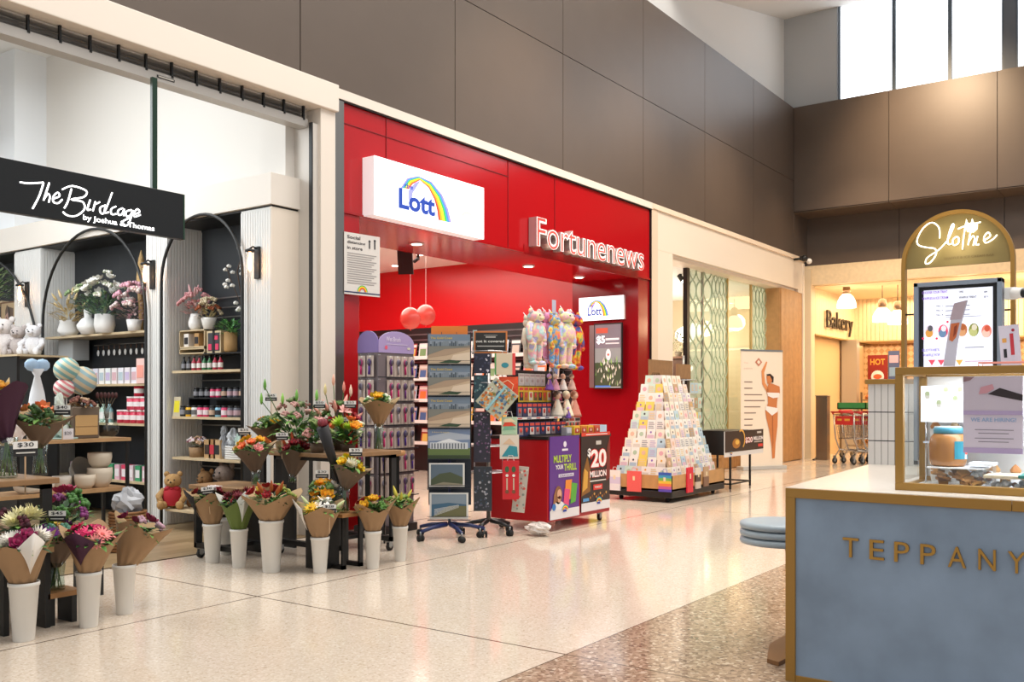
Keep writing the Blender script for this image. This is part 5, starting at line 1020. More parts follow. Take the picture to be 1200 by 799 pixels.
# ================================================================== niche shelving
SH = mat('#c9b491', .5, noise=.08, nscale=10)
def shelf(y0, y1, z, label, depth=.42, back=6.17):
    return MB().box(back - depth, y0, z - .025, back, y1, z, SH).build('wall_shelf', None, (0, 0, 0), 0, label, 'shelf')
def zX(px, py, X=5.95): return onX(px, py, X)
B3 = (7.38, 8.46); Z3 = [onX(240, y, 5.9).z for y in (434, 488, 536, 594)]
names3 = ('at eye height', 'with the tall jars', 'with the white hamper', 'lowest, carrying the teddy bears')
for z, nme in zip(Z3, names3): shelf(B3[0], B3[1], z, 'pale wooden shelf in the niche beside the entrance, ' + nme, .38)
b = MB()
for z in (Z3[0] - .1, Z3[1] - .1, Z3[2] - .12, Z3[0] + .55, Z3[0] + .65, Z3[0] + .75): b.box(6.14, B3[0], z, 6.15, B3[1], z + .012, STEEL)
b.build('trim_8', kind='structure'); BB = mat('#1b1c1f', .5)
# products
PM = {}
def pmesh(kind, c, c2='#e8e4dc', s=1.0):
    k = (kind, c, c2, s)
    if k in PM: return PM[k]
    b = MB(); m1 = mat(c, .35); m2 = mat(c2, .5)
    if kind == 'bottle': b.lathe([(.028 * s, 0), (.03 * s, .005), (.03 * s, .1 * s), (.011 * s, .13 * s), (.011 * s, .15 * s)], (0, 0, 0), m1, 14); b.lathe([(.0305 * s, .03 * s), (.0305 * s, .085 * s)], (0, 0, 0), m2, 14, caps=False); b.lathe([(.013 * s, .15 * s), (.013 * s, .17 * s)], (0, 0, 0), BLACK, 10)
    elif kind == 'jar': b.lathe([(.033 * s, 0), (.036 * s, .006), (.036 * s, .08 * s), (.03 * s, .09 * s)], (0, 0, 0), m1, 16); b.lathe([(.0365 * s, .02 * s), (.0365 * s, .065 * s)], (0, 0, 0), m2, 16, caps=False); b.lathe([(.033 * s, .09 * s), (.033 * s, .105 * s)], (0, 0, 0), BLACK, 14)
    elif kind == 'box': b.box(-.035 * s, -.03 * s, 0, .035 * s, .03 * s, .11 * s, m1); b.box(-.037 * s, -.024 * s, .025 * s, -.0355 * s, .024 * s, .08 * s, m2)
    elif kind == 'tin': b.lathe([(.045 * s, 0), (.045 * s, .1 * s)], (0, 0, 0), m1, 18); b.lathe([(.0455 * s, .03 * s), (.0455 * s, .07 * s)], (0, 0, 0), m2, 18, caps=False); b.lathe([(.047 * s, .1 * s), (.047 * s, .115 * s)], (0, 0, 0), m2, 18)
    elif kind == 'pouch': b.add([(-.02, -.06, 0), (-.02, .06, 0), (.02, .06, 0), (.02, -.06, 0), (-.004, -.055, .2), (-.004, .055, .2), (.004, .055, .2), (.004, -.055, .2)], [(3, 2, 1, 0), (4, 5, 6, 7), (0, 1, 5, 4), (2, 3, 7, 6), (1, 2, 6, 5), (3, 0, 4, 7)], m1); b.add([(-.0185, -.045, .04), (-.0185, .045, .04), (-.008, .045, .16), (-.008, -.045, .16)], [(3, 2, 1, 0)], m2)
    elif kind == 'utensil': b.tube([(0, 0, 0), (0, 0, -.05)], .006, mat('#5a3a24', .5), 6); b.ball((0, 0, -.085), (.008, .024, .036), m1, 10)
    PM[k] = b.mesh(kind); return PM[k]
NICE = {'bottle': 'bottle', 'jar': 'jar', 'box': 'gift_box', 'tin': 'tin', 'pouch': 'pouch', 'utensil': 'ceramic_spoon'}
def row(kind, cols, y_first, dy, z, x, cname, where, grp, s=1.0, extra=None):
    for i, c in enumerate(cols):
        c1, c2, wd = c
        inst(pmesh(kind, c1, c2, s), NICE[kind], loc=(x, y_first + dy * i, z), label='%s %s, %s in the row %s' % (wd, cname, ORD[i], where), cat=cname.split()[-1], group=grp)
XF = 5.86
R_, K_, Gn, Bk = ('#a02038', '#e6e0dc', 'red'), ('#22242a', '#c8a890', 'black'), ('#2c6b40', '#e6e0dc', 'green'), ('#1c1d22', '#8a8a90', 'black')
PKc, YLc, BLc, WHc, GYc = ('#d8386a', '#e8d8dc', 'pink'), ('#e8b020', '#3a3a3a', 'amber'), ('#8ac0d8', '#26262a', 'pale blue'), ('#e6e4e0', '#6a6a6a', 'white'), ('#5a5c66', '#c0a0a8', 'charcoal')
row('bottle', [Bk, Bk, R_, R_, Gn, Gn, R_, R_], 8.36, -.085, Z3[0], XF, 'drink bottle', 'on the eye height niche shelf', 'drink bottles in the niche', .85)
MB().box(-.15, -.42, 0, .12, .42, .012, BB).box(-.15, -.42, -.17, .1, -.41, 0, BB).box(-.15, .41, -.17, .1, .42, 0, BB).build('shelf_riser', None, (6.0, 7.85, Z3[1] + .18), 0, 'black riser holding the upper row of small jars', 'riser')
row('jar', [Bk, Bk, Bk, PKc, PKc, K_, GYc, GYc, K_], 8.2, -.09, Z3[1] + .192, 5.9, 'treat jar', 'on the black riser', 'treat jars in the niche', .95)
row('jar', [Bk, YLc, WHc, PKc, PKc, K_, BLc, PKc, GYc, GYc], 8.32, -.095, Z3[1], 5.83, 'treat jar', 'beneath the black riser', 'treat jars in the niche', 1.05)
inst(pmesh('pouch', '#c9bda2', '#e6d830'), 'pouch', loc=(5.83, 8.42, Z3[1]), label='kraft snack pouch with a bright yellow label by the niche cheek', cat='pouch')
t = thing('gift_hamper', 'kraft pot hamper of small pastel flowers on the niche shelf', 'hamper', (5.9, 8.2, Z3[2])); MB().lathe([(.07, 0), (.08, .1), (.075, .1), (.001, .05)], (0, 0, 0), KR, 18).build('kraft_pot', t); foliage(t, (0, 0, .13), .07, .03, 30, ln=.05, seed=90, greens=['#6a6a4a', '#8a8a60', '#4a3a34']); blooms(t, (0, 0, .15), .08, [('bloom', '#e0c0a0', '#c8a080', 4), ('bloom', '#e8e0e0', '#c890a0', 4)], 91, 1.0)
row('box', [('#b89468', '#3a2a24', 'kraft'), ('#a87c50', '#c03040', 'brown'), ('#c8a880', '#26262a', 'tan')], 7.95, -.075, Z3[2], 5.9, 'gift box', 'on the shelf beside the white hamper', 'niche gift boxes', 1.7)
t = thing('wicker_hamper', 'white woven hamper basket of cellophane wrapped gifts in the niche', 'hamper', (5.9, 7.56, Z3[2])); b = MB()
for k in range(6): b.tube([(.08 * cos(2 * pi * i / 18), .14 * sin(2 * pi * i / 18), .012 + k * .022) for i in range(18)], .0115, mat('#e4e2de', .6), 6, closed=True)
b.build('woven_body', t); crumple(t, (0, .06, .2), (.06, .06, .1), mat('#c9cdd2', .3), 4, 'wrapped_gift'); crumple(t, (0, -.06, .18), (.06, .06, .08), mat('#c4dcd0', .3), 6, 'wrapped_gift')
t = thing('cellophane_parcel', 'tall grey cellophane parcel beside the white hamper in the niche', 'gift parcel', (5.9, 7.76, Z3[2])); crumple(t, (0, 0, .12), (.05, .05, .13), mat('#a8abb0', .3), 11, 'parcel'); crumple(t, (0, 0, .27), (.035, .035, .06), mat('#a8abb0', .3), 12, 'gathered_top')
# small crate shelf with candles and boxes at the top
zc = onX(230, 408, 5.9).z; zs = onX(240, 386, 5.9).z
t = thing('stacked_crates', 'two stacked pale timber open crates on the eye height shelf', 'crate', (6.0, 8.22, Z3[0] + .0)); t.location.z = Z3[0] + .17
for nm, z0, z1 in (('lower_crate', 0, zc - Z3[0] - .17), ('upper_crate', zc - Z3[0] - .165, zs - Z3[0] - .17)):
    b = MB(); b.box(-.14, -.2, z1 - .012, .14, .22, z1, SH); b.box(-.14, -.2, z0, .14, .22, z0 + .012, SH); b.box(-.14, .21, z0, .14, .22, z1, SH); b.box(-.14, -.2, z0, .14, -.19, z1, SH); b.box(.13, -.2, z0, .14, .22, z1, SH); b.build(nm, t)
for i, (c, w_) in enumerate((('#e8e0d8', 'white'), ('#b08858', 'tan'))): inst(pmesh('box', c, '#2a2628', 1.25), 'gift_box', loc=(5.91, 8.33 - .17 * i, zc + .012), label='%s boxed candle with a dark round label in the upper crate' % w_, cat='box')
t = thing('gift_box', 'open timber gift box with black band and pink packets', 'box', (5.88, 7.87, onX(250, 418, 5.88).z)); t.location.z = Z3[0] + .17; MB().box(-.02, -.11, 0, .05, .11, .22, SH).build('box_body', t); MB().box(-.024, -.09, .02, -.021, .09, .2, mat('#3a3a40', .4)).box(-.028, -.015, 0, -.025, .015, .22, BLACK).box(-.027, .03, .03, -.025, .08, .09, mat('#d83a60', .4)).box(-.027, -.08, .03, -.025, -.03, .09, mat('#d83a60', .4)).box(-.027, -.07, .13, -.025, -.02, .17, mat('#d83a60', .4)).build('contents', t)
MB().box(-.16, -.5, -.01, .16, .12, 0, BB).build('shelf_riser', None, (6.0, 7.9, Z3[0] + .168), 0, 'black riser over the drink bottles under the timber gift box', 'riser')
def pot_plant(loc, label, spec, seed, rx, pot_, pr, phh, greens, nleaf=80, name='potted_flowers', ln=.08, fs=1.2, dome=.9, potm=None):
    t = thing(name, label, 'flowers', loc); b = MB(); b.lathe(pot_, (0, 0, 0), potm or mat('#f4f2ef', .4), 22); b.build('vase', t)
    foliage(t, (0, 0, phh + rx * .4), rx * .8, rx * .5, nleaf, ln=ln, wd=.014, seed=seed, greens=greens, up=.7)
    if spec: blooms(t, (0, 0, phh + rx * .6), rx * .85, spec, seed, fs, dome, .05)
    return t
VB = lambda r, h: [(r * .6, 0), (r * .95, h * .25), (r, h * .5), (r * .75, h * .85), (r * .7, h)]
pot_plant((5.94, 8.28, zs), 'dusty pink dried flowers in a rounded white vase on the crates', [('bloom', '#d8a0a0', '#c07a80', 10), ('bud', '#d8a8a8', None, 5)], 101, .17, VB(.07, .17), .07, .17, ['#c88a88', '#b07a70', '#d8b0a8'], 60)
pot_plant((5.94, 8.06, zs), 'cream and rust dried flowers in a white and copper pot', [('bloom', '#d8c8a8', '#b8a080', 8), ('bloom', '#9a4f28', '#7a3a1c', 3)], 102, .13, [(.05, 0), (.075, .1), (.075, .12), (.07, .12)], .07, .12, ['#c8b890', '#a89868', '#8a7a50'], 50)
pot_plant((5.9, 7.66, Z3[0] + .17), 'trailing green ivy plant in a ribbed tan pot', None, 103, .17, [(.05, 0), (.065, .02), (.065, .2), (.06, .2)], .07, .18, ['#3f7a3a', '#2c5a30', '#5a9a50', '#7ab070'], 130, potm=mat('#b08a58', .7))
t = thing('hanging_cotton', 'tall spray of white cotton bolls rising against the black niche back', 'flowers', (6.02, 7.55, Z3[0] + .17)); b = MB()
CT = [(0, 0, 0), (-.02, .03, .4), (-.05, .1, .8), (-.03, .0, 1.1)]; b.tube(CT, .006, mat('#4a3424', .7), 6); b.tube([(-.02, .03, .4), (-.06, .2, .75), (-.06, .26, .88)], .004, mat('#4a3424', .7), 5); b.lathe([(.05, 0), (.06, .12), (.045, .3), (.02, .34)], (0, 0, 0), mat('#7f858c', .6), 16); b.build('stem_and_vase', t)
r_ = random.Random(5)
for i in range(16):
    f = r_.uniform(.42, 1); sgn = r_.choice((0, 1)); base = Vector(CT[1]).lerp(Vector(CT[3]) if sgn else Vector((-.06, .26, .88)), (f - .4) / .6)
    bm = MB(); rr2 = random.Random(i)
    for q in range(5): bm.ball((.012 * cos(q * 1.26), .012 * sin(q * 1.26), .004 * (q % 2)), .016, mat('#efece6', .9), 6)
    bm.build('cotton_boll', t, base + Vector((r_.uniform(-.05, .02), r_.uniform(-.07, .07), r_.uniform(-.02, .03))))
t.name = 'cotton_spray'
# teddy bears
def bear(loc, rz, c, label, s=1.0, bow=None, shirt=None):
    t = thing('teddy_bear', label, 'soft toy', loc, rz); F = mat(c, .95, noise=.1, nscale=60, bump=.6); b = MB()
    b.ball((0, 0, .11 * s), (.085 * s, .095 * s, .11 * s), F, 18); b.ball((-.02 * s, 0, .26 * s), (.07 * s, .08 * s, .07 * s), F, 18); b.ball((-.085 * s, 0, .245 * s), (.03 * s, .035 * s, .025 * s), F, 10)
    for sg in (-1, 1):
        b.ball((0, sg * .06 * s, .325 * s), (.014 * s, .028 * s, .028 * s), F, 10); b.tube([(-.0, sg * .085 * s, .17 * s), (-.06 * s, sg * .12 * s, .12 * s), (-.09 * s, sg * .1 * s, .08 * s)], .032 * s, F, 10, .028 * s); b.ball((-.09 * s, sg * .1 * s, .08 * s), .03 * s, F, 8); b.tube([(-.03 * s, sg * .06 * s, .04 * s), (-.11 * s, sg * .085 * s, .035 * s)], .038 * s, F, 10); b.ball((-.13 * s, sg * .088 * s, .042 * s), (.022 * s, .035 * s, .042 * s), F, 10)
    b.build('body', t); b = MB()
    for sg in (-1, 1): b.ball((-.086 * s, sg * .028 * s, .275 * s), .007 * s, BLACK, 8)
    b.ball((-.115 * s, 0, .255 * s), (.007 * s, .011 * s, .008 * s), BLACK, 8); b.build('eyes_and_nose', t)
    if bow: B_ = mat(bow, .7); MB().ball((-.06 * s, .035 * s, .19 * s), (.015 * s, .04 * s, .025 * s), B_, 10).ball((-.06 * s, -.035 * s, .19 * s), (.015 * s, .04 * s, .025 * s), B_, 10).ball((-.07 * s, 0, .19 * s), .014 * s, B_, 8).build('bow', t)
    if shirt: MB().lathe([(.088 * s, .03 * s), (.1 * s, .1 * s), (.09 * s, .17 * s), (.06 * s, .2 * s)], (0, 0, 0), mat(shirt, .8), 18, caps=False).build('jumper', t)
    return t
bear((5.66, 8.25, Z3[3]), .75, '#b08a5a', 'golden teddy bear with a red jumper at the shelf end', 1.05, '#b01828', '#a81826'); bear((5.95, 8.1, Z3[3]), .1, '#8f6a44', 'brown teddy bear leaning back behind the golden one', 1.1); bear((5.9, 7.72, Z3[3]), 0, '#7a6a60', 'grey brown teddy bear with a white jumper, tallest on the low shelf', 1.35, None, '#e2ded8')
MB().box(-.22, -.5, -.02, 0, .22, 0, SH).build('wall_shelf', None, (5.8, 8.05, Z3[3]), 0, 'pale shelf extension jutting out under the golden teddy bear', 'shelf')
bpy.data.objects['wall_shelf'].name = 'wall_shelf'
# middle niche (bay two)
B2 = (8.92, 10.95); z2 = [onX(130, y, 5.9).z for y in (391, 450, 495, 560)]
for z, nme in zip(z2, ('topmost, carrying the white vases', 'with the pastel gift packs', 'with the pink tins', 'lowest, with pink packets')): shelf(B2[0], B2[1], z, 'pale wooden shelf in the wide middle niche, ' + nme, .38)
GRNL = ['#4f6f4a', '#6a8a60', '#3a5a3c', '#8aa080', '#5a7a6a']
VL = [(.07, 0), (.11, .06), (.12, .1), (.07, .17), (.04, .19), (.045, .28), (.04, .28)]
pot_plant((5.85, 10.55, z2[0]), 'dried golden grass in a squat white vase on the top shelf', [('bud', '#d8c090', None, 8)], 111, .22, [(.08, 0), (.12, .06), (.09, .16), (.1, .18), (.09, .18)], .1, .18, ['#d8c498', '#c8b080', '#e8d8b0'], 110, ln=.16)
pot_plant((5.8, 10.05, z2[0]), 'eucalyptus and cream roses in a white bottle neck vase', [RO('#dfe2c0', '#c8cc98', 5), ('bloom', '#8aa070', '#6a8458', 5)], 112, .24, VL, .1, .26, GRNL, 130, ln=.1)
pot_plant((5.76, 9.65, z2[0]), 'large white rose and greenery display in a ribbed white pot', [RO('#f2f0ea', '#e0dcd0', 16), ('bloom', '#e8e6dc', '#a8b090', 6)], 113, .3, [(.09, 0), (.11, .08), (.1, .2), (.09, .2)], .1, .2, GRNL, 190, ln=.12, fs=1.35)
pot_plant((5.8, 9.15, z2[0]), 'blush hydrangeas with trailing pink wisteria spilling over the shelf', [('bloom', '#e6d8d4', '#c8a0a8', 9), ('bloom', '#d8a8b8', '#c08898', 6)], 114, .24, [(.06, 0), (.08, .12), (.07, .12)], .1, .14, ['#c090a0', '#8a7a70', '#b8a0a0'], 110, fs=1.7)
t = thing('pampas_sheaf', 'tall tan pampas sheaf standing by the inner arch leg', 'flowers', (5.98, 9.3, z2[0])); MB().lathe([(.02, 0), (.03, .3), (.05, .6), (.03, .8), (.005, .9)], (0, 0, 0), mat('#c0a070', .95, noise=.2, nscale=30, bump=.8), 12).build('plume', t)
# utensil rail
zr = onX(130, 404, 6.1).z
MB().tube([(6.08, 9.0, zr), (6.08, 10.4, zr)], .006, STEEL, 6).box(6.075, 9.0, zr - .005, 6.17, 9.012, zr + .005, STEEL).box(6.075, 10.388, zr - .005, 6.17, 10.4, zr + .005, STEEL).build('utensil_rail', None, (0, 0, 0), 0, 'steel rail of hanging spoons under the top shelf', 'rail')
for i in range(12): inst(pmesh('utensil', '#e6e4e0', '#e6e4e0', 1), 'ceramic_spoon', loc=(6.07, 10.3 - i * .11, zr - .006), label='hanging white ceramic spoon, %s along the steel rail from the dried grass' % ORD[i], cat='spoon', group='spoons on the rail')
MB().box(6.12, 8.92, zr - .35, 6.165, 10.3, zr + .05, BB).build('utensil_backboard', None, (0, 0, 0), 0, 'black backboard behind the hanging spoons', 'board')
MB().box(-.1, -.02, -.24, .1, .3, 0, mat('#b9bab9', .5)).build('hand_towel_box', None, (6.02, 10.6, z2[0] - .03), 0, 'grey tapering bracket box beneath the dried grass vase', 'box')
PSC = ['#efe8ec', '#e8e6f0', '#f4f0ec', '#eef2f2', '#f2e8e8', '#efecf4']
for i in range(14):
    inst(pmesh('box', PSC[i % 6], ['#c8b8d8', '#d8b0b8', '#b8c8d0'][i % 3], 1.6), 'gift_box', loc=(5.9, 10.85 - i * .125, z2[1]), label='pastel gift pack, %s along the middle niche shelf under the spoons' % ORD[i], cat='box', group='pastel gift packs')
inst(pmesh('box', '#eec8c0', '#f0a090', 2.4), 'gift_box', loc=(5.86, 9.0, z2[1]), label='large coral and white gift bag at the arch end of the pastel shelf', cat='gift bag')
for i in range(5):
    inst(pmesh('tin', '#d03050', '#f0e4e4', 1.25), 'tin', loc=(5.88, 9.0 + .125 * i, z2[2]), label='red and white tin on the middle niche shelf, %s from the arch leg' % ORD[i], cat='tin', group='red and white tins')
for i in range(3): inst(pmesh('tin', '#d8405c', '#f4ecec', 1.25), 'tin', loc=(5.88, 9.06 + .125 * i, z2[2] + .145), label='red and white tin stacked on others, %s from the arch leg' % ORD[i], cat='tin', group='stacked red and white tins')
inst(pmesh('tin', '#c82040', '#f0f0f0', 1.2), 'tin', loc=(5.88, 9.18, z2[2] + .29), label='topmost single red tin of the stack in the middle niche', cat='tin')
for i in range(8): inst(pmesh('bottle', ['#9ac8d0', '#b8d8c8', '#d0c8a8', '#a8d0e0'][i % 4], '#f0f0ec', 1.4), 'bottle', loc=(5.88, 9.75 + .12 * i, z2[2]), label='pale pastel bottle, %s along the shelf from the red tins' % ORD[i], cat='bottle', group='pastel bottles')
for i in range(12): inst(pmesh('box', ['#e8b8c8', '#d84a68', '#e6d0d8', '#48a070'][(i * 3 + (i > 8)) % 4], '#f4eef0', 1.5), 'gift_box', loc=(5.88, 9.0 + .13 * i, z2[3]), label='pink packet on the lowest middle niche shelf, %s from the arch leg' % ORD[i], cat='box', group='pink packets low in the middle niche')
# farthest niche: greenery, horse picture, plush
zt3 = onX(20, 395, 5.9).z; shelf(11.66, 13.4, zt3, 'pale wooden shelf in the farthest niche under the horse picture', .45)
shelf(11.66, 13.4, 1.0, 'pale wooden shelf low in the farthest niche', .45)
q = onX(18, 375, 5.85); qa = onX(37, 352, 5.8); qb = onX(0, 395, 5.8)
t = thing('framed_picture', 'framed picture of two brown horses on the farthest niche shelf', 'picture', (5.8, 12.05, zt3)); W_, H_ = .75, qa.z - zt3 + .02
t.location.y = qa.y; MB().box(0, 0, 0, .03, W_, H_, mat('#6a4a30', .5)).build('frame', t); b = MB().frame((-.001, W_, 0), (0, -1, 0), (0, 0, 1))
b.rect(.02, .02, W_ - .02, H_ - .02, mat('#a8906c'), 1)
for u, fl in ((.5, 1), (.22, -1)):
    b.pg([(u - .09 * fl, H_ * .1), (u + .02 * fl, H_ * .12), (u + .1 * fl, H_ * .3), (u + .1 * fl, H_ * .75), (u + .06 * fl, H_ * .92), (u + .02 * fl, H_ * .85), (u - .1 * fl, H_ * .8)], mat('#5a4434'), 2)
    b.pg([(u + .0 * fl, H_ * .2), (u + .06 * fl, H_ * .12), (u + .1 * fl, H_ * .2), (u + .1 * fl, H_ * .6), (u + .03 * fl, H_ * .7)], mat('#a88474'), 3); b.disc(u + .06 * fl, H_ * .55, .012, BLACK, 4, 8); b.pg([(u - .03 * fl, H_ * .2), (u - .01 * fl, H_ * .2), (u + .03 * fl, H_ * .85), (u + .0 * fl, H_ * .85)], BLACK, 4)
b.build('print', t)
pot_plant((5.8, 12.3, zt3 + H_ + .02 - .0), 'bushy pale green foliage plant above the horse picture', None, 120, .42, [(.08, 0), (.1, .12), (.09, .12)], .1, .1, ['#a8c49a', '#8ab07a', '#c4dab8', '#6f9a5f', '#d8e6cc'], 420, ln=.11, name='potted_plant')
MB().box(-.15, -.3, 0, .15, .3, .02, SH).build('wall_shelf', None, (5.95, 12.3, zt3 + H_ - .001), 0, 'short pale shelf carrying the bushy pale green plant', 'shelf')
def plush(px, py, X, c, label, s=1.0, Yz=None):
    p = onX(px, py, X); return bear((p.x, p.y, p.z), 0, c, label, s)
zq = onX(25, 420, 5.3).z; MB().box(-.35, -.55, 0, .2, .6, .02, SH).box(-.33, -.5, -zq, -.3, .5, 0, BLACK).box(.1, -.5, -zq, .13, .5, 0, BLACK).build('display_table', None, (5.3, onX(23, 405, 5.25).y, onX(25, 420, 5.3).z), 0, 'tall black legged table holding pale plush toys before the far niche', 'table')
zt4 = onX(25, 420, 5.3).z + .02; bpy.data.objects['display_table'].location.z = zt4 - .02
for i, (px, c, s_, wd) in enumerate(((6, '#d8cfcb', 1.3, 'cream'), (22, '#b5aaa6', 1.0, 'mushroom grey'), (40, '#d8d5d6', 1.0, 'white and grey'))):
    p = onX(px, 405, 5.25); bear((5.25, p.y, zt4), .6, c, '%s plush toy sitting on the tall table below the horse picture' % wd, s_)
for k in ('#1',): pass
p = onX(45, 440, 5.1); t = thing('gathered_gift_bag', 'white draped gift bag tied with a pale blue bow', 'gift bag', (4.9, p.y - .5, .96)); t.location = (sx(51, 505), 7.8, .96); MB().lathe([(.07, 0), (.08, .1), (.05, .25), (.02, .34), (.05, .38)], (0, 0, 0), mat('#dcdde0', .7), 14).build('cloth_bag', t); MB().ball((-.04, 0, .4), (.06, .03, .035), mat('#a8c4e0', .5), 10).ball((.04, 0, .4), (.06, .03, .035), mat('#a8c4e0', .5), 10).build('bow', t); t.scale = (1.1, 1.1, 1.55)

# ================================================================== news shop goods
WIRE = mat('#b8b8ba', .3, .8); DWIRE = mat('#3a3c42', .4, .6)
# -------- brush stand (rotating four-sided tower)
BX, BY = 6.5, 6.24
t = thing('brush_stand', 'lilac topped display tower of hairbrush packs by red upright', 'display stand', (BX, BY, 0)); LIL = mat('#8b78ae', .5); CARDM = mat('#9a8a88', .6)
MB().box(0, 0, .08, .5, .27, 1.74, mat('#6f6468', .6)).build('tower_core', t); MB().box(-.03, -.03, 0, .53, .3, .08, BLACK).build('base', t, bevel=.01)
def head(ax, w_, flip):
    b = MB(); n = 14; prof = [(0, 1.74)] + [(w_ / 2 - w_ / 2 * cos(pi * k / n), 1.83 + .12 * sin(pi * k / n)) for k in range(n + 1)] + [(w_, 1.74)]; vs = []
    for o_ in (-.006, .006): vs += [((u, o_, z) if not flip else (o_, u, z)) for u, z in prof]
    L_ = len(prof); b.add(vs, [tuple(range(L_)), tuple(range(2 * L_ - 1, L_ - 1, -1))] + [(k, (k + 1) % L_, L_ + (k + 1) % L_, L_ + k) for k in range(L_)], mat('#a795c4' if not flip else '#7d6aa5', .45)); return b.build('header_board', t)
head(0, .5, False); head(0, .27, True)
b = MB().frame((0, -.008, 0), (1, 0, 0), (0, 0, 1)); b.txt('Wet Brush', .1, 1.85, .2, .045, mat('#e6dcf0', .5), 1, .01); b.rect(.1, 1.82, .4, 1.826, mat('#d0c4e0'), 1); b.disc(.1, 1.79, .02, mat('#e0607a'), 1, 12); b.disc(.42, 1.79, .025, mat('#d8d4c0'), 1, 12, .012); b.build('header_print', t)
def brushmesh(c, c2):
    b = MB(); b.box(-.045, -.004, -.2, .045, 0, 0, mat('#c2b2a8', .5)); b.box(-.012, -.006, -.014, .012, -.004, 0, mat('#e8e4e0')); b.ball((0, -.018, -.065), (.024, .014, .036), mat(c2, .35), 14); b.ball((0, -.026, -.065), (.018, .01, .028), mat('#4a4458', .5), 10); b.tube([(0, -.018, -.1), (0, -.016, -.13), (0, -.018, -.18)], .009, mat(c, .3), 8, .011)
    return b.mesh('hairbrush')
BM_ = [(n_, brushmesh(a, b_)) for n_, a, b_ in (('violet', '#4a2a8a', '#3f2f6a'), ('magenta', '#c0246a', '#a0306a'), ('grey', '#a8a0a4', '#7f7a8a'), ('plum', '#6a2a78', '#5a3068'))]
rws = (1.71, 1.48, 1.25, 1.02, .79, .56)
for ri, z in enumerate(rws):
    b = MB(); b.box(-.04, -.035, z - .21, .54, -.03, z - .2, DWIRE); b.tube([(0, 0, z + .005), (0, -.03, z + .005)], .003, WIRE, 4).tube([(-.005, .05, z + .01), (-.09, .05, z + .01)], .003, WIRE, 4).tube([(-.005, .15, z + .01), (-.09, .15, z + .01)], .003, WIRE, 4); b.build('peg_row', t)
    for j in range(5):
        if (ri, j) in ((0, 0), (1, 0)): continue
        nm, me = BM_[(j * 3 + ri * 2) % 4 if (j + ri) % 3 else (ri + j) % 2]
        inst(me, 'hairbrush', loc=(BX + .05 + .1 * j, BY - .012, z), label='%s hairbrush pack, %s from the tower corner in the %s row from the top' % (nm, ORD[j], ORD[ri]), cat='hairbrush', group='hairbrush packs')
    for j in range(2):
        nm, me = BM_[(j + ri) % 4]
        inst(me, 'hairbrush', loc=(BX - .025, BY + .08 + .11 * j, z), rz=-pi / 2, label='%s hairbrush pack on the tower side facing the flowers, %s peg of row %s' % (nm, ORD[j], ORD[ri]), cat='hairbrush', group='hairbrush packs on the side')
# -------- five star castor base
def starbase(parent, r, col_, n=5, a0=.3):
    for k in range(n):
        a = a0 + 2 * pi * k / n; b = MB(); b.tube([(.03 * cos(a), .03 * sin(a), .13), (r * .6 * cos(a), r * .6 * sin(a), .115), (r * cos(a), r * sin(a), .085)], .022, col_, 8, .016); b.build('base_arm', parent)
        c = MB(); R3 = Matrix.Rotation(a + pi / 2, 3, 'Z')
        for off in (-.016, .016): p0 = R3 @ Vector((0, off - .009, .03)); p1 = R3 @ Vector((0, off + .009, .03)); c.tube([p0, p1], .03, RUBBER, 12)
        c.cyl((0, 0, .03), (0, 0, .09), .009, STEEL, 8); c.build('caster', parent, (r * cos(a), r * sin(a), 0))
# -------- calendar rack
t = thing('calendar_rack', 'tall wire calendar rack on blue five star castor base', 'display rack', (6.78, 5.6, 0), RZ_CAM); starbase(t, .33, mat('#1c2a5a', .4), a0=.1)
MB().cyl((0, .03, .12), (0, .03, 1.9), .014, mat('#1c2a5a', .4), 10).build('pole', t)
dC = CA * 6.78 + SA * 5.6
def zc_(y): return CAMH + (HORI - y) / FPX * (dC - .1)
tops = [(391, 426), (428, 463), (465, 501), (503, 538)]
b = MB()
for x in (-.2, .2, -.07, .07): b.tube([(x, -.02, .45), (x, -.02, 1.92)], .003, DWIRE, 5); b.tube([(x, .06, .45), (x, .06, 1.92)], .003, DWIRE, 5)
for y1, y2 in tops + [(541, 573), (577, 610)]: b.box(-.2, -.05, zc_(y2) - .006, .2, .0, zc_(y2), DWIRE); b.tube([(-.2, -.05, zc_(y2) + .03), (.2, -.05, zc_(y2) + .03)], .0025, DWIRE, 4)
b.box(-.2, .08, .3, .2, .1, 1.9, mat('#27303c', .6)); b.build('wire_frame', t)
UC = Vector((SA, -CA, 0)); NC = Vector((-CA, -SA, 0))
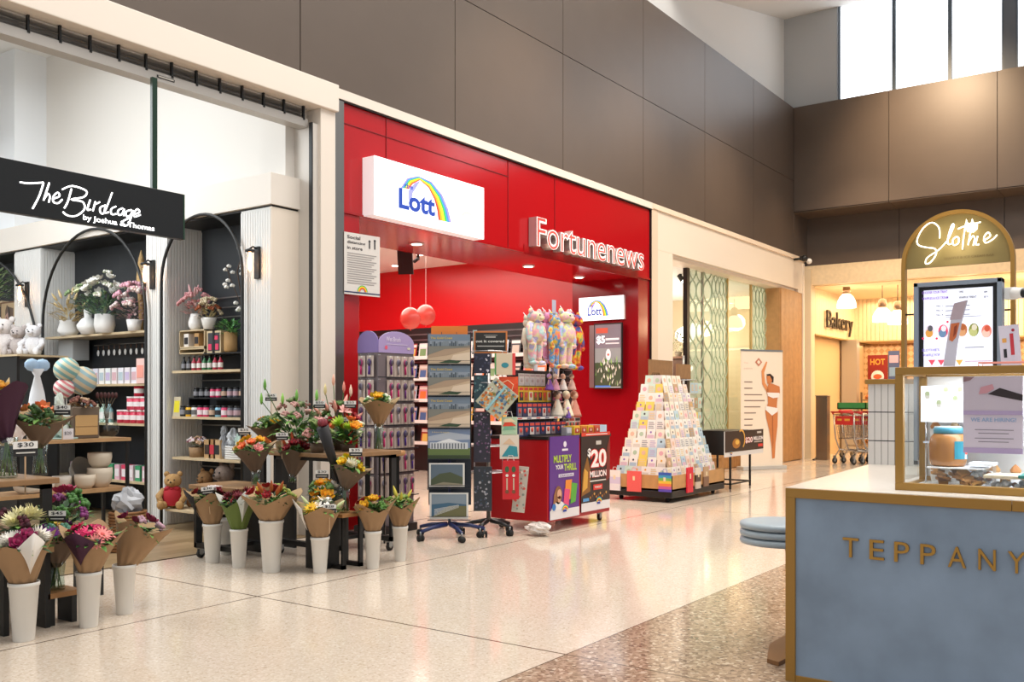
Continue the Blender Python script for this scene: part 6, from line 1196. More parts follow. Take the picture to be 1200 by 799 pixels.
def calendar(pos, w_, h_, kind, label):
    o = thing('calendar', label, 'calendar', pos, RZ_CAM); b = MB(); b.box(-w_ / 2, 0, 0, w_ / 2, .008, h_, mat('#dcdcd8', .5)); b.build('pages', o); b = MB().frame((-w_ / 2, -.001, 0), (1, 0, 0), (0, 0, 1)); W, H = w_, h_
    if kind == 0:
        b.rect(0, 0, W, H, mat('#6f7f90'), 1); b.rect(0, .62 * H, W, .78 * H, mat('#8a94a0'), 2)
        r5 = random.Random(2)
        for i in range(22): u = i * W / 22; b.rect(u, .6 * H, u + W / 26, (.66 + .12 * r5.random()) * H, mat(r5.choice(['#59646e', '#48545e', '#77828a'])), 3)
        b.rect(0, .0, W, .6 * H, mat('#c4ac90'), 3); b.pg([(0, .5 * H), (W, .62 * H), (W, .5 * H), (.5 * W, .3 * H), (0, .2 * H)], mat('#a89078'), 4); b.pg([(.5 * W, 0), (W, 0), (W, .4 * H), (.6 * W, .3 * H)], mat('#d8c4ac'), 5); b.pg([(.25 * W, .04 * H), (.5 * W, .14 * H), (.8 * W, .1 * H), (.7 * W, .02 * H)], mat('#3a5238'), 6); b.pg([(0, .3 * H), (.4 * W, .5 * H), (W, .56 * H), (W, .6 * H), (0, .6 * H)], mat('#7a7a72'), 5)
        b.txt('The Gold Coast', .06 * W, .84 * H, .52 * W, .07 * H, mat('#d8b838'), 3, .01)
    elif kind == 1:
        b.rect(0, 0, W, H, mat('#7486a4'), 1); b.pg([(0, .75 * H), (.5 * W, .9 * H), (W, .8 * H), (W, .65 * H), (0, .6 * H)], mat('#a8b0bc'), 2); b.rect(0, 0, W, .36 * H, mat('#5f7240'), 2); b.rect(.05 * W, .33 * H, .95 * W, .55 * H, mat('#c8ccd0'), 3); b.pg([(.2 * W, .55 * H), (.5 * W, .68 * H), (.8 * W, .55 * H)], mat('#e0e2e4'), 3); 
        for i in range(12): b.rect((.08 + i * .07) * W, .34 * H, (.11 + i * .07) * W, .52 * H, mat('#59626e'), 4)
        b.rect(0, 0, W, .12 * H, mat('#3a4a2c'), 3); b.txt('Heritage', .1 * W, .86 * H, .4 * W, .06 * H, mat('#d8c890'), 3)
    elif kind == 2:
        b.rect(.05 * W, .06 * H, .95 * W, .94 * H, mat('#5a6a78'), 1); b.pg([(.05 * W, .3 * H), (.3 * W, .55 * H), (.6 * W, .62 * H), (.95 * W, .4 * H), (.95 * W, .06 * H), (.05 * W, .06 * H)], mat('#48523c'), 2); b.pg([(.05 * W, .06 * H), (.4 * W, .2 * H), (.95 * W, .12 * H), (.95 * W, .06 * H)], mat('#8a8470'), 3)
    else:
        b.rect(.05 * W, .08 * H, .95 * W, .94 * H, mat('#3f6580'), 1); b.pg([(.05 * W, .55 * H), (.5 * W, .62 * H), (.95 * W, .55 * H), (.95 * W, .94 * H), (.05 * W, .94 * H)], mat('#7f8f9c'), 2); b.pg([(.05 * W, .08 * H), (.5 * W, .5 * H), (.95 * W, .5 * H), (.95 * W, .08 * H)], mat('#6a6a48'), 2)
        for i in range(7): b.pg([(.12 * W, (.12 + .04 * i) * H), (.75 * W, (.44 + .016 * i) * H), (.76 * W, (.45 + .016 * i) * H), (.12 * W, (.135 + .04 * i) * H)], mat('#dfe3e4'), 3)
    b.build('cover_print', o); return o
base = Vector((6.78, 5.6, 0))
CL = ['topmost beach and skyline calendar on the blue based rack', 'second beach and skyline calendar down on the rack', 'third beach and skyline calendar down on the rack', 'calendar of a white heritage building under a blue sky']
for i, (y1, y2) in enumerate(tops): calendar(base + NC * .03 + Vector((0, 0, zc_(y2))), .39, zc_(y1) - zc_(y2), 0 if i < 3 else 1, CL[i])
calendar(base + NC * .04 - UC * .02 + Vector((0, 0, zc_(571))), .33, zc_(543) - zc_(571), 2, 'white bordered calendar of a dark mountain lake'); calendar(base + NC * .04 + Vector((0, 0, zc_(609))), .36, zc_(578) - zc_(609), 3, 'lowest calendar, white bordered, of a wave breaking over rocks')
MB().box(-.17, 0, 0, .17, .01, .08, mat('#d87a30', .5)).build('header_card', None, base - NC * .02 + Vector((0, 0, zc_(391) + .0)), RZ_CAM, 'narrow orange card standing behind the topmost calendar', 'card')
# -------- gift wrap spinner
SPN = Vector((7.2, 5.46, 0)); t = thing('gift_bag_spinner', 'grey wire gift bag spinner on a black star base by the counter', 'display rack', SPN, RZ_CAM); starbase(t, .25, mat('#1c1c1e', .4), a0=.65)
MB().cyl((0, 0, .12), (0, 0, 1.8), .02, STEEL, 12).build('pole', t)
dS = CA * SPN.x + SA * SPN.y
zs_ = lambda y: CAMH + (HORI - y) / FPX * dS; us_ = lambda x: (x - 600) / FPX * dS - (SA * SPN.x - CA * SPN.y)
b = MB()
for z in (1.75, 1.45, 1.15, .85, .6): b.tube([(.19 * cos(2 * pi * i / 16), .19 * sin(2 * pi * i / 16), z) for i in range(16)], .004, WIRE, 5, closed=True); b.tube([(-.19, 0, z), (.19, 0, z)], .004, WIRE, 5); b.tube([(0, -.24, z), (0, .19, z)], .004, WIRE, 5)
for a in range(4): b.tube([(.19 * cos(a * pi / 2 + .8), .19 * sin(a * pi / 2 + .8), .6), (.19 * cos(a * pi / 2 + .8), .19 * sin(a * pi / 2 + .8), 1.75)], .004, WIRE, 5)
b.tube([(-.26, -.05, .7), (-.29, -.05, 1.1), (-.24, -.05, 1.4), (-.2, -.03, 1.75)], .006, WIRE, 6); b.build('wire_frame', t)
def panel(name, cat, label, parent_pos, x0, y0, x1, y1, draw, base_, off=.2, th=.012, rot=0, handles=None):
    """Flat hanging pack on the spinner, laid out in the rack's own plane."""
    w_ = us_(x1) - us_(x0); h_ = zs_(y0) - zs_(y1); c = SPN + UC * (us_(x0) + w_ / 2) + NC * off + Vector((0, 0, zs_(y1) + h_ / 2)); o = thing(name, label, cat, c, 0); o.rotation_euler = Euler((0, 0, RZ_CAM)); o.rotation_mode = 'XYZ'
    R3 = (Matrix.Rotation(RZ_CAM, 4, 'Z') @ Matrix.Rotation(rot, 4, 'Y')).to_euler(); o.rotation_euler = R3
    b = MB(); b.box(-w_ / 2, 0, -h_ / 2, w_ / 2, th, h_ / 2, mat(base_, .4)); b.build('pack', o, bevel=.002); b = MB().frame((-w_ / 2, -.001, -h_ / 2), (1, 0, 0), (0, 0, 1)); draw(b, w_, h_); b.build('print', o)
    if handles: MB().tube([(-w_ * .2, th / 2, h_ / 2), (-w_ * .12, th / 2, h_ / 2 + .05), (w_ * .12, th / 2, h_ / 2 + .05), (w_ * .2, th / 2, h_ / 2)], .003, mat(handles), 5).build('handle', o)
    return o
def floral(cols, n, seed, rr_=.012):
    def f(b, W, H):
        r5 = random.Random(seed)
        for i in range(n): b.disc(r5.uniform(.06, .94) * W, r5.uniform(.05, .95) * H, r5.uniform(.5, 1.1) * rr_, mat(r5.choice(cols)), 1 + i % 4, 7)
    return f
def geo(cols):
    def f(b, W, H):
        for i, c in enumerate(cols): q = i / len(cols); b.pg([(.06 * W, q * H * .9 + .04 * H), (.94 * W, (q + .1) * H * .8 + .04 * H), (.6 * W, (q + .3) * H * .8 + .1 * H), (.2 * W, (q + .25) * H * .8 + .1 * H)], mat(c), 1 + i)
    return f
fb = floral(['#c87a30', '#d88a3a', '#4a6a8a', '#7f9aa8', '#e0d8c0', '#8a8a50', '#b8602a'], 150, 4, .014)
def fl_band(b, W, H): fb(b, W, H); b.rect(.42 * W, 0, .5 * W, H, mat('#8fc0c8'), 6)
panel('gift_bag', 'gift bag', 'large floral gift bag tilted cornerwise with orange blossoms and blue band', 0, 566, 449, 600, 485, fl_band, '#b8b8a0', .26, .03, radians(40), '#d8c8a0')
panel('gift_bag', 'gift bag', 'dark navy gift bag hanging at the top beneath the chalkboard', 0, 556, 415, 575, 438, floral(['#2a2c3c', '#40425a', '#d8d4e0'], 20, 1), '#26283a', .2)
panel('gift_bag', 'gift bag', 'cream gift bag with a teal bird beside the navy bag', 0, 580, 415, 604, 440, lambda b, W, H: (b.disc(.5 * W, .45 * H, .035, mat('#3a8a96'), 1, 12, .025), b.rect(.85 * W, 0, W, H, mat('#e04a48'), 1), b.rect(0, 0, .08 * W, H, mat('#5a9a5a'), 1)), '#d8c4a8', .21)
panel('gift_bag', 'gift bag', 'bright orange gift bag peeping from behind the floral bag', 0, 585, 442, 607, 466, floral(['#f06a38', '#e04820'], 12, 2), '#e8552c', .19)
panel('gift_bag', 'gift bag', 'dark teal gift bag under the navy one', 0, 556, 440, 572, 478, floral(['#3c5f6a', '#4f7a80', '#8aa0a0'], 26, 3), '#2f4a54', .18)
panel('gift_bag', 'gift bag', 'mint and red triangle patterned gift bag below the floral bag', 0, 588, 488, 606, 509, geo(['#a8c8a8', '#7ab090', '#d84a30', '#e8d8b0']), '#b8d0b0', .22, handles='#e0e0e0')
panel('gift_bag', 'gift bag', 'cream gift bag with a teal sea scene low on the spinner', 0, 586, 508, 608, 536, lambda b, W, H: (b.pg([(.1 * W, .1 * H), (.5 * W, .55 * H), (.9 * W, .5 * H), (.95 * W, .1 * H)], mat('#2f8a98'), 1), b.pg([(.15 * W, .6 * H), (.8 * W, .6 * H), (.5 * W, .85 * H)], mat('#d8b898'), 1)), '#dcd0c0', .22, handles='#e0e0e0')
panel('gift_bag', 'gift bag', 'purple mottled wrapping pack low beside the calendar rack', 0, 556, 482, 575, 540, floral(['#4a3a5a', '#2a2838', '#6a4a6a', '#8a7a90'], 50, 5), '#2c2a38', .2)
panel('gift_bag', 'gift bag', 'dark patterned pack at the foot of the spinner above its base', 0, 556, 545, 577, 596, floral(['#3a4a5a', '#26303c', '#5a5a6a', '#a0a0a8'], 50, 6), '#2a3038', .19)
def redbag(b, W, H):
    for i in range(2): u = (.28 + .4 * i) * W; b.disc(u, .78 * H, .02, mat('#3f5a3a'), 1, 10, .03); b.disc(u, .62 * H, .014, mat('#e8e4dc'), 2, 10); b.rect(u - .006, .2 * H, u + .006, .55 * H, mat('#c9b8a0'), 1); b.disc(u, .2 * H, .018, mat('#7a4a30'), 2, 10)
panel('gift_bag', 'gift bag', 'red christmas gift bag with two candle shapes low on spinner', 0, 589, 538, 608, 582, redbag, '#c81e28', .24, .03, 0, '#e0e0e0')
panel('gift_bag', 'gift bag', 'grey and red patterned gift bag hanging lowest by the counter', 0, 602, 545, 617, 598, floral(['#a8a8a0', '#c85048', '#e0dcd0', '#7a8a80'], 40, 8), '#b8b4a8', .16, .02, radians(6))
p = SPN + UC * us_(575) + NC * .02 + Vector((0, 0, zs_(414)))
t = thing('chalkboard_sign', 'small chalkboard sign with orange frame topping the gift bag spinner', 'sign', p, RZ_CAM); w_ = us_(595) - us_(556); h_ = zs_(388) - zs_(414)
MB().box(-w_ / 2, 0, 0, w_ / 2, .015, h_, mat('#c87a40', .5)).box(-w_ / 2 - .01, .012, .02, -w_ / 2 + .03, .018, h_ + .01, mat('#a8d0d4', .4)).box(-.01, .004, -.1, .01, .012, 0, STEEL).build('frame', t); b = MB().frame((-w_ / 2, -.001, 0), (1, 0, 0), (0, 0, 1)); b.rect(.015, .015, w_ - .015, h_ - .015, mat('#2a2826'), 0)
b.txt('got it covered', .05 * w_, .45 * h_, .86 * w_, .15 * h_, mat('#e8e4dc'), 1, .02); b.rect(.35 * w_, .7 * h_, .65 * w_, .76 * h_, mat('#b8b4ac'), 1); b.rect(.3 * w_, .8 * h_, .7 * w_, .82 * h_, mat('#b8b4ac'), 1); b.rect(.1 * w_, .3 * h_, .9 * w_, .34 * h_, mat('#c8c4bc'), 1); b.rect(.42 * w_, .12 * h_, .6 * w_, .16 * h_, mat('#b8b4ac'), 1); b.build('lettering', t)

# -------- red counter with posters
CX0, CX1, CY0, CY1, CZ = 7.58, 8.78, 5.03, 5.72, .93
t = thing('shop_counter', 'red wheeled shop counter with black top carrying posters', 'counter', (CX0, CY0, 0)); W_, D_ = CX1 - CX0, CY1 - CY0
MB().box(0, 0, .1, W_, D_, CZ - .03, mat('#b3141b', .3)).build('counter_body', t, bevel=.006); MB().box(-.01, -.01, CZ - .03, W_ + .01, D_ + .01, CZ, BLACK).build('counter_top', t)
for x in (.08, W_ - .08):
    for y in (.08, D_ - .08): caster(t, x, y)
def cposter(x0, x1, label, base_, draw, z0=.12, z1=.93):
    o = thing('counter_poster', label, 'poster', (CX0 + x0, CY0 - .012, z0)); MB().box(0, 0, 0, x1 - x0, .01, z1 - z0, mat(base_, .35)).build('sheet', o); b = MB().frame((0, -.001, 0), (1, 0, 0), (0, 0, 1)); draw(b, x1 - x0, z1 - z0); b.build('print', o)
def logo_small(b, u, v, s_):
    for k in range(5): b.arc(u, v, s_ * (.5 + .1 * k), s_ * (.6 + .1 * k), 20, 160, mat(RAIN[k]), 4, 10)
    b.rect(u - s_ * .6, v - s_ * .05, u + s_ * .3, v + s_ * .25, mat('#1c3f9c'), 5)
def purple(b, W, H):
    b.rect(0, 0, W, .11 * H, mat('#e4dfe0'), 1); logo_small(b, .5 * W, .08 * H, .07); b.disc(.5 * W, .9 * H, .03, mat('#e8e0ee'), 1, 10); b.rect(.4 * W, .82 * H, .6 * W, .845 * H, mat('#e8e0ee'), 1)
    GG = mat('#b8d048'); b.txt('MULTIPLY', .12 * W, .68 * H, .6 * W, .09 * H, GG, 2, .03); b.txt('YOUR', .18 * W, .6 * H, .26 * W, .055 * H, mat('#f0ece8'), 2, .03); b.txt('THRILL', .46 * W, .575 * H, .44 * W, .085 * H, GG, 2, .03)
    b.rect(.28 * W, .5 * H, .8 * W, .54 * H, mat('#d8d0e0'), 2); b.txt('SCRATCH-ITS', .32 * W, .507 * H, .44 * W, .022 * H, mat('#5a3080'), 3, .01)
    b.pg([(.48 * W, .2 * H), (.68 * W, .22 * H), (.74 * W, .46 * H), (.52 * W, .46 * H)], mat('#e88a30'), 2); b.pg([(.44 * W, .18 * H), (.62 * W, .14 * H), (.66 * W, .34 * H), (.48 * W, .36 * H)], mat('#e04a78'), 3); b.pg([(.68 * W, .16 * H), (.86 * W, .18 * H), (.92 * W, .4 * H), (.72 * W, .42 * H)], mat('#5aa83c'), 3)
    b.pg([(.02 * W, .11 * H), (.5 * W, .11 * H), (.48 * W, .18 * H), (.32 * W, .22 * H), (.12 * W, .2 * H)], mat('#e8e4e4'), 3); b.disc(.27 * W, .29 * H, .13 * W, mat('#8a5a38'), 3, 16, .11 * H); b.disc(.3 * W, .3 * H, .075 * W, mat('#d8a484'), 4, 14, .06 * H); b.pg([(.24 * W, .27 * H), (.35 * W, .27 * H), (.33 * W, .2 * H), (.26 * W, .2 * H)], mat('#d8a484'), 4); b.disc(.305 * W, .27 * H, .03 * W, mat('#7a2a2a'), 5, 8, .012 * H)
    b.pg([(.08 * W, .12 * H), (.16 * W, .14 * H), (.2 * W, .36 * H), (.12 * W, .3 * H)], mat('#9a6640'), 4)
    b.disc(.12 * W, .15 * H, .035, mat('#3a78c0'), 5, 10)
cposter(.02, .56, 'purple lottery poster of a smiling woman with tickets on the counter', '#5c2c84', purple)
def dark(b, W, H):
    b.rect(0, 0, W, .11 * H, mat('#e4dfe0'), 1); logo_small(b, .6 * W, .08 * H, .07); b.rect(0, .955 * H, W, H, mat('#d8402c'), 2); b.rect(.15 * W, .97 * H, .9 * W, .98 * H, mat('#f0e8e4'), 3); b.rect(.5 * W, .84 * H, .68 * W, .89 * H, mat('#c8c0b8'), 2)
    b.pg([(0, .2 * H), (.3 * W, .25 * H), (.32 * W, .5 * H), (.2 * W, .7 * H), (.05 * W, .5 * H)], mat('#8a5a20'), 1); b.pg([(.03 * W, .25 * H), (.2 * W, .3 * H), (.22 * W, .5 * H), (.1 * W, .55 * H)], mat('#d8a040'), 2); b.pg([(.86 * W, .35 * H), (W, .4 * H), (W, .95 * H), (.9 * W, .8 * H)], mat('#7a2418'), 1)
    b.txt('$', .2 * W, .68 * H, .12 * W, .12 * H, mat('#f6f0ec'), 4, .03); b.txt('20', .3 * W, .54 * H, .58 * W, .25 * H, mat('#d82c22'), 3, .09); b.txt('20', .32 * W, .55 * H, .54 * W, .23 * H, mat('#f6f0ec'), 4, .03); b.txt('MILLION', .27 * W, .42 * H, .6 * W, .09 * H, mat('#d82c22'), 3, .06); b.txt('MILLION', .28 * W, .425 * H, .58 * W, .08 * H, mat('#f6f0ec'), 4, .03)
    b.rect(.28 * W, .37 * H, .85 * W, .385 * H, mat('#e0d8d0'), 3); b.rect(.4 * W, .26 * H, .72 * W, .33 * H, mat('#d8342a'), 3); b.txt('TONIGHT', .44 * W, .28 * H, .24 * W, .03 * H, mat('#f0e8e4'), 4, .02)
    for i in range(9): b.disc((.3 + .07 * i) * W, (.17 + .02 * (i % 3)) * H, .014, mat(['#b87a30', '#7a4a20', '#d8a050'][i % 3]), 2, 8)
    b.rect(.05 * W, .13 * H, .25 * W, .17 * H, mat('#5a9ad0'), 3)
cposter(.6, 1.18, 'dark twenty million lottery poster with red top edge on the counter', '#2c1a14', dark, .14, .95)
t = thing('parcel_bag', 'clear wrapped parcel lying on the floor beside the counter castors', 'bag', (7.42, 5.06, 0)); crumple(t, (0, 0, .07), (.07, .14, .06), mat('#d8cfc8', .3), 31, 'wrapped_parcel'); t.location = (7.38, 5.0, .0)
# -------- gridwall of packs standing on counter
GZ = CZ; GY = 5.5
t = thing('grid_display', 'black grid display standing on the counter holding hanging packs', 'display rack', (7.62, GY, GZ)); b = MB()
for k in range(9): b.tube([(0 + .1 * k, 0, 0), (.1 * k, 0, .62)], .004, DWIRE, 5)
for k in range(7): b.tube([(0, 0, .02 + .1 * k), (.82, 0, .02 + .1 * k)], .004, DWIRE, 5)
b.build('grid_panel', t); MB().box(0, -.25, 0, .84, .05, .015, DWIRE).box(0, .02, .0, .84, .05, .66, mat('#241c20', .6)).build('base_tray', t)
zg = lambda y, Y: onY(640, y, Y).z
def hangmesh(c1, c2, c3, w_=.085, h_=.17):
    b = MB(); b.box(-w_ / 2, -.012, -h_, w_ / 2, 0, 0, mat(c1, .35)); b.box(-w_ / 2 + .006, -.0135, -h_ * .9, w_ / 2 - .006, -.012, -h_ * .35, mat(c2, .4)); b.box(-w_ / 2 + .006, -.0135, -h_ * .25, w_ / 2 - .006, -.012, -h_ * .06, mat(c3, .4)); b.ball((0, -.014, -h_ * .55), (w_ * .25, .006, h_ * .18), mat(c3 if c3 != c1 else c2, .5), 8); return b.mesh('hanging_pack')
def rowY(y_top, y_bot, xa, xb, Y, n, cols, lab, grp, kind=None):
    A_ = onY(xa, y_top, Y); B_ = onY(xb, y_top, Y); C_ = onY((xa + xb) / 2, y_bot, Y); h_ = onY((xa + xb) / 2, y_top, Y).z - C_.z; w_ = (B_.x - A_.x) / n * .92
    for i in range(n):
        c = cols[i % len(cols)]; k = ('hp', c, round(w_, 4), round(h_, 4))
        if k not in PM: PM[k] = hangmesh(c[0], c[1], c[2], w_, h_)
        inst(PM[k], 'hanging_pack', loc=(A_.x + (i + .5) * (B_.x - A_.x) / n, Y, C_.z + h_), label='%s, %s along its row from the gift bags' % (lab, ORD[i]), cat='toy pack', group=grp)
YEL = [('#e8c030', '#3a3020', '#d8483a'), ('#e8b828', '#b87030', '#d84838'), ('#f0d040', '#e8e0c8', '#d04038'), ('#e8c030', '#7a5a2a', '#d8483a')]
NAV = [('#28305f', '#8a7a80', '#e04a3a'), ('#242a50', '#3a3a5a', '#d84838'), ('#2c3468', '#d8c8c0', '#e05040')]
rowY(448, 470, 607, 646, 5.46, 7, [('#d8d4d0', '#e8e4e0', '#b0a8a8')], 'white card pack in the top row of the grid', 'white card packs') if False else None
rowY(438, 452, 607, 638, 5.48, 5, [('#dcd8d4', '#c8c4c8', '#b8a8a8')], 'white pack at the grid top', 'white packs on the grid')
rowY(453, 471, 607, 645, 5.45, 7, YEL, 'yellow toy pack', 'yellow toy packs'); rowY(472, 489, 605, 645, 5.4, 7, NAV, 'navy toy pack of the upper navy row', 'upper navy toy packs'); rowY(494, 510, 606, 662, 5.3, 9, NAV, 'navy toy pack of the lower navy row', 'lower navy toy packs')
for i, (y, xa, xb) in enumerate(((490.5, 604, 658),)):
    A_ = onY(xa, y, 5.28); B_ = onY(xb, y, 5.28); b = MB(); b.box(0, -.006, -.01, B_.x - A_.x, 0, .012, mat('#ddd8d4')); b.frame((0, -.007, 0), (1, 0, 0), (0, 0, 1))
    for k in range(6): b.rect(.03 + .16 * k, -.004, .1 + .16 * k, .006, mat('#2a3060' if k % 2 else '#c83a34'), 1)
    b.build('price_strip', None, A_, 0, 'white price strip across the front of the navy toy packs', 'price strip')
rowY(489, 505, 659, 679, 5.32, 3, [('#d8ccc0', '#b83a34', '#3a3030'), ('#e0d4c8', '#3a5a4a', '#b84a40')], 'cream boxed pack above the lolly boxes', 'cream boxed packs'); rowY(458, 470, 646, 658, 5.42, 2, [('#3a2a3a', '#b83a7a', '#d8d0d8')], 'small dark trinket pack beside the yellow packs', 'dark trinket packs'); rowY(473, 488, 646, 658, 5.42, 2, [('#6a4a60', '#c8b8c8', '#3a2a3a')], 'small plum trinket pack beside the navy packs', 'plum trinket packs')
# dolls in skirts, fairy plush
def doll(px, y1, y2, Y, c, c2, label, grp=None):
    A_ = onY(px, y1, Y); h_ = A_.z - onY(px, y2, Y).z; t = thing('hanging_doll', label, 'doll', (A_.x, Y, A_.z - h_), group=grp)
    b = MB(); b.lathe([(h_ * .3, 0), (h_ * .27, h_ * .1), (h_ * .1, h_ * .6), (h_ * .07, h_ * .68)], (0, 0, 0), mat(c, .8), 16); b.build('skirt', t); b = MB(); b.ball((0, 0, h_ * .82), h_ * .15, mat('#d8b098', .7), 12).tube([(-h_ * .1, 0, h_ * .6), (-h_ * .25, -.01, h_ * .35)], h_ * .035, mat('#d8b098', .7), 6).tube([(h_ * .1, 0, h_ * .6), (h_ * .25, -.01, h_ * .35)], h_ * .035, mat('#d8b098', .7), 6); b.build('body', t); MB().ball((0, h_ * .02, h_ * .86), (h_ * .17, h_ * .15, h_ * .16), mat(c2, .8), 12).cyl((0, 0, h_), (0, 0, h_ * 1.15), .003, WIRE, 5).build('hair', t)
for i, (px, c, c2, wd) in enumerate(((644, '#8a5ab0', '#c8a0d8', 'purple'), (651, '#e8a8c0', '#e0d0c0', 'pink'), (660, '#e4dcd8', '#b89080', 'white'), (670, '#c8a498', '#8a6a58', 'dusty rose'))): doll(px, 438, 457, 5.34, c, c2, '%s skirted soft doll hanging under the long plush toys' % wd)
for i, (px, c, c2, wd) in enumerate(((653, '#d8d0c0', '#6a5a50', 'beige'), (664, '#ece4cc', '#e0d4b8', 'cream long skirted'), (673, '#c88a78', '#a0705a', 'brown'))): doll(px, 458, 488, 5.36, c, c2, '%s soft doll in the lower row beside the yellow packs' % wd)
doll(666, 477, 490, 5.25, '#6a4aa0', '#b890d0', 'small violet skirted doll before the cream long skirted one')
# lolly boxes on the counter end
for i, (c, wd) in enumerate((('#e8c040', 'yellow'), ('#d88a30', 'orange'), ('#e8b838', 'gold'), ('#d8603a', 'red orange'))):
    b = MB(); b.box(-.055, -.06, 0, .055, .06, .09, mat(c, .4)); b.frame((-.055, -.061, 0), (1, 0, 0), (0, 0, 1)); b.rect(.012, .02, .098, .07, mat('#c8483a'), 1); b.disc(.055, .045, .015, mat('#f0e8c8'), 2, 8); b.build('lolly_box', None, (8.2 + .135 * i, 5.14, CZ), 0, '%s lolly box on the far counter end, %s from the dolls' % (wd, ORD[i]), 'box', 'lolly boxes')
t = thing('card_reader', 'grey card holder on the counter between packs and lolly boxes', 'holder', (8.06, 5.12, CZ)); MB().box(-.05, -.03, 0, .05, .03, .08, mat('#9a9aa0', .4)).box(-.04, -.035, .02, .04, -.03, .07, mat('#c8c8d0', .4)).build('holder', t); t.name = 'leaflet_holder'
# long plush animals
PY = 5.3
t = thing('plush_hanger', 'steel hanger pole with white price tag holding the long plush toys', 'stand', (onY(648, 400, PY + .12).x, PY + .12, CZ)); zt = onY(648, 366, PY + .12).z - CZ
b = MB(); b.cyl((0, 0, 0), (0, 0, zt), .012, STEEL, 10); b.box(-.1, -.1, 0, .1, .1, .012, STEEL); b.tube([(-.3, -.04, zt - .02), (.3, -.04, zt - .02)], .007, STEEL, 6); b.build('pole', t)
MB().box(-.035, -.015, zt - .02, .035, -.01, zt + .13, mat('#b8bcd0', .4)).build('price_tag', t); 
A_ = onY(625, 425, PY - .05); MB().box(-.03, 0, 0, .03, .004, .1, mat('#c8ccd8', .4)).build('price_tag', t, (A_.x - t.location.x, -.2, A_.z - CZ - .08))
FUR = {}
def furm(cols, sc_=8):
    k = tuple(cols)
    if k in FUR: return FUR[k]
    m = mat(cols[0], .95, bump=.9, nscale=70 + len(FUR)); nt = m.node_tree; b_ = nt.nodes['Principled BSDF']; tc = nt.nodes.new('ShaderNodeTexCoord'); n_ = nt.nodes.new('ShaderNodeTexNoise'); n_.inputs['Scale'].default_value = sc_; n_.inputs['Detail'].default_value = 2
    r = nt.nodes.new('ShaderNodeValToRGB'); e = r.color_ramp.elements
    while len(e) < len(cols): e.new(.5)
    for i, c in enumerate(cols): e[i].position = .32 + .36 * i / (len(cols) - 1); e[i].color = lin(c)
    nt.links.new(tc.outputs['Object'], n_.inputs['Vector']); nt.links.new(n_.outputs['Fac'], r.inputs['Fac']); nt.links.new(r.outputs['Color'], b_.inputs['Base Color']); FUR[k] = m; return m
def longplush(px, y0, y1, Y, cols, label, s=1.0):
    """Long soft toy: head and ears, trunk, hanging arms and legs with round paws."""
    A_ = onY(px, y0, Y); h_ = A_.z - onY(px, y1, Y).z; t = thing('long_plush_toy', label, 'soft toy', (A_.x, Y, A_.z - h_)); r = h_ * .125 * s; F = furm(cols)
    for sg in (-1, 1):
        b = MB(); b.tube([(sg * r * .45, 0, h_ * .48), (sg * r * .55, -.005, h_ * .3), (sg * r * .5, 0, h_ * .12), (sg * r * .62, -.01, h_ * .05)], r * .5, F, 10, r * .36); b.ball((sg * r * .6, -r * .25, h_ * .04), (r * .42, r * .6, h_ * .04), F, 12); b.build('leg', t)
        b = MB(); b.tube([(sg * r * .7, 0, h_ * .7), (sg * r * 1.2, -.01, h_ * .6), (sg * r * 1.25, -.02, h_ * .45), (sg * r * 1.05, -.03, h_ * .36)], r * .36, F, 10, r * .3); b.ball((sg * r * 1.03, -.03, h_ * .355), (r * .38, r * .38, h_ * .04), F, 10); b.build('arm', t)
    b = MB(); b.lathe([(.001, h_ * .38), (r * .8, h_ * .42), (r * 1.0, h_ * .5), (r * .9, h_ * .6), (r * .65, h_ * .7), (.001, h_ * .76)], (0, 0, 0), F, 18, caps=False); b.build('torso', t)
    b = MB(); b.ball((0, -.01, h_ * .81), (r * .95, r * .85, h_ * .095), F, 16); b.ball((0, -r * .8, h_ * .785), (r * .4, r * .3, h_ * .035), F, 10)
    for sg in (-1, 1): b.ball((sg * r * .7, 0, h_ * .9), (r * .34, r * .22, h_ * .055), F, 10)
    b.build('head', t)
    for sg in (-1, 1): MB().ball((sg * r * .35, -r * .82, h_ * .83), r * .09, BLACK, 6).build('eye', t)
    MB().cyl((0, 0, h_ * .88), (0, .06, h_ * 1.0), .004, WIRE, 5).build('hanging_loop', t)
PST = ['#e8e2e0', '#a8dcd8', '#f0a8b8', '#f0e8b0', '#b8b0e8', '#f0eeee']
longplush(619, 366, 432, PY + .03, ['#ddd6c8', '#e4d8c0', '#d0d8d0'], 'cream long legged plush toy hanging behind, nearest the chalkboard')
longplush(627, 358, 428, PY - .06, PST, 'pale mint and pink fluffy plush toy hanging in front', 1.35)
longplush(641, 360, 426, PY + .05, ['#e8b84a', '#d8a8d0', '#e088b0', '#a8c8e0'], 'lilac and yellow plush toy squeezed between two fluffy ones', .9)
longplush(649, 362, 432, PY - .06, ['#e84a98', '#f09a38', '#3a9ad8', '#f0d040', '#e85070'], 'vivid pink orange and blue rainbow plush toy', .95)
longplush(662, 358, 432, PY - .07, ['#d8b8e8', '#f0d8a0', '#f0b0c8', '#e8f0a0', '#c0b0f0', '#a0d8d0'], 'lilac and lemon pastel fluffy plush toy', 1.3)
longplush(674, 362, 434, PY + .02, ['#3f9a8a', '#e8c838', '#d84a38', '#2f5a9a', '#7a4aa0'], 'deep rainbow striped plush toy nearest the lit screen', 1.05)

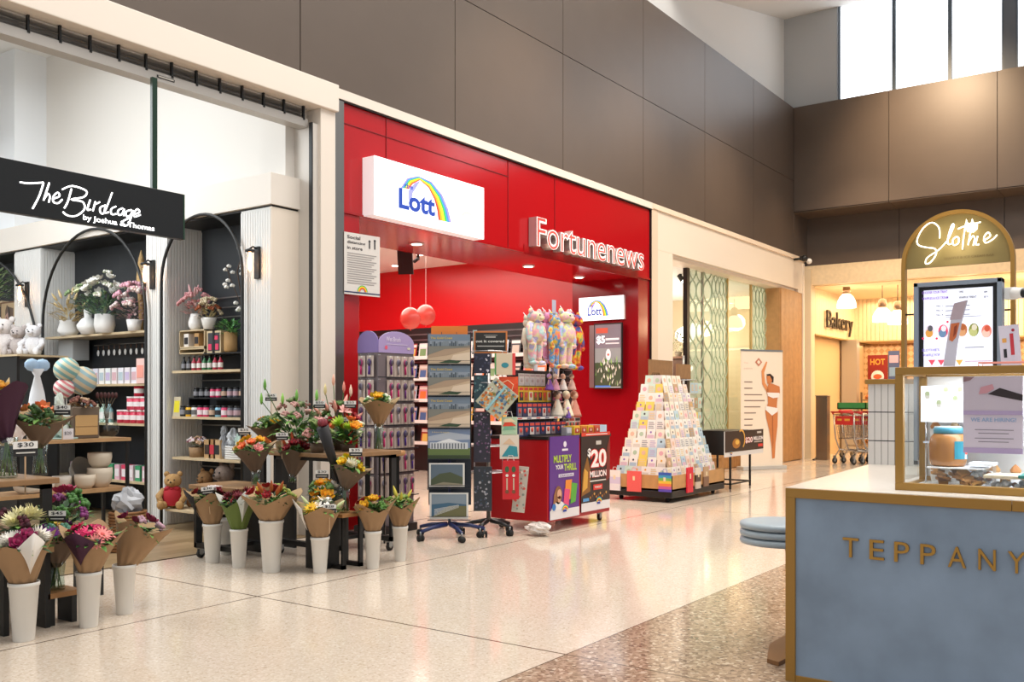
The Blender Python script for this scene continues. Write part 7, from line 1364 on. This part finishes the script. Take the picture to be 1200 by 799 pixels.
# -------- interior: slatwall shelves of magazines and cards, balloons, monitor
r9 = random.Random(11)
MAGC = ['#c8b8a8', '#a03a3a', '#d8d8dc', '#4a6a9a', '#e0c060', '#7a9a6a', '#d890a0', '#38383c', '#b8c8d8', '#e07a40']
MM = []
for c in MAGC:
    b = MB(); b.box(-.004, -.1, 0, .004, .1, .27, mat(c, .35)); b.box(-.0055, -.09, .2, -.004, .09, .25, mat('#ece8e0', .4)); b.box(-.0055, -.07, .03, -.004, .07, .17, mat(MAGC[(MAGC.index(c) + 3) % 10], .4)); MM.append(b.mesh('magazine'))
for si, z in enumerate((2.0, 1.62, 1.24, .86, .48)):
    MB().box(-.22, 0, 0, 0, 4.9, .02, mat('#d8d6d2', .4)).box(-.225, 0, 0, -.22, 4.9, .06, mat('#e8e6e2', .3)).build('magazine_shelf', None, (12.885, 8.2, z), 0, 'white magazine shelf on the dark slat wall, %s from the top' % ORD[si], 'shelf')
    n = 18 if si < 4 else 10
    for i in range(n):
        j = r9.randrange(10); o = inst(MM[j], 'magazine', loc=(12.76, 8.35 + i * (4.6 / n), z + .025), rz=0, label='magazine on the %s white shelf down, %s from the red return wall' % (ORD[si], ORD[i]), cat='magazine', group='magazines on the slat wall'); o.rotation_euler = (0, .16, 0)
t = thing('balloon_pair', None, None); bpy.data.objects.remove(t)
for px, py, Y, lb in ((481, 373, 8.6, 'coral red round balloon, lower of the pair inside the shop'), (499, 369, 8.9, 'coral red round balloon, higher of the pair inside the shop')):
    p = onY(px, py, Y); t = thing('balloon', lb, 'balloon', p); MB().ball((0, 0, 0), (.14, .14, .15), mat('#e85a50', .25), 24).lathe([(.012, -.165), (.004, -.15)], (0, 0, 0), mat('#e85a50', .3), 8).build('balloon_skin', t); MB().cyl((0, 0, .15), (0, 0, 3.66 - p.z), .0025, WHITE, 4).build('string', t)
p = onY(475, 306, 8.3); t = thing('hanging_monitor', 'thin black monitor hung edge on from the shop ceiling', 'monitor', p); MB().obox((0, 0, 0), (.03, .2, .34), BLACK, (0, radians(-12), .5)).build('screen_body', t); MB().cyl((.04, 0, .05), (.04, 0, 3.66 - p.z), .018, BLACK, 8).build('ceiling_mount', t)
p = onY(490, 303, 8.6); t = thing('ceiling_bracket', 'short black ceiling bracket beside the hanging monitor', 'bracket', p); MB().cyl((0, 0, -.02), (0, 0, 3.66 - p.z), .02, BLACK, 8).tube([(0, 0, 0), (-.08, 0, -.05)], .025, BLACK, 8).build('arm', t)
# white stationery rack behind the brush stand
t = thing('stationery_rack', 'white stationery rack of pens and cards behind calendar rack', 'display rack', (7.6, 7.6, 0)); MB().box(0, 0, 0, .9, .35, .1, mat('#9a6a40', .5)).box(0, .3, .1, .9, .35, 1.9, mat('#e0ded8', .5)).build('rack_back', t)
for z in (.45, .85, 1.25, 1.65): MB().box(0, 0, z, .9, .3, z + .02, mat('#eceae6', .4)).box(0, -.005, z, .9, 0, z + .05, WHITE).build('shelf', t)
for si, z in enumerate((.47, .87, 1.27, 1.67)):
    for i in range(9): c = r9.choice(['#d84a80', '#6a4ab0', '#38a0a8', '#e8e4e0', '#e8c848', '#38383c', '#8ac070', '#e8a0b8']); inst(pmesh('box', c, r9.choice(['#f0ece8', '#e04a70', '#4a6ab0']), 1.25 + .3 * (si == 3)), 'stationery_pack', loc=(7.66 + i * .096, 7.68, z), rz=pi / 2, label='stationery pack on the white rack, %s from the brush stand, %s shelf up' % (ORD[i], ORD[si]), cat='stationery', group='stationery packs')
t = thing('shop_table', 'timber drawer unit inside the news shop behind the calendars', 'cabinet', (6.95, 6.95, 0)); MB().box(0, 0, .05, .5, .4, .62, mat('#a8703c', .5, noise=.1, nscale=8)).box(-.02, -.02, .62, .52, .42, .65, mat('#c08a50', .5)).build('cabinet_body', t)
for z in (.1, .37): d_ = MB().box(.02, -.015, z, .48, 0, z + .24, mat('#b87c48', .5)).build('drawer', t); MB().box(.18, -.03, z + .12, .32, -.015, z + .14, STEEL).build('drawer_handle', d_)

# -------- card pyramid
PX0, PX1, PY0, PY1 = 10.62, 12.25, 5.2, 6.1
t = thing('card_pyramid', 'stepped timber pyramid stand on black wheeled base full of greeting cards', 'display stand', (PX0, PY0, 0)); W_, D_ = PX1 - PX0, PY1 - PY0; WD = mat('#c0905a', .5, noise=.1, nscale=9)
MB().box(0, 0, .06, W_, D_, .15, BLACK).build('base', t, bevel=.01)
for x in (.12, W_ - .12):
    for y in (.12, D_ - .12): b = MB(); b.tube([(0, -.015, .032), (0, .015, .032)], .032, RUBBER, 12).cyl((0, 0, .03), (0, 0, .07), .01, STEEL, 6); b.build('caster', t, (x, y, 0))
NT = 11; zb0, zt0 = .16, 1.46
def tier(k): e = k / NT; return (.04 + e * .64, .04 + e * .38, W_ - .04 - e * .26, D_ - .02 - e * .1, zb0 + (zt0 - zb0) * k / NT)
b = MB(); b.box(0, 0, .15, W_, D_, .17, WD); b.box(0, 0, .15, W_, .015, .34, WD); b.box(0, 0, .15, .015, D_, .34, WD); b.box(W_ - .015, 0, .15, W_, D_, .34, WD); b.build('tray', t)
b = MB()
for k in range(NT):
    x0, y0, x1, y1, z = tier(k); x0n, y0n, x1n, y1n, zn = tier(k + 1); b.box(x0 + .06, y0 + .06, z, x1 - .06, y1, zn, WD)
b.build('stepped_core', t)
CDC = [('white', '#e8e4de'), ('cream', '#e6dccb'), ('pale blue', '#b4ccd8'), ('blush', '#e6cfc6'), ('mint', '#c4dcd0'), ('kraft', '#b89a78'), ('pale grey', '#cfcccc'), ('yellow', '#e8cc60')]
PRC = ['#d8586a', '#e0a83a', '#5a8ab0', '#6a9a5a', '#3a3a40', '#c87a9a', '#d8763a', '#8a6ab0', '#b8a48a']
CM = {}
def cardmesh(ci, pi_, w_=.12, h_=.155):
    k = (ci, pi_)
    if k in CM: return CM[k]
    b = MB(); b.box(-w_ / 2, 0, 0, w_ / 2, .006, h_, mat(CDC[ci][1], .55)); b.box(-w_ / 2 + .002, .008, 0, w_ / 2, .012, h_ - .006, mat('#e8e4dc', .6)); b.frame((-w_ / 2, -.0008, 0), (1, 0, 0), (0, 0, 1)); c = mat('#%02x%02x%02x' % tuple(int(int(PRC[pi_][q:q + 2], 16) * .42 + 222 * .58) for q in (1, 3, 5)), .5)
    if pi_ % 3 == 0: b.disc(w_ / 2, h_ * .55, w_ * .25, c, 1, 12); b.rect(w_ * .2, h_ * .12, w_ * .8, h_ * .17, c, 1)
    elif pi_ % 3 == 1:
        for q in range(4): b.rect(w_ * .15, h_ * (.25 + .16 * q), w_ * (.85 - .1 * (q % 2)), h_ * (.33 + .16 * q), c, 1)
    else: b.rect(w_ * .1, h_ * .08, w_ * .9, h_ * .5, c, 1); b.disc(w_ * .5, h_ * .72, w_ * .12, mat(PRC[(pi_ + 2) % 9]), 1, 10)
    CM[k] = b.mesh('greeting_card'); return CM[k]
rc = random.Random(21); cnt = 0
for k in range(NT + 1):
    x0, y0, x1, y1, z = tier(k) if k < NT else (.72, .46, 1.3, D_ - .12, zt0)
    if k == 0: z = .17
    # along the front (facing the concourse)
    n = max(2, int((x1 - x0) / .128))
    for i in range(n):
        ci = rc.choice([0, 0, 0, 0, 1, 1, 2, 3, 5, 6, 0, 1, 3]); o = inst(cardmesh(ci, rc.randrange(9)), 'greeting_card', loc=(PX0 + x0 + (i + .5) * (x1 - x0) / n, PY0 + y0 + .02, z + .002), label='%s greeting card on the concourse side, tier %s up, %s from the near corner' % (CDC[ci][0], ORD[k], ORD[i]), cat='card', group='greeting cards facing the concourse'); o.rotation_euler = (-.2, 0, 0)
    n = max(1, int((y1 - y0) / .132))
    for i in range(n):
        ci = rc.choice([0, 0, 0, 0, 0, 2, 4, 6, 7, 1, 0, 1]); o = inst(cardmesh(ci, rc.randrange(9)), 'greeting_card', loc=(PX0 + x0 + .02, PY0 + y0 + .08 + (i + .4) * (y1 - y0 - .08) / n, z + .002), label='%s greeting card on the counter side, tier %s up, %s from the near corner' % (CDC[ci][0], ORD[k], ORD[i]), cat='card', group='greeting cards facing the counter'); o.rotation_euler = Euler((-.2, 0, -pi / 2))
def hangbag(x, y, z, w_, h_, cols, rz, label):
    t = thing('paper_gift_bag', label, 'gift bag', (x, y, z), rz); b = MB(); n = len(cols)
    for i, c in enumerate(cols): b.box(-w_ / 2, -.02, h_ * i / n, w_ / 2, .0, h_ * (i + 1) / n, mat(c, .4))
    b.build('bag_body', t); MB().tube([(-w_ * .2, -.01, h_), (-w_ * .12, -.01, h_ + .04), (w_ * .12, -.01, h_ + .04), (w_ * .2, -.01, h_)], .003, mat(cols[-1]), 5).build('handle', t); MB().box(-.015, -.023, h_ * .55, .015, -.02, h_ * .75, mat('#e8d8b0')).build('gift_tag', t)
pp = onX(743, 574, PX0 - .02); hangbag(PX0 - .005, pp.y, .12, .2, .26, ['#e8605c', '#e8605c'], -pi / 2, 'coral pink gift bag hung on the counter side of the pyramid tray')
pp = onX(779, 575, PX0 - .02); hangbag(PX0 - .005, pp.y, .14, .17, .24, ['#5a4ab0', '#c05a98', '#e8804a', '#e8c040', '#7ab85a', '#3a9ac0', '#3a5ab0'], -pi / 2, 'rainbow striped gift bag hung on the pyramid tray')
pp = onY(807, 575, PY0); hangbag(pp.x, PY0 - .004, .1, .17, .32, ['#d8243c', '#d8243c'], 0, 'bright red gift bag hung at the near corner of the tray'); hangbag(pp.x + .25, PY0 - .004, .13, .15, .27, ['#c8b8a8', '#4a3a34', '#e0d4c4'], 0, 'brown and cream gift bag beside the bright red one'); hangbag(pp.x + .5, PY0 - .004, .14, .15, .26, ['#7a5a48', '#b89878'], 0, 'dark floral brown gift bag third along the tray')
pp = onX(719, 570, PX0 - .02); hangbag(PX0 - .005, min(pp.y, 6.0), .12, .16, .26, ['#e4e0e4', '#d0c8e0', '#e8e4e0'], -pi / 2, 'white gift bag with pink and blue brushstrokes at the tray end')
t = thing('sale_board', 'yellow and pale blue offer board at the end of pyramid', 'sign', (PX0 + .04, 6.16, .72)); MB().box(0, 0, -.5, .012, .26, .12, mat('#e0d860', .5)).box(-.002, 0, .12, .012, .26, .24, mat('#a8c8e0', .5)).box(0, .12, -.72, .012, .14, -.5, BLACK).build('board', t)
b = MB().frame((-.003, .26, 0), (0, -1, 0), (0, 0, 1)); [b.rect(.03, .06 - .07 * i, .2, .09 - .07 * i, mat('#8a8a60'), 1) for i in range(4)]; b.build('print', t)
# kraft header over the pyramid and the spinner behind it
p = onY(775, 440, 5.75); q = onY(802, 418, 5.75)
t = thing('header_board', 'brown kraft header board with dark scribble over the card pyramid', 'sign', (p.x, 5.75, p.z)); t.location = (p.x + .1, 5.98, 1.44); W_, H_ = q.x - p.x, q.z - 1.44 - .05
MB().box(0, 0, 0, W_, .02, H_, mat('#8f6c48', .7, noise=.12, nscale=12)).build('board', t); b = MB().frame((0, -.001, 0), (1, 0, 0), (0, 0, 1)); 
for i in range(7): b.stroke([(.05 + .04 * i, .13 + .02 * (i % 3)), (.07 + .035 * i, .2 - .02 * (i % 2)), (.06 + .045 * i, .16), (.1 + .03 * i, .22)], .003, mat('#4a3424'), 5)
b.build('scribble', t); t.name = 'kraft_header'
t = thing('card_spinner', 'tall card spinner with kraft top standing behind the pyramid', 'display rack', (13.05, 6.2, 0)); MB().cyl((0, 0, .0), (0, 0, 1.95), .02, STEEL, 10).lathe([(.25, 0), (.25, .03), (.03, .05)], (0, 0, 0), BLACK, 20).build('pole', t); MB().box(-.22, -.02, 1.6, .22, .02, 1.82, mat('#8f6c48', .7, noise=.12, nscale=12)).build('header', t)
b = MB()
for z in (.5, .72, .94, 1.16, 1.38, 1.6): b.tube([(.2 * cos(2 * pi * i / 12), .2 * sin(2 * pi * i / 12), z - .02) for i in range(12)], .004, WIRE, 4, closed=True); b.tube([(-.2, 0, z - .02), (.2, 0, z - .02)], .004, WIRE, 4)
b.build('wire_tiers', t)
for ri, z in enumerate((.5, .72, .94, 1.16, 1.38)):
    for i in range(3):
        ci = rc.randrange(8); o = inst(cardmesh(ci, rc.randrange(9)), 'greeting_card', loc=(13.05 - .13 + .13 * i, 6.2 - .21, z), label='%s greeting card on the tall spinner, %s tier up, %s from the portal' % (CDC[ci][0], ORD[ri], ORD[i]), cat='card', group='cards on the tall spinner')

# -------- table with the twenty million poster
t = thing('leaflet_table', 'black metal table with a twenty million lottery poster on its front', 'table', (12.37, 5.16, 0)); ztb = onY(870, 504, 5.16).z
for x in (.0, .72):
    for y in (0, .5): MB().box(x, y, 0.04, x + .025, y + .025, ztb - .3, BLACK).box(x + .002, y + .002, 0, x + .022, y + .022, .04, STEEL).build('leg', t)
MB().box(0, .0, .1, .745, .025, .12, BLACK).box(0, .5, .1, .745, .525, .12, BLACK).box(0, 0, .1, .025, .525, .12, BLACK).box(.72, 0, .1, .745, .525, .12, BLACK).build('lower_rail', t)
MB().box(-.02, .0, ztb - .34, .77, .54, ztb, BLACK).build('table_top', t, bevel=.004)
p = onY(849, 532, 5.14); q = onY(894, 505, 5.14); W_ = q.x - p.x; H_ = q.z - (onY(870, 536, 5.14).z)
t2 = thing('counter_poster', 'wide twenty million lottery poster with gold pot on black table', 'poster', (p.x, 5.135, ztb - H_)); MB().box(0, 0, 0, W_, .012, H_, mat('#e0dcd8', .35)).build('sheet', t2); b = MB().frame((0, -.001, 0), (1, 0, 0), (0, 0, 1)); b.rect(0, .18 * H_, W_, H_, mat('#2c1a14'), 1)
b.disc(.28 * W_, .5 * H_, .1 * W_, mat('#a86a20'), 2, 16, .2 * H_); b.disc(.3 * W_, .55 * H_, .05 * W_, mat('#e8b850'), 3, 12, .1 * H_); b.arc(.4 * W_, .65 * H_, .08 * W_, .1 * W_, -60, 120, mat('#e0a848'), 3, 10); b.txt('$20', .5 * W_, .45 * H_, .2 * W_, .27 * H_, mat('#d82c22'), 3, .06); b.txt('$20', .505 * W_, .46 * H_, .19 * W_, .25 * H_, mat('#f4ece8'), 4, .02); b.txt('MILLION', .72 * W_, .56 * H_, .27 * W_, .16 * H_, mat('#f0e4e0'), 3, .04); b.rect(.74 * W_, .48 * H_, .96 * W_, .51 * H_, mat('#d8d0c8'), 3); b.rect(.85 * W_, .28 * H_, .98 * W_, .4 * H_, mat('#d8342a'), 3); b.rect(.82 * W_, .84 * H_, .94 * W_, .92 * H_, mat('#c8c0b8'), 3); logo_small(b, .15 * W_, .08 * H_, .045); b.build('print', t2)
MB().box(-.25, -.2, 0, .25, .2, .4, mat('#a8743c', .6, noise=.1, nscale=6)).box(-.22, -.21, .06, .22, -.2, .34, mat('#b8844a', .6)).build('timber_crate', None, (13.3, 6.0, 0), 0, 'plain timber crate standing behind the black table', 'crate')
# -------- salon roll-up banner
b0 = onZ(868, 551); b1 = onZ(917, 549); U = (b1 - b0); W_ = U.length; ang = math.atan2(U.y, U.x); zt = CAMH + (HORI - 411) / FPX * (CA * (b0.x + b1.x) / 2 + SA * (b0.y + b1.y) / 2)
t = thing('rollup_banner', 'pale salon banner of a tanned woman in white bikini raising her arm', 'banner', b0, ang)
MB().box(-.02, -.1, 0, W_ + .02, .1, .07, mat('#c8c4be', .3, .5)).build('base_cassette', t, bevel=.01); MB().box(0, -.004, .07, W_, .004, zt, mat('#ecdcc8', .5)).build('banner_sheet', t); MB().box(0, -.012, zt - .01, W_, .012, zt + .02, STEEL).cyl((W_ / 2, .02, .07), (W_ / 2, .02, zt), .01, STEEL, 8).build('pole', t)
b = MB().frame((0, -.006, 0), (1, 0, 0), (0, 0, 1), .002); H_ = zt
def bn(x, y): return ((x - 232) / 235 * W_, zt - (y - 50) / (740 - 50) * (zt - .05))      # measured on the banner itself
SK = mat('#c87a44'); SK2 = mat('#d88c54'); BK2 = mat('#efe6e0')
for x, y, s_ in ((330, 118, 1), ): b.pg([bn(x, y - 26), bn(x + 20, y), bn(x, y + 26), bn(x - 20, y)], mat('#c07a60'), 1); b.pg([bn(x, y - 13), bn(x + 10, y), bn(x, y + 13), bn(x - 10, y)], mat('#ecdcc8'), 2)
q = bn(248, 128); b.txt('The', q[0], q[1], .1 * W_, .03, mat('#d8b8a8'), 1); q = bn(248, 160); b.txt('salon', q[0], q[1], .2 * W_, .03, mat('#d8b8a8'), 1)
for i, (y, wd_) in enumerate(((235, 45), (272, 45), (310, 100), (345, 115), (382, 90), (418, 65), (455, 48), (490, 45))):
    q = bn(250, y + 4); q2 = bn(250 + wd_, y + 4); b.rect(q[0], q[1], q2[0], q[1] + .018, mat('#8a7468'), 1)
b.pg([bn(372, 190), bn(395, 186), bn(414, 205), bn(412, 240), bn(398, 235)], mat('#2c1c16'), 4); b.pg([bn(372, 200), bn(392, 198), bn(404, 225), bn(396, 248), bn(378, 245)], SK, 5)
b.pg([bn(345, 170), bn(372, 112), bn(378, 118), bn(360, 180), bn(366, 240), bn(392, 285), bn(375, 295), bn(350, 250)], SK2, 3)
b.pg([bn(385, 245), bn(405, 245), bn(448, 262), bn(450, 300), bn(436, 330), bn(432, 385), bn(438, 410), bn(368, 410), bn(382, 360), bn(380, 320), bn(372, 290)], SK, 3)
b.pg([bn(376, 298), bn(446, 300), bn(444, 326), bn(410, 332), bn(380, 318)], BK2, 5); b.pg([bn(370, 378), bn(437, 392), bn(436, 412), bn(404, 436), bn(368, 402)], BK2, 5)
b.pg([bn(366, 402), bn(438, 408), bn(436, 500), bn(425, 600), bn(420, 690), bn(406, 694), bn(402, 620), bn(388, 520), bn(372, 450)], SK, 3); b.pg([bn(404, 436), bn(410, 436), bn(412, 600), bn(407, 640)], mat('#a86236'), 4)
b.build('banner_print', t)
# -------- salon doorway: tree, shelf, arch niche, spotlight
p = onY(795, 418, 8.2); t = thing('topiary_tree', 'small lit green tree with cream baubles behind salon doorway', 'plant', (p.x, 8.2, p.z)); b = MB(); r7 = random.Random(3)
b.lathe([(.06, 0), (.08, .1), (.07, .1)], (0, 0, 0), mat('#b8a890', .6), 14); b.build('pot', t); b = MB()
for i in range(240): z = .1 + .42 * (i / 240); rr_ = .2 * (1 - (z - .1) / .44) + .02; a = i * 2.4; leaf(b, (rr_ * .5 * cos(a), rr_ * .5 * sin(a), z), (cos(a), sin(a), .25), .09, .015, mat(GREENS[i % 5], .6))
o = b.build('foliage', t); o['kind'] = 'stuff'
for i in range(18): z = .14 + .36 * (i / 18); rr_ = .2 * (1 - (z - .1) / .44); a = i * 2.0; MB().ball((rr_ * cos(a), rr_ * sin(a), z), .022, mat('#ece0b8', .4), 8).build('bauble', t)
MB().box(-.2, -.2, p.z - .04, .7, .2, p.z, mat('#8a6248', .5)).box(-.15, -.15, 0, -.1, .15, p.z - .04, mat('#6a4a38', .5)).box(.6, -.15, 0, .65, .15, p.z - .04, mat('#6a4a38', .5)).build('console_table', None, (p.x, 8.2, 0), 0, 'brown console table inside the salon doorway', 'table')
p = onY(798, 326, 7.6); t = thing('track_spotlight', 'small black ceiling spotlight inside the salon doorway', 'light', p); MB().cyl((0, 0, .05), (.03, 0, 3.6 - p.z), .012, BLACK, 6).tube([(0, -.04, -.05), (0, .04, .06)], .045, BLACK, 14).build('lamp_head', t); MB().tube([(0, -.05, -.062), (0, -.041, -.051)], .035, LAMP, 12).build('lens', t)
